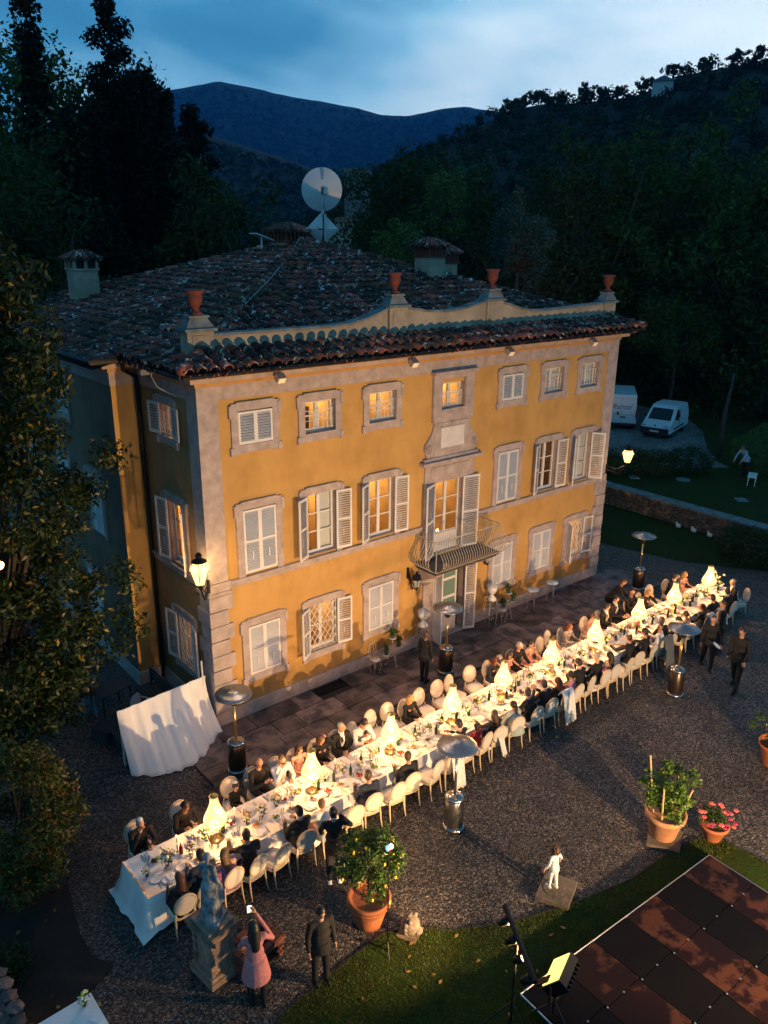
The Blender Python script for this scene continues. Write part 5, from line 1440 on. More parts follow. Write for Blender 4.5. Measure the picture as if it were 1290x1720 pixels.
drape(11.86, -5.50, 1.0, .12, .46, mat('grey_jacket', (.10, .11, .12), .9), 'grey jacket draped over the chair of the man in shirt sleeves', name='jacket', cat='jacket')
drape(14.95, -5.50, 1.0, .45, .34, TEALC, 'pale blue garment hung over the chair near the table end', name='cardigan', cat='cardigan')
drape(14.32, -5.50, 1.0, .5, .34, IVORY, 'ivory jacket hung over the chair of the auburn-haired woman', name='jacket', cat='jacket')

# ------------------------------------------------------------------ the long table
tb = thing('long_table', 'very long banquet table of boards under white cloths across the gravel court', 'table', (0, 0, 0))
mb = MB(); mb.box(TX0 + .01, TX1 - .01, TY0 + .01, TY1 - .01, .70, .738); mb.build('tabletop', DARKW, tb)
lx = TX0 + .2
while lx < TX1:
    for yy in (TY0 + .12, TY1 - .12): MB().tube([(lx, yy, 0), (lx, yy, .70)], .022, 6).build('leg', IRON, tb)
    lx += 2.1
def tablecloth():
    # top and skirt as one sheet with folds at the hem
    per = []; N = 40
    xs = [TX0 + (TX1 - TX0) * k / 260 for k in range(261)]
    ring = [(x, TY0) for x in xs] + [(TX1, TY0 + (TY1 - TY0) * k / 18) for k in range(1, 18)] + [(x, TY1) for x in reversed(xs)] + [(TX0, TY1 - (TY1 - TY0) * k / 18) for k in range(1, 18)]
    vs = []; fs = []; m_ = len(ring); cx, cy = (TX0 + TX1) / 2, (TY0 + TY1) / 2
    levels = [(0, .745), (.006, .735), (.03, .60), (.06, .40), (.085, .22), (.10, .10), (.16, .03)]
    for j, (off, z) in enumerate(levels):
        for i, (x, y) in enumerate(ring):
            nx = (-1 if x <= TX0 + 1e-6 else (1 if x >= TX1 - 1e-6 else 0)); ny = (-1 if y <= TY0 + 1e-6 else (1 if y >= TY1 - 1e-6 else 0))
            end = nx != 0
            s_ = x * 7.3 + y * 9.1
            fold = (math.sin(s_) * .5 + math.sin(s_ * 2.3 + 1) * .3 + math.sin(s_ * .37) * .5) * .045 * (j / 6) ** 1.2
            o_ = off * (1.5 if end and nx < 0 and j > 3 else 1) + (fold if j > 0 else 0)
            zz = z
            if not (nx < 0) and j == 6: zz = .12 + .05 * math.sin(s_ * .8)
            if not (nx < 0) and j == 5: zz = .17
            corner = (nx != 0 and ny != 0)
            vs.append((x + nx * o_ * (1.1 if corner else 1), y + ny * o_ * (1.1 if corner else 1), max(.012, zz + (.006 * math.sin(s_ * 3) if j == 6 else 0))))
    for j in range(len(levels) - 1):
        for i in range(m_): fs.append((j * m_ + i, j * m_ + (i + 1) % m_, (j + 1) * m_ + (i + 1) % m_, (j + 1) * m_ + i))
    # top as strips
    n_ = 261
    for k in range(n_ - 1):
        fs.append((k, m_ - 18 - k if False else (261 + 17 + (260 - k)), (261 + 17 + (260 - k - 1)), k + 1)[::-1])
    mb = MB().add(vs, fs)
    o = mb.build('tablecloth', LINEN, None, True)
    return tag(o, 'long white tablecloth falling to the gravel at the statue end', 'tablecloth')
tablecloth()
ZT = .747
# table lamps
LX = [-2.36, -.06, 2.14, 4.10, 5.95, 7.88, 9.88, 12.10, 14.00, 16.16]
ORD = ['first', 'second', 'third', 'fourth', 'fifth', 'sixth', 'seventh', 'eighth', 'ninth', 'tenth']
SHG = mat('lit_crystal_strand', (.30, .24, .17), .3, emit=(1.0, .54, .19), estr=1.9)
def make_lamp():
    t = thing('table_lamp', 'x', 'lamp')
    MB().lathe([(.15, 0), (.15, .012), (.05, .022), (.012, .03)], 20).build('base', BRASS, t, True)
    MB().tube([(0, 0, .02), (0, 0, .42)], .008, 6).build('stem', BRASS, t)
    prof = [(.085, 1.02), (.075, .97), (.08, .90), (.10, .82), (.135, .72), (.18, .62), (.215, .53), (.225, .47)]
    mb = MB(); n_ = 44
    for k in range(n_):
        a_ = 2 * PI * k / n_
        mb.tube([(r_ * math.cos(a_), r_ * math.sin(a_), z_) for r_, z_ in prof], .0052, 4)
    mb.build('crystal_strands', SHG, t)
    mb = MB(); n_ = 32
    for k in range(n_):
        a_ = 2 * PI * k / n_
        for r0, z0, r1, z1 in ((.225, .47, .16, .36), (.16, .36, .05, .31)):
            mb.tube([(r0 * math.cos(a_), r0 * math.sin(a_), z0), (r1 * math.cos(a_), r1 * math.sin(a_), z1)], .0055, 4)
        mb.ball((.225 * math.cos(a_), .225 * math.sin(a_), .45), (.010, .010, .022), 5)
    mb.build('crystal_basket', SHG, t)
    mb = MB()
    for r_, z_ in ((.085, 1.02), (.225, .475), (.155, .36), (.05, .31)): mb.tube([(r_ * math.cos(2 * PI * k / 24), r_ * math.sin(2 * PI * k / 24), z_) for k in range(24)], .009, 5, closed=True)
    mb.lathe([(.085, 1.02), (.03, 1.045), (.012, 1.06)], 12)
    mb.build('lamp_frame', BRASS, t)
    MB().ball((0, 0, .74), (.022, .022, .04), 10).build('bulb', mat('lamp_bulb', (1, .9, .8), .3, emit=(1, .62, .28), estr=12), t)
    point('lamp_light', (0, 0, .58), 125, (1, .48, .16), .06, t)
    return t
lamp0 = make_lamp()
for k, x in enumerate(LX):
    lb = f'glowing crystal-strand table lamp, {ORD[k]} from the statue end of the long table'
    if k == 0: lamp0.location = (x, -4.375, ZT); lamp0['label'] = lb; lamp0['group'] = 'crystal lamps down the table'
    else: dup(lamp0, (x, -4.375 + random.uniform(-.02, .02), ZT), random.random(), lb, 'crystal lamps down the table')

# place settings
def zone(x):
    k = sum(1 for q in LX if q < x)
    if k == 0: return 'before the first lamp'
    if k == 10: return 'past the last lamp'
    return f'between the {ORD[k-1]} and {ORD[k]} lamps'
plate_me = MB().lathe([(.015, .004), (.10, .006), (.145, .018), (.142, .021), (.095, .010), (.015, .010)], 22).mesh('plate', PORC, True)
plate2_me = MB().lathe([(.015, .004), (.07, .006), (.105, .016), (.102, .019), (.068, .010), (.015, .010)], 20).mesh('plate', PORC, True)
nap_me = MB().box(-.055, .055, -.10, .10, .001, .012).mesh('napkin', LINEN)
fork_me = MB().box(-.005, .005, -.10, .04, .002, .006).box(-.012, .012, .04, .09, .002, .006).mesh('fork', SILVER)
knife_me = MB().box(-.005, .005, -.11, -.01, .002, .008).box(-.009, .006, -.01, .11, .002, .005).mesh('knife', SILVER)
GL = glass_mat('clear_glass', (.96, .98, 1))
glass_me = MB().lathe([(.034, 0), (.034, .004), (.005, .010), (.005, .075), (.030, .11), (.038, .15), (.032, .19)], 12, cap=False).mesh('wine_glass', GL, True)
WINE = mat('red_wine', (.10, .006, .012), .1); 
tumb_me = MB().lathe([(.028, .0), (.036, .09)], 12, cap=False).mesh('tumbler', GL, True)
menu_me = MB().box(-.05, .05, -.10, .10, .013, .015).mesh('menu_card', mat('menu_paper', (.72, .70, .66), .8))
seatx = {'h': sorted([g[0] for g in GUESTS['h']] + [e_[0] for e_ in EMPTY if e_[1] == 'h']), 'l': sorted([g[0] for g in GUESTS['l']] + [e_[0] for e_ in EMPTY if e_[1] == 'l'])}
cnt = {}
for sd in ('h', 'l'):
    sgn = -1 if sd == 'h' else 1; ye = TY1 if sd == 'h' else TY0
    side_name = 'house side' if sd == 'h' else 'court side'
    for x in seatx[sd]:
        zn = zone(x)
        who = None
        for gx, lb in GUESTS[sd]:
            if gx == x: who = 'the ' + short(lb, POOL)
        if who is None:
            ez = [e_[0] for e_ in EMPTY if e_[1] == sd and zone(e_[0]) == zn]; ez.sort()
            who = ('the empty seat ' if len(ez) == 1 else f'the {ORD[ez.index(x)]} empty seat ') + ('house side ' if sd == 'h' else 'court side ') + zn
        def g_(n): return f'{n}s laid down the long table'
        def item(name, me, dx, dy, cat, desc, rz=0.0, dz=0.0):
            o = put(name, me, None, (x + dx * sgn, ye + sgn * dy, ZT + dz), rz + (0 if sgn > 0 else PI))
            tag(o, ' '.join(f'{desc} before {who}'.split()[:16]), cat, f'{desc}s laid along the table')
        j = lambda s=.015: random.uniform(-s, s)
        item('plate', plate_me, j(), .20 + j(), 'plate', 'white dinner plate', random.random() * 6)
        item('side_plate', plate2_me, -.20 + j(), .33 + j(), 'plate', 'small white side plate', 0)
        item('napkin', nap_me, .02 + j(.02), .20 + j(), 'napkin', 'folded white napkin', j(.3), .018)
        item('fork', fork_me, -.19 + j(), .17 + j(), 'fork', 'silver fork', j(.12)); item('knife', knife_me, .18 + j(), .17 + j(), 'knife', 'silver knife', j(.12))
        item('wine_glass', glass_me, .16 + j(.03), .38 + j(.02), 'glass', 'stemmed wine glass'); item('tumbler', tumb_me, .06 + j(.03), .41 + j(.02), 'glass', 'plain water tumbler')
        if random.random() < .4: item('menu_card', menu_me, .02 + j(.02), .20, 'menu', 'pale printed menu card', j(.3), .018)
# centre of the table: flowers, dishes, bottles, candles
LEAFT = leaf_mat('table_leaf', (.03, .07, .012), (.09, .17, .03)); 
FLW = mat('cream_petal', (.75, .72, .58), .7); FLY = mat('lime_petal', (.50, .55, .12), .7); FLP = mat('blush_petal', (.72, .45, .36), .7)
def posy_mesh(seed, big=1.0):
    r_ = np.random.default_rng(seed); lf = MB(); fl = MB()
    for k in range(46):
        d = Vector((r_.normal(), r_.normal(), abs(r_.normal()) + .2)).normalized(); p = d * r_.uniform(.05, .12) * big + Vector((0, 0, .12))
        a = d.orthogonal().normalized(); b = d.cross(a); s_ = r_.uniform(.020, .038) * big; q = Matrix.Rotation(r_.uniform(0, 6), 3, d)
        a = q @ a; b = q @ b
        lf.add([p - a * s_ * .5, p + b * s_ * .4, p + a * s_ + d * .02, p - b * s_ * .4], [(0, 1, 2, 3)])
    for k in range(9):
        d = Vector((r_.normal(), r_.normal(), abs(r_.normal()) + .5)).normalized(); p = d * .12 * big + Vector((0, 0, .13))
        fl.ball(p, r_.uniform(.018, .032) * big, 7, mi=int(r_.integers(0, 3)))
    return lf, fl
VASEM = mat('dark_green_vase', (.02, .05, .03), .2)
posies = []
for s_ in range(5):
    t = thing('flower_vase', 'x', 'flowers'); lf, fl = posy_mesh(40 + s_, 1.0 if s_ < 3 else 1.35)
    (MB().lathe([(.03, 0), (.042, .05), (.03, .11), (.035, .13)], 12)).build('vase', VASEM if s_ % 2 else GL, t, True)
    lf.build('leaves', LEAFT, t); fl.build('blossoms', [FLW, FLY, FLP], t, True); posies.append(t)
usedp = [False] * 5
bowls = []
FOOD = [mat('tomato_dish', (.45, .06, .02), .5, nscale=40, namt=.5), mat('green_salad', (.22, .26, .04), .6, nscale=40, namt=.6), mat('golden_dish', (.55, .28, .05), .5, nscale=40, namt=.5), mat('dark_olives', (.05, .03, .03), .4, nscale=40, namt=.5), mat('bread', (.45, .26, .10), .8, nscale=30, namt=.3)]
FN = ['tomato salad', 'green salad', 'golden pastries', 'dark olives', 'sliced bread']
for k in range(5):
    t = thing('serving_dish', 'x', 'dish')
    MB().lathe([(.04, 0), (.09, .02), (.125, .045), (.120, .048), (.085, .028), (.04, .015)], 20).build('bowl', PORC, t, True)
    mb = MB()
    for q in range(26):
        a_ = rng.uniform(0, 6.28); r_ = .085 * math.sqrt(rng.uniform()); mb.ball((r_ * math.cos(a_), r_ * math.sin(a_), .035 + rng.uniform(0, .018)), rng.uniform(.014, .024), 5)
    mb.build('food', FOOD[k], t); bowls.append(t)
usedb = [False] * 5
NTH = {}
def nth(kind, x):
    k = sum(1 for q in LX if q < x); NTH[(kind, k)] = NTH.get((kind, k), 0) + 1; n_ = ORD[NTH[(kind, k)] - 1]
    return (n_ + ' before the first lamp') if k == 0 else f'{n_} past the {ORD[k - 1]} lamp'
def place(protos, usedl, k, x, y, lb, grp, rz=0.0, s=None):
    if not usedl[k]:
        usedl[k] = True; o = protos[k]; o.location = (x, y, ZT); o.rotation_euler = (0, 0, rz); o['label'] = lb; o['group'] = grp
        if s: o.scale = (s,) * 3
        return o
    return dup(protos[k], (x, y, ZT), rz, lb, grp, s)
x = TX0 + .22; i = 0
bottle_me = MB().lathe([(.034, 0), (.036, .01), (.036, .17), (.014, .23), (.013, .29)], 12).mesh('bottle', mat('green_bottle_glass', (.012, .04, .02), .08), True)
candle_st = MB().lathe([(.04, 0), (.012, .02), (.010, .20), (.022, .23)], 10).mesh('candlestick', GL, True)
while x < TX1 - .2:
    near = min(abs(x - q) for q in LX)
    zn = zone(x)
    if near > .20:
        k = (i * 3 + 1) % 5
        place(posies, usedp, k, x + random.uniform(-.05, .05), -4.37 + random.uniform(-.10, .10), f'posy of cream and lime flowers, {nth("posy", x)}', 'flower vases down the table', random.uniform(0, 6), random.uniform(.8, 1.3))
    if i % 1 == 0:
        for sg in (-1, 1):
            if random.random() < .72:
                k = random.randrange(5); y_ = -4.375 + sg * random.uniform(.14, .24)
                xx = x + .22 + random.uniform(-.06, .06)
                place(bowls, usedb, k, xx, y_, f'white dish of {FN[k]}, {nth("dish" + str(sg), xx)} on the {"villa" if sg > 0 else "court"} half', 'serving dishes down the table', random.uniform(0, 6), random.uniform(.7, 1.0))
    if random.random() < .45:
        xx = x + .12; o = put('bottle', bottle_me, None, (xx, -4.40 + random.uniform(-.16, .16), ZT)); tag(o, f'dark green bottle, {nth("bottle", xx)}', 'bottle', 'bottles down the table')
    if i % 3 == 1:
        xx = x + .30; t = thing('candle_holder', f'tall lit white candle in a glass holder, {nth("candle", xx)}', 'candle', (xx, -4.20, ZT), 0, 'candles down the table')
        put('candlestick', candle_st, t); MB().tube([(0, 0, .22), (0, 0, .34)], .010, 6).build('candle', FLW, t)
        MB().ball((0, 0, .365), (.009, .009, .022), 6).build('flame', mat('flame', (1, .8, .4), .5, emit=(1, .62, .2), estr=14), t)
    x += .42; i += 1
for s_ in range(5):
    if not usedp[s_]: posies[s_].location = (-3.8 + .2 * s_, -4.4, ZT); posies[s_]['label'] = 'loose posy of cream flowers at the statue end of the cloth'
    if not usedb[s_]: bowls[s_].location = (-3.7, -4.2 - .1 * s_, ZT); bowls[s_]['label'] = f'white dish of {FN[s_]} at the statue end of the cloth'
t = thing('flower_arrangement', 'tall vase of white blooms at the far end of the long table', 'flowers', (16.85, -4.15, ZT))
MB().lathe([(.05, 0), (.07, .10), (.05, .24)], 14).build('vase', GL, t, True)
mb = MB(); lf = MB()
for k in range(16):
    p = Vector((rng.normal() * .12, rng.normal() * .12, .32 + rng.uniform(0, .32))); mb.ball(p, rng.uniform(.03, .045), 7); lf.tube([(0, 0, .1), p], .005, 4)
mb.build('blooms', FLW, t, True); lf.build('stems', LEAFT, t)
rb = MB().lathe([(.034, 0), (.036, .01), (.036, .15), (.014, .20), (.013, .25)], 12).build('red_bottle', mat('red_glass', (.35, .01, .01), .1, trans=.0), None, True, loc=(-3.08, -4.30, ZT)); tag(rb, 'bright red bottle by the first posies at the statue end', 'bottle')
# ------------------------------------------------------------------ patio heaters
def make_heater(housing):
    t = thing('patio_heater', 'x', 'patio heater')
    MB().lathe([(.25, 0), (.25, .05), (.22, .08)], 24).build('base', STEEL, t, True)
    MB().lathe([(.205, .07), (.215, .10), (.20, .72), (.185, .74)], 24).build('tank_housing', housing, t, True)
    MB().lathe([(.21, .741), (.21, .79), (.16, .83), (.05, .86)], 24).build('collar', STEEL, t, True)
    MB().tube([(0, 0, .84), (0, 0, 1.78)], .030, 10).build('pole', BRASS if housing is BRONZE else STEEL, t, True)
    MB().lathe([(.05, 1.76), (.085, 1.80), (.095, 2.0), (.07, 2.03)], 18).build('burner', BRONZE, t, True)
    MB().lathe([(.43, 2.045), (.425, 2.065), (.30, 2.10), (.17, 2.135), (.15, 2.155), (.05, 2.165)], 32).build('reflector', CAST, t, True)
    mb = MB()
    for a_ in (.4, 1.9, 3.4, 5.0): mb.ball((.09 * math.cos(a_), .09 * math.sin(a_), 2.168), .013, 6)
    mb.build('reflector_screws', IRON, t)
    return t
HEAT = [(2.18, -6.46, 'steel patio heater with a blue-grey disc alone on the gravel in front of the table', STEEL), (-.51, -1.88, 'patio heater standing on the terrace beside the hanging white cloth', BRONZE),
        (10.78, -6.54, 'patio heater on the gravel close to the walking waiters', BRONZE), (16.1, -1.80, 'patio heater beyond the car-park end of the terrace', BRONZE), (6.50, -1.69, 'brass-poled patio heater on the terrace before the entrance door', BRONZE)]
for x, y, lb, hm_ in HEAT:
    h_ = make_heater(hm_); h_.location = (x, y, 0 if y < -2.2 else .05); h_['label'] = lb; h_['group'] = 'patio heaters'; h_.rotation_euler.z = random.random() * 6

# ------------------------------------------------------------------ hanging white cloth on a rail
t = thing('cloth_screen', 'white cloth hung over a rail and posts beside the villa corner', 'screen', (-2.50, .02, 0), .06)
mb = MB()
mb.tube([(0, 0, 0), (0, 0, 1.47)], .03, 6); mb.tube([(2.22, .0, 0), (2.22, .0, 1.98)], .025, 6); mb.tube([(-.02, 0, 1.46), (2.3, 0, 1.50)], .025, 6)
mb.build('rail', WHITE2, t)
n_ = 90; vs = []; fs = []; m_ = 22
for j in range(m_ + 1):
    v = j / m_
    for i in range(n_ + 1):
        u = i / n_
        x_ = -.06 + 2.34 * u
        f_ = ((1 - abs(math.sin(u * 19 + v * .8))) * 1.3 + math.sin(u * 71 + 1) * .22 + math.sin(u * 13 + 2 + v) * .5 + .25 * math.sin(u * 47 - v * 3))
        sag = v ** 1.6
        sw = .10 * math.sin(v * 3.0 + u * 5) * v
        x2 = x_ + v * .12 * (u - .3) + sw * .6
        y2 = -.035 - (.50 + .62 * math.sin(min(1, u * 1.05) * PI)) * v ** 1.9 + f_ * (.016 + .045 * v) + sw * .3
        z2 = (1.50 + .03 * u) * (1 - v) + .015 + .03 * v * math.sin(u * 22) ** 2 + (.10 * math.sin(u * PI) * math.sin(v * PI))
        vs.append((x2, y2, max(.012, z2)))
for j in range(m_):
    for i in range(n_): fs.append((j * (n_ + 1) + i, j * (n_ + 1) + i + 1, (j + 1) * (n_ + 1) + i + 1, (j + 1) * (n_ + 1) + i))
c_ = MB().add(vs, fs).build('cloth', LINEN, t, True); sd = c_.modifiers.new('thick', 'SOLIDIFY'); sd.thickness = .006
# dark service things behind the cloth
t = thing('service_table', 'dark folding table in the shade of the side court', 'table', (-1.85, 2.45, 0), .2)
MB().box(-.45, .45, -.35, .35, .72, .75).build('tabletop', mat('dark_slate_top', (.05, .055, .065), .6), t)
for sx in (-1, 1):
    for sy in (-1, 1): MB().tube([(sx * .4, sy * .3, 0), (sx * .4, sy * .3, .72)], .02, 6).build('leg', IRON, t)
t = thing('plastic_chair', 'pale plastic armchair by the dark folding table', 'chair', (-1.45, 1.30, 0), .6)
PLW = mat('pale_plastic', (.45, .52, .56), .45)
MB().prism([(-.22, -.2), (.22, -.2), (.24, .22), (-.24, .22)], .42, .45, axis='z').build('seat', PLW, t)
mb = MB(); mb.prism([(-.22, .45), (.22, .45), (.22, .74), (.13, .86), (-.13, .86), (-.22, .74)], .20, .225); mb.build('backrest', PLW, t)
for sx in (-1, 1):
    MB().tube([(sx * .24, -.18, .42), (sx * .26, -.18, .64), (sx * .25, .2, .66)], .022, 6).build('armrest', PLW, t)
    for sy in (-.19, .2): MB().tube([(sx * .21, sy, .43), (sx * .24, sy * 1.2, 0)], .02, 6).build('leg', PLW, t)
CRM = mat('dark_crate', (.03, .035, .045), .7)
for k, (x, y, s_, lb) in enumerate(((-2.05, .75, .30, 'dark low crate behind the hanging cloth, under the pale chair'), (-2.3, 1.4, .26, 'dark crate farther from the hanging cloth'))):
    t = thing('storage_crate', lb, 'crate', (x, y, 0), .4 * k)
    mb = MB(); mb.box(-.35, .35, -s_, s_, 0, .03)
    for a_ in (-1, 1): mb.box(-.35, .35, a_ * s_ - .015, a_ * s_ + .015, .03, .34); mb.box(a_ * .35 - .015, a_ * .35 + .015, -s_ + .016, s_ - .016, .03, .34)
    mb.build('crate_box', CRM, t); MB().box(-.37, .37, -s_ - .02, s_ + .02, .341, .36).build('lid', CRM, t)
hm = MB(); n_ = 14; vs = []; fs = []
for j in range(9):
    for i in range(n_ + 1):
        u = i / n_; v = j / 8
        vs.append((u * .9 + .04 * math.sin(j), .10 * math.sin(u * 14 + j * .4) * (.3 + v) - .2 * v, 1.15 - 1.08 * v ** 1.1 + .05 * math.sin(u * 5)))
for j in range(8):
    for i in range(n_): fs.append((j * (n_ + 1) + i, j * (n_ + 1) + i + 1, (j + 1) * (n_ + 1) + i + 1, (j + 1) * (n_ + 1) + i))
hc = hm.add(vs, fs).build('dust_sheet', mat('bluish_sheet', (.30, .36, .40), .9), None, True, loc=(-2.95, 3.1, 0), rot=-.5)
sd = hc.modifiers.new('t', 'SOLIDIFY'); sd.thickness = .01
tag(hc, 'crumpled pale sheet heaped under the magnolia branches', 'sheet')
t = thing('bench', 'dark slatted bench along the side wall of the villa', 'bench', (-.95, 1.7, 0), PI / 2)
for k in range(4): MB().box(-.8, .8, -.22 + k * .115, -.13 + k * .115, .42, .445).build('slat', CRM, t)
for k in range(3): MB().box(-.8, .8, -.27, -.25, .55 + k * .13, .64 + k * .13).build('slat', CRM, t)
for sx in (-.7, .7):
    mb = MB(); mb.box(sx - .03, sx + .03, -.24, -.19, 0, .93); mb.box(sx - .03, sx + .03, .15, .21, 0, .42); mb.build('leg', CRM, t)

# ------------------------------------------------------------------ statue on its stone plinth
MARB = mat('weathered_marble', (.30, .33, .35), .85, nscale=5, namt=.55, bump=.7, bscale=26, col2=(.055, .065, .065), thr=(.36, .62))
BRK = mat('weathered_plinth_stone', (.23, .165, .12), .9, nscale=4, namt=.5, bump=.6, bscale=20, rand=.35)
st_x, st_y, st_r = -3.52, -6.42, .12
pl = thing('statue_plinth', 'tall weathered stone plinth with moulded cap carrying the statue', 'plinth', (st_x, st_y, 0), st_r); pl.scale = (.60, .66, .80)
def ring_box(mb, s, z0, z1): mb.box(-s, s, -s, s, z0, z1)
for s_, z0, z1 in ((.50, 0, .16), (.46, .162, .26), (.43, 1.12, 1.20), (.49, 1.202, 1.30), (.53, 1.302, 1.40), (.42, 1.402, 1.47)):
    mb = MB(); ring_box(mb, s_, z0, z1); mb.build('moulding', BRK, pl)
MB().box(-.365, .365, -.365, .365, .262, 1.118).build('core', BRK, pl)
for sx in (-1, 1):
    for sy in (-1, 1):
        for k in range(6):
            z0 = .264 + k * .142; w1 = .17 if k % 2 else .13
            mb = MB(); a, b = sorted((sx * .41, sx * (.41 - w1))); c_, d_ = sorted((sy * .41, sy * (.41 - w1))); mb.box(a, b, c_, d_, z0 + .004, z0 + .138); mb.build('corner_stone', BRK, pl)
P = Pose(stand=True, lean=2, yaw=35, pitch=16, arms=('clasp', 'hang'), female=True, side=-4)
P.wr[0] = P.shl[0] + Vector((.10, .20, -.18)); P.elb[0] = P.shl[0] + Vector((-.07, .06, -.26)); P.wr[1] = P.shl[1] + Vector((.10, .08, -.46)); P.elb[1] = P.shl[1] + Vector((.09, -.02, -.26))
mb = MB(); hmx = P.hm
mb.ball(P.hc, (.078, .094, .108), 14, mtx=hmx); mb.ball(P.hc + hmx @ Vector((0, -.02, .02)), (.094, .104, .11), 12, mtx=hmx); mb.ball(P.hc + hmx @ Vector((0, .095, -.01)), (.013, .02, .022), 6); mb.ball(P.hc + hmx @ Vector((0, -.10, -.02)), .055, 10)
mb.cap(P.neck, P.hc, .05, .045, 10)
c1 = P.pel + P.dir * .36
mb.ball(P.pel, (.19, .16, .16), 12); mb.ball(P.pel + P.dir * .18, (.15, .12, .16), 12); mb.ball(c1, (.16, .13, .17), 12); mb.cap(P.shl[0], P.shl[1], .066, .066, 10)
for i in (0, 1): mb.cap(P.shl[i], P.elb[i], .056, .048, 9); mb.cap(P.elb[i], P.wr[i], .048, .034, 9); mb.ball(P.wr[i] + P.hd[i] * .05, (.04, .04, .05), 8)
mb.tube([P.pel, P.pel + Vector((0, 0, -.35)), Vector((.01, 0, .30)), Vector((.02, 0, .04))], [.19, .205, .21, .235], 18)
for k in range(16):     # drapery folds
    a_ = 2 * PI * k / 16 + .1; r0, r1 = .18, .23
    mb.tube([P.pel + Vector((r0 * math.cos(a_), r0 * .85 * math.sin(a_), .02)), Vector((.20 * math.cos(a_ + .2), .18 * math.sin(a_ + .2), .5)), Vector((r1 * math.cos(a_ + .3), r1 * math.sin(a_ + .3), .03))], [.022, .032, .040], 7)
for k in range(5):
    mb.tube([P.shl[0] + Vector((.02 * k, .06, .02 - .05 * k)), c1 + Vector((.0, .15, -.05 * k)), P.pel + Vector((.17, .05, .08 - .07 * k)), P.pel + Vector((.20, -.05, -.10 - .08 * k))], .026, 7)
mb.tube([P.wr[1], P.wr[1] + Vector((.03, 0, -.2)), P.wr[1] + Vector((.0, 0, -.45))], [.05, .07, .09], 9)
sm_ = remesh2 = None
tmpcol = bpy.data.collections.new('tmp'); C.children.link(tmpcol)
sme = remesh(mb, .020, None, (MARB,), 1, 'statue_figure')
C.children.unlink(tmpcol); bpy.data.collections.remove(tmpcol)
stt = thing('marble_statue', 'weathered marble statue of a draped woman on the stone plinth', 'statue', (st_x, st_y, 1.178), heading(.9, .5))
stt.scale = (.72, .72, .75)
put('figure', sme, stt)
MB().cbox((0, 0, .03), (.56, .56, .07)).build('statue_base', MARB, stt)
# low brick fireplace behind the plinth
bp_ = thing('brick_recess', 'low dark brick enclosure on the lawn side of the statue plinth', 'brick enclosure', (-2.88, -6.70, 0), .25)
BRICKM = mat('old_red_brick', (.14, .05, .035), .9, nscale=6, namt=.5, bump=.5, rand=.35)
bme = MB().box(-.115, .115, -.055, .055, 0, .058).mesh('brick', BRICKM)
for r_i in range(7):
    for k in range(3):
        put('brick', bme, bp_, (-.24 + k * .24 + (.06 if r_i % 2 else -.03), .28, r_i * .066))
        if r_i > 4: put('brick', bme, bp_, (-.24 + k * .24 + (.06 if r_i % 2 else -.03), -.28, .396 + (r_i - 5) * .066))
    for sx in (-1, 1):
        for k in range(2): put('brick', bme, bp_, (sx * .36, -.16 + k * .25 + (.05 if r_i % 2 else 0), r_i * .066), PI / 2)
MB().box(-.30, .30, -.22, .22, 0, .02).build('inner_floor', IRON, bp_)

# ------------------------------------------------------------------ plants in pots
def leaf_cloud(centers, n, size, spread, seed, bias_up=.25, shape=.45, curve=0.0):
    r_ = np.random.default_rng(seed); Cn = np.asarray(centers, float); idx = r_.integers(0, len(Cn), n)
    sp = np.asarray(spread, float) if not np.isscalar(spread) else np.full(len(Cn), spread)
    d = r_.normal(size=(n, 3)); d /= np.linalg.norm(d, axis=1)[:, None]
    rad = r_.uniform(0, 1, n) ** .45
    p = Cn[idx] + d * (rad * sp[idx])[:, None]
    nrm = d * .6 + r_.normal(size=(n, 3)) * .55 + np.array([0, 0, bias_up]); nrm /= np.linalg.norm(nrm, axis=1)[:, None]
    t_ = np.cross(nrm, r_.normal(size=(n, 3))); t_ /= np.linalg.norm(t_, axis=1)[:, None]; b_ = np.cross(nrm, t_)
    s_ = size * r_.uniform(.65, 1.35, n)[:, None]
    tip = nrm * (r_.uniform(-.25, .1, n)[:, None]) * s_
    V = np.stack([p - t_ * s_ * .5, p + b_ * s_ * shape * .5 - t_ * s_ * .05, p + t_ * s_ * .5 + tip, p - b_ * s_ * shape * .5 - t_ * s_ * .05], 1).reshape(-1, 3)
    F = np.arange(n * 4).reshape(-1, 4)
    return V, F
def foliage(name, centers, n, size, spread, seed, m, parent, **k):
    V, F = leaf_cloud(centers, n, size, spread, seed, **k)
    return put(name, np_mesh(name, V, F, m), parent)
LEMONL = leaf_mat('citrus_leaf', (.018, .045, .008), (.06, .12, .018), .35)
t = thing('lemon_tree', 'round lemon tree dotted with yellow fruit in a large terracotta pot', 'lemon tree', (-.83, -7.30, 0))
MB().lathe([(.23, 0), (.25, .03), (.34, .40), (.36, .52), (.40, .54), (.41, .62), (.36, .63), (.34, .58), (.30, .57)], 28, cap=False).lathe([(.0, .56), (.34, .56)], 24, cap=False).build('terracotta_pot', TERRA, t, True)
MB().lathe([(.405, .505), (.415, .52), (.405, .535)], 28, cap=False).build('pot_rim', TERRA, t, True)
mb = MB(); mb.tube([(0, 0, .55), (.02, .01, .9), (0, .02, 1.15)], [.045, .035, .03], 8)
cl = []
for k in range(60):
    d = Vector((rng.normal(), rng.normal(), rng.normal() * .8)).normalized(); p = Vector((0, 0, 1.42)) + Vector((d.x * .62, d.y * .62, d.z * .60)) * rng.uniform(.55, 1.0); cl.append(tuple(p))
    if k % 3 == 0: mb.tube([(0, .02, 1.1), Vector((0, 0, 1.2)).lerp(p, .5) + Vector((0, 0, .03)), p], [.02, .012, .005], 5)
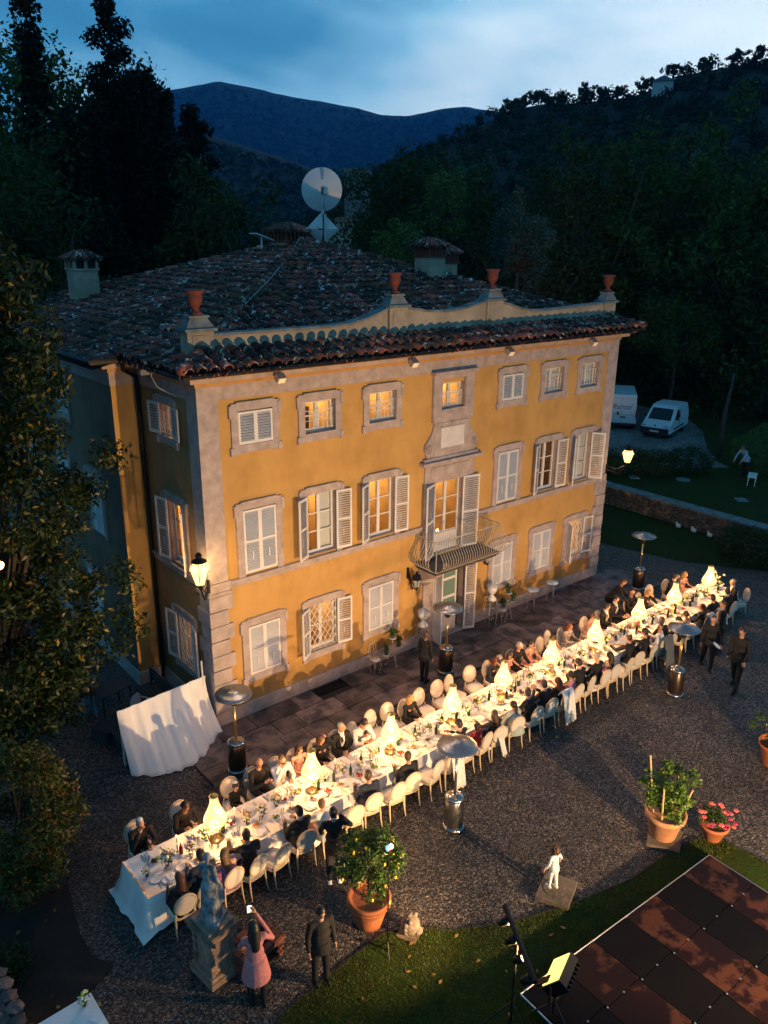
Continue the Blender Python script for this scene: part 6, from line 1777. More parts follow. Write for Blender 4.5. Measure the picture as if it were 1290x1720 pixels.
mb.build('trunk', BARK, t)
foliage('crown', cl, 5200, .075, .17, 5, LEMONL, t)
LEM = mat('lemon_skin', (.70, .52, .03), .45)
lm = MB().ball((0, 0, 0), (.028, .028, .038), 8).mesh('lemon', LEM, True)
for k in range(34):
    p = Vector(cl[rng.integers(0, 60)]) + Vector((rng.normal() * .08, rng.normal() * .08 - .05, rng.normal() * .08)); q = put('lemon', lm, t, p)
t = thing('staked_plant', 'leafy staked shrub in a pale terracotta pot on a square slab', 'potted plant', (5.38, -9.52, .10))
MB().lathe([(.24, 0), (.26, .02), (.37, .48), (.42, .50), (.43, .60), (.38, .61), (.36, .57)], 28, cap=False).lathe([(0, .56), (.37, .56)], 24, cap=False).build('terracotta_pot', mat('pale_terracotta', (.52, .27, .14), .85, nscale=5, namt=.3, bump=.3, col2=(.36, .15, .07)), t, True)
cl = []; mb = MB()
for k in range(52):
    a_ = rng.uniform(0, 6.28); r_ = rng.uniform(.1, .58); z = .72 + rng.uniform(0, .85); p = Vector((r_ * math.cos(a_) * (.5 + z * .35), r_ * math.sin(a_) * (.5 + z * .35), z)); cl.append(tuple(p)); mb.tube([(p.x * .2, p.y * .2, .56), p * .6 + Vector((0, 0, .25)), p], .006, 4)
mb.build('stems', LEAFT, t)
foliage('leaves', cl, 2600, .085, .13, 9, leaf_mat('bright_pot_leaf', (.04, .09, .012), (.14, .24, .03), .4), t)
STK = mat('bamboo', (.52, .40, .18), .7)
for a_, h_, s_ in ((2.3, 1.95, .40), (3.4, 1.50, .42), (.15, 1.55, .46), (5.3, 1.25, .36)):
    MB().tube([(.25 * math.cos(a_), .25 * math.sin(a_), .5), (.25 * math.cos(a_) + s_ * .55 * math.cos(a_), .25 * math.sin(a_) + s_ * .55 * math.sin(a_), h_)], .018, 6).build('stake', STK, t)
mb = MB(); mb.prism([(-.36, -.32), (.32, -.36), (.36, .30), (-.32, .34)], 0, .09, axis='z')
tag(mb.build('plinth_slab', mat('mossy_stone', (.12, .095, .07)), None, loc=(5.36, -9.58, .006), rot=.5), 'square stone slab under the staked shrub', 'stone slab')
t = thing('flower_pot', 'small terracotta pot overflowing with pink and red flowers', 'flower pot', (6.20, -10.20, .02))
MB().lathe([(.15, 0), (.17, .02), (.27, .32), (.30, .33), (.31, .40), (.27, .41), (.26, .38)], 24, cap=False).lathe([(0, .37), (.27, .37)], 20, cap=False).build('terracotta_pot', TERRA, t, True)
cl = [(rng.normal() * .17, rng.normal() * .17, .48 + rng.uniform(0, .18)) for _ in range(26)]
foliage('leaves', cl, 900, .06, .12, 11, LEMONL, t)
PKF = mat('coral_petal', (.75, .14, .12), .6); RDF = mat('magenta_petal', (.50, .03, .12), .6)
for k in range(24):
    a_ = rng.uniform(0, 6.28); r_ = .10 + .30 * math.sqrt(rng.uniform()); mb = MB(); q = .026 + rng.uniform(0, .014)
    for j in range(5): mb.ball((q * .8 * math.cos(j * 1.257), q * .8 * math.sin(j * 1.257), 0), (q, q, q * .5), 6)
    mb.build('flower', PKF if k % 3 else RDF, t, True, loc=(r_ * math.cos(a_), r_ * math.sin(a_), .60 + rng.uniform(-.12, .16)))
t = thing('staked_plant', 'tall staked potted plant with a yellow stake at the far edge of the court', 'potted plant', (9.78, -9.80, 0))
MB().lathe([(.22, 0), (.36, .50), (.40, .52), (.40, .60)], 24, cap=False).build('terracotta_pot', TERRA, t, True)
cl = [(rng.normal() * .22, rng.normal() * .22, .75 + rng.uniform(0, .7)) for _ in range(30)]; foliage('leaves', cl, 1500, .08, .14, 13, LEMONL, t)
MB().tube([(-.3, 0, .5), (-.34, 0, 1.9)], .018, 6).build('stake', STK, t)
t = thing('stone_head', 'small weathered carved stone lion head lying at the lawn edge', 'stone', (-.40, -7.98, .02), .4)
mb = MB(); mb.ball((0, 0, .20), (.17, .18, .20), 16); mb.ball((0, -.15, .14), (.09, .09, .08), 12); mb.ball((-.10, -.04, .36), .05, 8); mb.ball((.10, -.04, .36), .05, 8)
for k in range(12): mb.ball((.16 * math.cos(k * .52), .03, .20 + .17 * math.sin(k * .52)), .05, 8)
mb.build('carved_face', mat('stone_head_mat', (.20, .16, .125), .9, nscale=7, namt=.5, bump=.7, bscale=20), t, True); MB().box(-.2, .2, -.18, .2, 0, .03).build('base', BRK, t)

# ------------------------------------------------------------------ terrace furniture in white iron
def scroll_leg(mb, a_, r0, r1, z0, z1, th=.011):
    pts = []
    for k in range(9):
        t_ = k / 8; r_ = r0 + (r1 - r0) * (t_ ** 2) + .05 * math.sin(t_ * PI * 1.3); pts.append((r_ * math.cos(a_), r_ * math.sin(a_), z1 + (z0 - z1) * t_))
    mb.tube(pts, th, 6)
    e_ = pts[-1]; mb.tube([e_, (e_[0] + .05 * math.cos(a_), e_[1] + .05 * math.sin(a_), z0 + .008)], th, 5)
def urn_stand(x, y, lb):
    t = thing('urn_stand', lb, 'plant stand', (x, y, .05))
    mb = MB()
    for k in range(4): scroll_leg(mb, k * PI / 2 + .5, .16, .20, 0, .86)
    for z_, r_ in ((.86, .18), (.62, .17), (.22, .12)): mb.tube([(r_ * math.cos(2 * PI * k / 16), r_ * math.sin(2 * PI * k / 16), z_) for k in range(16)], .010, 5, closed=True)
    mb.build('stand', RUST, t, True)
    u = thing('lidded_urn', lb.replace('tall white iron stand', 'white lidded urn on a stand'), 'urn', (x, y, .91))
    MB().lathe([(.15, 0), (.16, .04), (.06, .15), (.045, .20), (.10, .24), (.15, .33), (.165, .48)], 20).build('urn_body', WHITE2, u, True)
    MB().lathe([(.185, .481), (.18, .51), (.10, .56), (.03, .58), (.025, .64), (.005, .66)], 20).build('lid', mat('grey_urn_lid', (.45, .47, .50), .5), u, True)
urn_stand(6.78, -.36, 'tall white iron stand on the near flank of the entrance door'); urn_stand(9.80, -.38, 'tall white iron stand on the far flank of the entrance door')
def plant_stand(x, y, lb, seed):
    t = thing('plant_stand', lb, 'plant stand', (x, y, .05)); mb = MB()
    for k in range(3): scroll_leg(mb, k * 2.1 + .4, .05, .24, 0, .34)
    mb.tube([(0, 0, .3), (0, 0, .62)], .012, 6)
    spots = [(-.26, 0, .42), (.24, .02, .52), (.02, .05, .86)]
    mb.tube([(0, 0, .62), (.02, .05, .84)], .010, 6)
    for p in spots:
        if p[2] < .8: mb.tube([(0, 0, .34), (p[0] * .6, 0, p[2] - .16), (p[0], p[1], p[2] - .02)], .010, 6)
        mb.lathe([(.02, p[2] - .02), (.12, p[2] - .01), (.12, p[2])], 14, c=(p[0], p[1], 0))
    mb.build('stand', RUST, t, True)
    for k, p in enumerate(spots):
        q = thing('small_potted_plant', ['lower trailing plant', 'upright pelargonium', 'topmost leafy plant'][k] + ' on ' + lb, 'potted plant', (x + p[0], y + p[1], .05 + p[2]))
        MB().lathe([(.05, 0), (.075, .11)], 12).build('pot', VASEM, q, True)
        cl = [(rng.normal() * .06, rng.normal() * .06, .17 + rng.uniform(0, .14)) for _ in range(12)]; foliage('leaves', cl, 260, .055, .07, seed + k, LEMONL, q)
plant_stand(5.55, -.42, 'the three-tier iron stand under the shut ground-floor shutters', 60); plant_stand(10.62, -.42, 'the three-tier iron stand past the entrance door', 70)
def side_table(x, y, lb, r_=.20, h_=.68):
    t = thing('iron_table', lb, 'table', (x, y, .05)); MB().lathe([(r_, h_), (r_ + .01, h_ + .015), (r_, h_ + .03), (.01, h_ + .035)], 22).build('tabletop', mat('pale_tabletop', (.55, .60, .60), .4), t, True)
    mb = MB()
    for k in range(3): scroll_leg(mb, k * 2.09 + .3, .05, .20, 0, h_)
    mb.build('legs', RUST, t, True)
side_table(11.76, -.48, 'small round white iron table nearer the entrance'); side_table(12.75, -.50, 'small round white iron table farther from the entrance')
def stool(x, y, lb, back=False):
    t = thing('iron_chair' if back else 'iron_stool', lb, 'chair' if back else 'stool', (x, y, .05)); MB().lathe([(.15, .42), (.16, .435), (.15, .45)], 18).build('seat', RUST, t, True)
    mb = MB()
    for k in range(4): scroll_leg(mb, k * PI / 2 + .78, .12, .15, 0, .42, .009)
    mb.build('legs', RUST, t, True)
    if back:
        mb = MB(); mb.tube([(-.13, .12, .44), (-.15, .17, .80), (0, .18, .90), (.15, .17, .80), (.13, .12, .44)], .011, 6); mb.tube([(-.06, .14, .45), (-.07, .18, .84)], .008, 5); mb.tube([(.06, .14, .45), (.07, .18, .84)], .008, 5); mb.build('backrest', RUST, t, True)
stool(4.85, -.45, 'small white iron chair at the foot of the wall before the first plant stand', True); stool(10.18, -.52, 'low white iron stool between the lidded urn and the plant stand')

# ------------------------------------------------------------------ stage, floodlight and stands on the lawn
stg = thing('stage_floor', 'low stage of black and rust-brown panels set in an aluminium edge on the lawn', 'stage', (0, 0, 0))
BLKP = mat('black_stage_panel', (.003, .0024, .003), .6, spec=.1, nscale=2.4, namt=.3, space='World')
RSTP = mat('rust_brown_panel', (.052, .019, .011), .5, spec=.15, nscale=1.7, space='World', col2=(.008, .0024, .002), thr=(.52, .60))
ALU = mat('aluminium_edge', (.42, .43, .46), .35, .8)
px = .055; pw_ = .889
for i in range(6):
    for j in range(4):
        y1 = -10.24 - j * .985 - i * .055; y0 = y1 - .98
        mb = MB(); x0 = px + i * pw_ - j * .035; mb.box(x0 + .006, x0 + pw_ - .006, y0 + .004, y1 - .004, .20, .30)
        mb.build('stage_panel', RSTP if i % 2 else BLKP, stg)
        bm_ = MB()
        for bx2 in (x0, x0 + pw_ / 2): bm_.lathe([(.018, .3005), (.018, .303), (.002, .304)], 10, c=(bx2, y0, 0))
        bm_.build('panel_bolts', ALU, stg)
mb = MB(); mb.tube([(px - .02, -10.22, .29), (px + 6 * pw_, -10.22 - 6 * .055, .29), (px + 6 * pw_ - .14, -14.4, .29)], .016, 6); mb.tube([(px - .02, -10.22, .29), (px - .15, -14.2, .29)], .016, 6); mb.build('edge_rail', ALU, stg)
MB().box(px, px + 6 * pw_ - .15, -14.1, -10.75, .0, .195).build('substructure', IRON, stg)
FLX, FLY_, FLZ = .18, -10.78, 1.05
t = thing('stage_floodlight', 'large dark floodlight with a glowing yellow face at the corner of the stage', 'floodlight', (FLX, FLY_, .30), .35); t.scale = (1.25, 1.25, 1.15)
mb = MB(); m_ = Matrix.Translation((0, 0, .78)) @ Matrix.Rotation(R(38), 4, 'X')
mb.box(-.24, .24, -.10, .02, -.17, .17, 0, m_)
for k in range(7): mb.box(-.22 + k * .072, -.21 + k * .072, -.17, -.101, -.15, .15, 0, m_)
mb.build('lamp_body', IRON, t)
mb = MB(); mb.box(-.22, .22, .021, .032, -.15, .15, 0, m_); mb.build('lamp_face', mat('lit_yellow_face', (.9, .85, .5), .4, emit=(1.0, .78, .14), estr=1.5), t)
mb = MB(); mb.tube([(-.27, 0, .78), (-.27, 0, .45), (0, 0, .40), (.27, 0, .45), (.27, 0, .78)], .016, 6); mb.tube([(0, 0, .40), (0, 0, .02)], .022, 8)
for k in range(3): mb.tube([(0, 0, .22), (.28 * math.cos(k * 2.09), .28 * math.sin(k * 2.09), .01)], .014, 6)
mb.build('stand', IRON, t)
hd = MB()
for k in range(4): hd.box(-.20 + k * .03, -.18 + k * .03, .03, .05, -.28, -.05, 0, m_)
hd.build('cable_clamp', IRON, t)
spot('lamp', (0, .12, .90), (.35, 6.0, 2.6), 1500, (1.0, .60, .26), 118, .5, .10, t)
t = thing('light_bar_stand', 'tall black stand with a slanting bar of small stage lights', 'light stand', (-.30, -10.32, .03))
OB = Vector((-.30, -10.32, .03)); b0 = G(848, 1521, 1.98) - OB; b1 = G(899, 1650, 1.86) - OB
mb = MB(); mb.tube([(0, 0, 0), (0, 0, 1.86)], .020, 8)
for k in range(3): mb.tube([(0, 0, .45), (.5 * math.cos(k * 2.09 + .5), .5 * math.sin(k * 2.09 + .5), .01)], .014, 6)
mb.build('stand', IRON, t)
MB().tube([b0, b1], .045, 8).build('cross_bar', IRON, t)
for k in range(4):
    s_ = .12 + k * .25; p = b0.lerp(b1, s_) + Vector((-.08, 0, -.10))
    c_ = MB().lathe([(.055, -.09), (.075, .06), (.05, .09)], 12).build('spot_head', IRON, t, True, loc=p, rot=(.7, .35, 0))
    if k == 2: MB().ball((0, 0, .09), (.055, .055, .02), 8).build('lens', mat('lit_lamp_lens', (1, 1, .8), .3, emit=(1, .92, .45), estr=4), c_)
# a second floodlight on the lawn, washing the front of the villa
t = thing('lawn_floodlight', 'floodlight on a tripod behind the stage aimed at the villa front', 'floodlight', (3.0, -17.6, .0), 0)
mb = MB(); mb.tube([(0, 0, 0), (0, 0, 2.2)], .022, 8)
for k in range(3): mb.tube([(0, 0, .6), (.5 * math.cos(k * 2.09), .5 * math.sin(k * 2.09), .01)], .014, 6)
mb.build('stand', IRON, t)
MB().box(-.2, .2, -.1, .0, 2.2, 2.5).build('lamp_body', IRON, t); MB().box(-.18, .18, .001, .01, 2.22, 2.48).build('lamp_face', mat('lit_warm_face', (.9, .8, .5), .4, emit=(1, .7, .35), estr=8), t)
spot('lamp', (0, .10, 2.35), (2.8, 17.0, 4.8), 10000, (1.0, .62, .29), 84, .35, .07, t)
t = thing('camera_stand', 'thin black pole with a small blue and white device glowing at its top', 'stand', (-.98, -8.02, 0))
MB().tube([(0, 0, 0), (0, 0, 2.26)], .013, 6).build('pole', IRON, t); mb = MB()
for k in range(3): mb.tube([(0, 0, .25), (.2 * math.cos(k * 2.09), .2 * math.sin(k * 2.09), .02)], .009, 5)
mb.build('tripod_feet', IRON, t)
MB().cbox((-.02, 0, 2.32), (.07, .05, .07)).build('device', mat('blue_screen', (.3, .6, .9), .3, emit=(.25, .6, 1), estr=1.1), t); MB().cbox((.055, 0, 2.31), (.03, .05, .08)).build('white_light', mat('white_led', (1, 1, 1), .3, emit=(1, .95, .9), estr=3), t); MB().cbox((-.01, 0, 2.27), (.05, .04, .02)).build('red_light', mat('red_led', (1, 0, 0), .3, emit=(1, .05, .02), estr=1), t)

# side table at the near corner of the court
t = thing('buffet_table', 'white-clothed table jutting in at the near corner beside the flower bed', 'table', (-5.95, -6.95, 0), .03)
mb = MB(); mb.box(-.42, .45, -.9, .78, .02, .745); mb.build('cloth_cover', LINEN, t)
t = thing('flower_vase', 'lime and cream posy on the corner of the buffet table', 'flowers', (-5.68, -6.32, .747)); lf, fl = posy_mesh(90, 1.0)
MB().lathe([(.03, 0), (.042, .05), (.03, .11)], 12).build('vase', VASEM, t, True); lf.build('leaves', LEAFT, t); fl.build('blossoms', [FLY, FLY, FLW], t, True)
tag(put('napkin', nap_me, None, (-5.62, -6.68, .748), .5), 'white napkin lying on the buffet table', 'napkin')
# rough stone wall stub at the near corner
ws = thing('rubble_wall', 'mossy rubble wall stub at the edge of the flower bed', 'wall', (-6.95, -5.6, 0))
RUB = mat('mossy_rubble', (.10, .085, .085), .95, nscale=5, namt=.6, bump=.9, bscale=16, rand=.3)
def rock(seed, s):
    r_ = np.random.default_rng(seed); mb = MB(); mb.ball((0, 0, 0), s, 8); mb.v = [tuple(Vector(v) * (1 + r_.uniform(-.16, .16))) for v in mb.v]; return mb
rocks = [rock(k, (.17, .13, .10)).mesh('stone', RUB, False) for k in range(6)]
for z_ in range(4):
    for k in range(7):
        for q in range(2): put('stone', rocks[(k + z_ + q) % 6], ws, (.38 - q * .25 + rng.uniform(-.02, .02), -.95 + k * .27 + (.1 if z_ % 2 else 0), .12 + z_ * .19), (0, 0, rng.uniform(-.3, .3)))
put('wall_core', MB().box(-.5, .32, -1.0, .9, 0, .74).mesh('wall_core', RUB), ws)

# ------------------------------------------------------------------ retaining wall, vans, hedges on the car-park side
rw = thing('retaining_wall', 'rough stone retaining wall with a flat coping below the raised garden', 'wall', (0, 0, 0))
WSTN = mat('honey_rubble_stone', (.16, .11, .075), .95, nscale=3, namt=.55, bump=.8, bscale=12, rand=.4)
MB().box(23.62, 24.1, -12, 12, 0, .88).build('wall_core', WSTN, rw)
MB().box(23.50, 24.15, -12, 12, .881, .96).build('coping', STONE_D, rw)
wst = [rock(20 + k, (.10, .17, .085)).mesh('stone', WSTN, False) for k in range(6)]
nb_ = 0
for r_i in range(6):
    y_ = 7.0
    while y_ > -5.5 and nb_ < 290:
        put('stone', wst[nb_ % 6], rw, (23.60, y_ + rng.uniform(-.03, .03), .09 + r_i * .145), (rng.uniform(-.3, .3), 0, rng.uniform(-.1, .1))); nb_ += 1
        y_ -= .27 + rng.uniform(0, .05)
VANW = mat('van_white_paint', (.55, .62, .66), .3, spec=.5); VGL = mat('dark_van_glass', (.012, .015, .02), .08); TYR = mat('tyre_rubber', (.012, .012, .012), .9); VPL = mat('black_bumper', (.015, .016, .018), .6)
def wheel(par, x, y, r_=.31):
    t = MB().tube([(x - .09, y, r_), (x + .09, y, r_)], r_, 20).build('wheel', TYR, par); MB().tube([(x - .095, y, r_), (x + .095, y, r_)], r_ * .6, 14).build('rim', STEEL, t)
def van(name, label, loc, rz, L, Wd, H_, nose):
    """local: length along y, front at -y"""
    t = thing(name, label, 'van', loc, rz); hw_ = Wd / 2
    if nose:   # small delivery van
        side = [(0, .32), (.02, .62), (.10, .78), (.72, .98), (1.42, 1.62), (1.75, H_ - .03), (2.4, H_), (L - .35, H_ - .03), (L - .06, H_ - .22), (L, 1.0), (L, .32)]
    else:
        side = [(0, .35), (0, .9), (.3, 1.15), (.95, 1.9), (1.25, H_ - .06), (1.6, H_), (L - .1, H_), (L, H_ - .12), (L, .35)]
    n_ = len(side); mb = MB(); lay = [(-hw_, .93), (-hw_ * .97, 1.0), (hw_ * .97, 1.0), (hw_, .93)]
    vs = []
    for xx, kz in ((-hw_, 0), (-hw_ + .10, 1), (hw_ - .10, 1), (hw_, 0)):
        for (yy, zz) in side:
            inset = 0 if kz else 1; z2 = zz - (.10 if (not kz and zz > 1.2) else 0); x2 = xx * (.90 if zz > 1.3 and not kz else 1)
            vs.append((x2, yy - L / 2 + (0.05 if not kz and yy < .2 else 0), z2))
    fs = []
    for a_ in range(3):
        for k in range(n_): k2 = (k + 1) % n_; fs.append((a_ * n_ + k, a_ * n_ + k2, (a_ + 1) * n_ + k2, (a_ + 1) * n_ + k))
    fs += [tuple(reversed(range(n_))), tuple(3 * n_ + k for k in range(n_))]
    mb.add(vs, fs); body = mb.build('body', VANW, t, False); bv = body.modifiers.new('b', 'BEVEL'); bv.width = .03; bv.segments = 2
    f0 = -L / 2
    if nose:
        p = lambda yy, zz, xx: (xx, f0 + yy, zz)
        MB().add([p(.76, 1.015, -hw_ * .80), p(.76, 1.015, hw_ * .80), p(1.39, 1.61, hw_ * .72), p(1.39, 1.61, -hw_ * .72)], [(0, 1, 2, 3)]).build('windscreen', VGL, t).location = (0, -.012, .012)
        for sg in (-1, 1):
            x_ = sg * (hw_ + .012)
            MB().add([(x_, f0 + 1.05, 1.06), (x_, f0 + 1.95, 1.10), (x_ * .92, f0 + 1.95, 1.56), (x_ * .92, f0 + 1.60, 1.56)], [(0, 1, 2, 3) if sg > 0 else (3, 2, 1, 0)]).build('side_window', VGL, t)
            MB().box(*(sorted((x_, x_ - sg * .03))), f0 + .95, L / 2 - .95, .46, .56).build('side_trim', VPL, t)
            MB().box(*(sorted((x_, x_ - sg * .02))), f0 + 2.02, f0 + 2.05, .60, 1.60).build('door_seam', VPL, t)
            MB().ball((sg * (hw_ + .12), f0 + 1.15, 1.12), (.09, .05, .08), 8).build('wing_mirror', VPL, t)
            MB().ball((sg * hw_ * .78, f0 + .12, .80), (.13, .13, .09), 10).build('headlight', mat('headlight_glass', (.5, .6, .65), .1), t)
        mb = MB(); mb.box(-hw_ + .02, hw_ - .02, f0 - .04, f0 + .03, .28, .66); mb.build('bumper', VPL, t)
        MB().box(-.26, .26, f0 - .052, f0 - .041, .42, .52).build('number_plate', WHITE, t)
        MB().ball((0, f0 + .05, .80), (.05, .03, .05), 8).build('badge', VPL, t)
        for sg in (-1, 1): wheel(t, sg * (hw_ - .10), f0 + .80); wheel(t, sg * (hw_ - .10), L / 2 - .75)
    else:
        r0 = L / 2
        MB().box(-.006, .006, r0 + .004, r0 + .012, .42, H_ - .18).build('door_seam', VPL, t)
        mb = MB(); mb.box(-hw_ + .1, hw_ - .1, r0 + .004, r0 + .010, H_ - .20, H_ - .185); mb.box(-hw_ + .1, hw_ - .1, r0 + .004, r0 + .010, .98, .995); mb.build('door_crease', mat('van_crease', (.22, .26, .30), .5), t)
        MB().box(-.30, .0, r0 + .005, r0 + .02, .78, .86).build('number_plate_recess', VPL, t)
        MB().box(.12, .24, r0 + .004, r0 + .03, .95, 1.15).build('door_handle', VPL, t)
        for sg in (-1, 1): MB().cbox((sg * (hw_ - .05), r0 + .01, 1.05), (.09, .05, .50)).build('tail_light', mat('tail_light_red', (.25, .01, .01), .3), t)
        MB().box(-hw_, hw_, r0 - .02, r0 + .06, .30, .45).build('bumper', VPL, t)
        for sg in (-1, 1): wheel(t, sg * (hw_ - .12), f0 + .95, .34); wheel(t, sg * (hw_ - .12), L / 2 - 1.0, .34)
        cu = bpy.data.curves.new('lettering', 'FONT'); cu.body = 'Rental'; cu.size = .46; cu.align_x = 'CENTER'; cu.extrude = .002; cu.shear = .35
        to = bpy.data.objects.new('door_lettering', cu); C.objects.link(to); to.parent = t; to.location = (0, r0 + .012, 1.32); to.rotation_euler = (PI / 2, 0, PI); cu.materials.append(mat('blue_van_lettering', (.02, .08, .30), .5)); bpy.context.view_layer.update(); me_ = bpy.data.meshes.new_from_object(to); bpy.data.objects.remove(to); put('door_lettering', me_, t, (0, r0 + .012, 1.32), (PI / 2, 0, PI))
    return t
vd = heading(-.45, -.89)
van('delivery_van', 'small white delivery van with black bumper parked nose towards the villa', (35.9, 9.6, .915), heading(3.2, .85) , 4.0, 1.70, 1.78, True)
van('delivery_van', 'large white van showing its lettered rear doors behind the villa corner', (36.4, 13.3, .915), heading(-.80, -.60), 5.2, 1.95, 2.2, False)
t = van('parked_car', 'pale hatchback mostly hidden behind the villa corner', (26.4, 8.6, .915), heading(.8, .6), 3.9, 1.68, 1.46, True); t['category'] = 'car'
# small flat things on the raised lawn
for k, (px_, py_, lb) in enumerate(((1065, 802, 'pale flat slab on the raised lawn behind the far lantern'), (1147, 806, 'pale round cover on the raised lawn'), (1245, 840, 'dim flat slab on the raised lawn near the bench'))):
    p = G(px_, py_, .92); mb = MB().lathe([(.34, 0), (.34, .05), (.3, .06)], 12 if k == 1 else 4)
    tag(mb.build('garden_slab', mat('pale_garden_slab', (.12, .18, .19), .8), None, loc=(p.x, p.y, .905)), lb, 'slab')
p = G(1262, 812, .92); t = thing('garden_bench', 'small white iron bench beside the bending helper', 'bench', (p.x, p.y, .9), .4)
MB().box(-.5, .5, -.2, .2, .42, .45).build('seat', WHITE2, t); mb = MB()
for sx in (-.45, .45):
    for sy in (-.16, .16): mb.tube([(sx, sy, 0), (sx, sy, .42)], .02, 5)
mb.build('legs', WHITE2, t)
p0 = G(1143, 883, .5); t = thing('garden_ornaments', 'three small white ornaments lying at the foot of the retaining wall', 'ornament', (23.3, .9, 0))
for k in range(3): mb = MB(); mb.ball((0, 0, .10), (.10, .14, .10), 8); mb.ball((0, .08, .20), (.05, .05, .07), 8); mb.build('ornament', WHITE2, t, True, loc=(0, -.75 * k, 0))
# ------------------------------------------------------------------ trees near the villa
LG_D = leaf_mat('dark_leaf', (.008, .020, .004), (.040, .075, .014), .85)
LG_M = leaf_mat('mid_leaf', (.015, .038, .006), (.070, .12, .020), .85)
LG_L = leaf_mat('light_leaf', (.03, .075, .014), (.09, .17, .03), .7)
LG_O = leaf_mat('olive_leaf', (.025, .055, .045), (.07, .12, .10), .8)
LG_C = leaf_mat('cypress_spray', (.003, .006, .003), (.009, .015, .006), .9)
LG_MG = leaf_mat('magnolia_leaf', (.006, .014, .003), (.034, .058, .008), .42, (.30, .20, .03), .04)
LG_B = leaf_mat('shrub_leaf', (.012, .028, .003), (.085, .100, .012), .45, (.16, .06, .012), .10)
def limbs(mb, base, tips, r0, n=3, seed=0):
    r_ = np.random.default_rng(seed); b = Vector(base)
    for tp in tips:
        tp = Vector(tp); mid = b.lerp(tp, .5) + Vector((r_.normal() * .12, r_.normal() * .12, r_.uniform(0, .25))) * (tp - b).length * .25
        mb.tube([b, mid, tp], [r0, r0 * .55, r0 * .15], 6)
def broad_tree(name, label, cat, loc, h, rx, ry, zc, rz_, n_cl, n_leaf, size, m, seed, trunk=.3, cl_r=.9, group=None, shell=.55, rotz=0):
    t = thing(name, label, cat, loc, rotz, group); r_ = np.random.default_rng(seed)
    cen = []
    for k in range(n_cl):
        d = r_.normal(size=3); d /= np.linalg.norm(d); q = r_.uniform(shell, 1.0)
        bump_ = 1 + .16 * math.sin(d[0] * 5 + seed) + .12 * math.sin(d[2] * 6 + seed * 2)
        cen.append((d[0] * rx * q * bump_, d[1] * ry * q * bump_, zc + d[2] * rz_ * q * bump_))
    cen = [c_ for c_ in cen if c_[2] > .4]
    mb = MB(); zb = max(.6, zc - rz_ * .75); mb.tube([(0, 0, -.3), (r_.normal() * .1, r_.normal() * .1, zb * .6), (0, 0, zc)], [trunk, trunk * .75, trunk * .4], 9)
    limbs(mb, (0, 0, zb), cen[::max(1, len(cen) // 26)], trunk * .45, seed=seed); mb.build('trunk', BARK, t, True)
    foliage('crown', cen, n_leaf, size, cl_r, seed, m, t)
    return t
def cypress(label, loc, h, r, seed, n=9000, group='cypresses and conifers behind the villa'):
    t = thing('cypress_tree', label, 'tree', loc, 0, group); r_ = np.random.default_rng(seed); cen = []; sp = []
    for k in range(150):
        v = r_.uniform(0, 1); rad = r * (math.sin(min(1, v * 1.15 + .08) * PI) ** .6 * (1 - v * .35)) * (1 + .15 * math.sin(v * 23 + seed)); a_ = r_.uniform(0, 6.28)
        if v > .93: rad *= .4
        cen.append((rad * .75 * math.cos(a_), rad * .75 * math.sin(a_), .8 + v * (h - 1))); sp.append(.30 * r + .25)
    MB().tube([(0, 0, -.5), (0, 0, h * .8)], [.3, .08], 8).build('trunk', BARK, t)
    V, F = leaf_cloud(cen, n, .30, np.array(sp), seed, bias_up=0, shape=.5)
    V[:, 2] = V[:, 2]
    put('crown', np_mesh('crown', V, F, LG_C), t); return t
def on(px, dist):     # a point on the ground level at this picture column and distance
    d = _ray(px, 403.0); d = Vector((d.x, d.y, 0)).normalized(); return Vector((CAM[0], CAM[1], 0)) + d * dist
def top_z(py, dist, px=645.0):
    d = _ray(px, py); return CAM[2] + dist * d.z / math.hypot(d.x, d.y)
# conifers and broad trees behind the villa, on the garden side
for k, (px_, py_, ds, r_, lb) in enumerate((
    (88, -40, 46, 1.5, 'very tall slim cypress rising out of the picture beside the plane tree'), (178, 175, 44, 1.6, 'dark cypress in front of the layered pine'),
    (232, 135, 47, 1.7, 'tall dark cypress right against the layered pine'), (262, 120, 45, 1.3, 'slim pointed cypress with two thin tips'), (287, 148, 46, 1.4, 'slim pointed cypress at the edge of the dark group'),
    (140, 195, 42, 1.8, 'broad dark cypress near the chimney'), (205, 150, 50, 1.8, 'tall cypress deep inside the dark group'), (305, 240, 44, 1.2, 'short cypress below the slim pointed ones'))):
    p = on(px_, ds); cypress(lb, p, top_z(py_, ds, px_), r_, 100 + k)
def layered(label, px_, py_, ds, w_, seed, name='pine_tree'):
    p = on(px_, ds); h = top_z(py_, ds, px_); t = thing(name, label, 'tree', p, 0, 'cypresses and conifers behind the villa'); r_ = np.random.default_rng(seed); cen = []; sp = []
    mb = MB(); mb.tube([(0, 0, -.5), (0, 0, h)], [.35, .06], 8)
    for k in range(34):
        v = (k / 33); z = h * (.35 + .64 * v); L = w_ * (1 - v) ** .7 + .5; a_ = k * 2.4
        tip = Vector((L * math.cos(a_), L * math.sin(a_), z + .15)); mb.tube([(0, 0, z - .3), tip], [.08, .02], 5)
        for q in (.35, .7, 1.0): cen.append((tip.x * q, tip.y * q, z + .05)); sp.append(.55)
    cen.append((0, 0, h)); sp.append(.4)
    mb.build('trunk', BARK, t); V, F = leaf_cloud(cen, 9000, .26, np.array(sp), seed, shape=.5); put('crown', np_mesh('crown', V, F, LG_C), t)
layered('layered pine with a ragged flat top above the dark cypresses', 216, 12, 48, 2.3, 131)
layered('small ragged conifer standing apart before the blue mountain', 336, 188, 50, 1.7, 133)
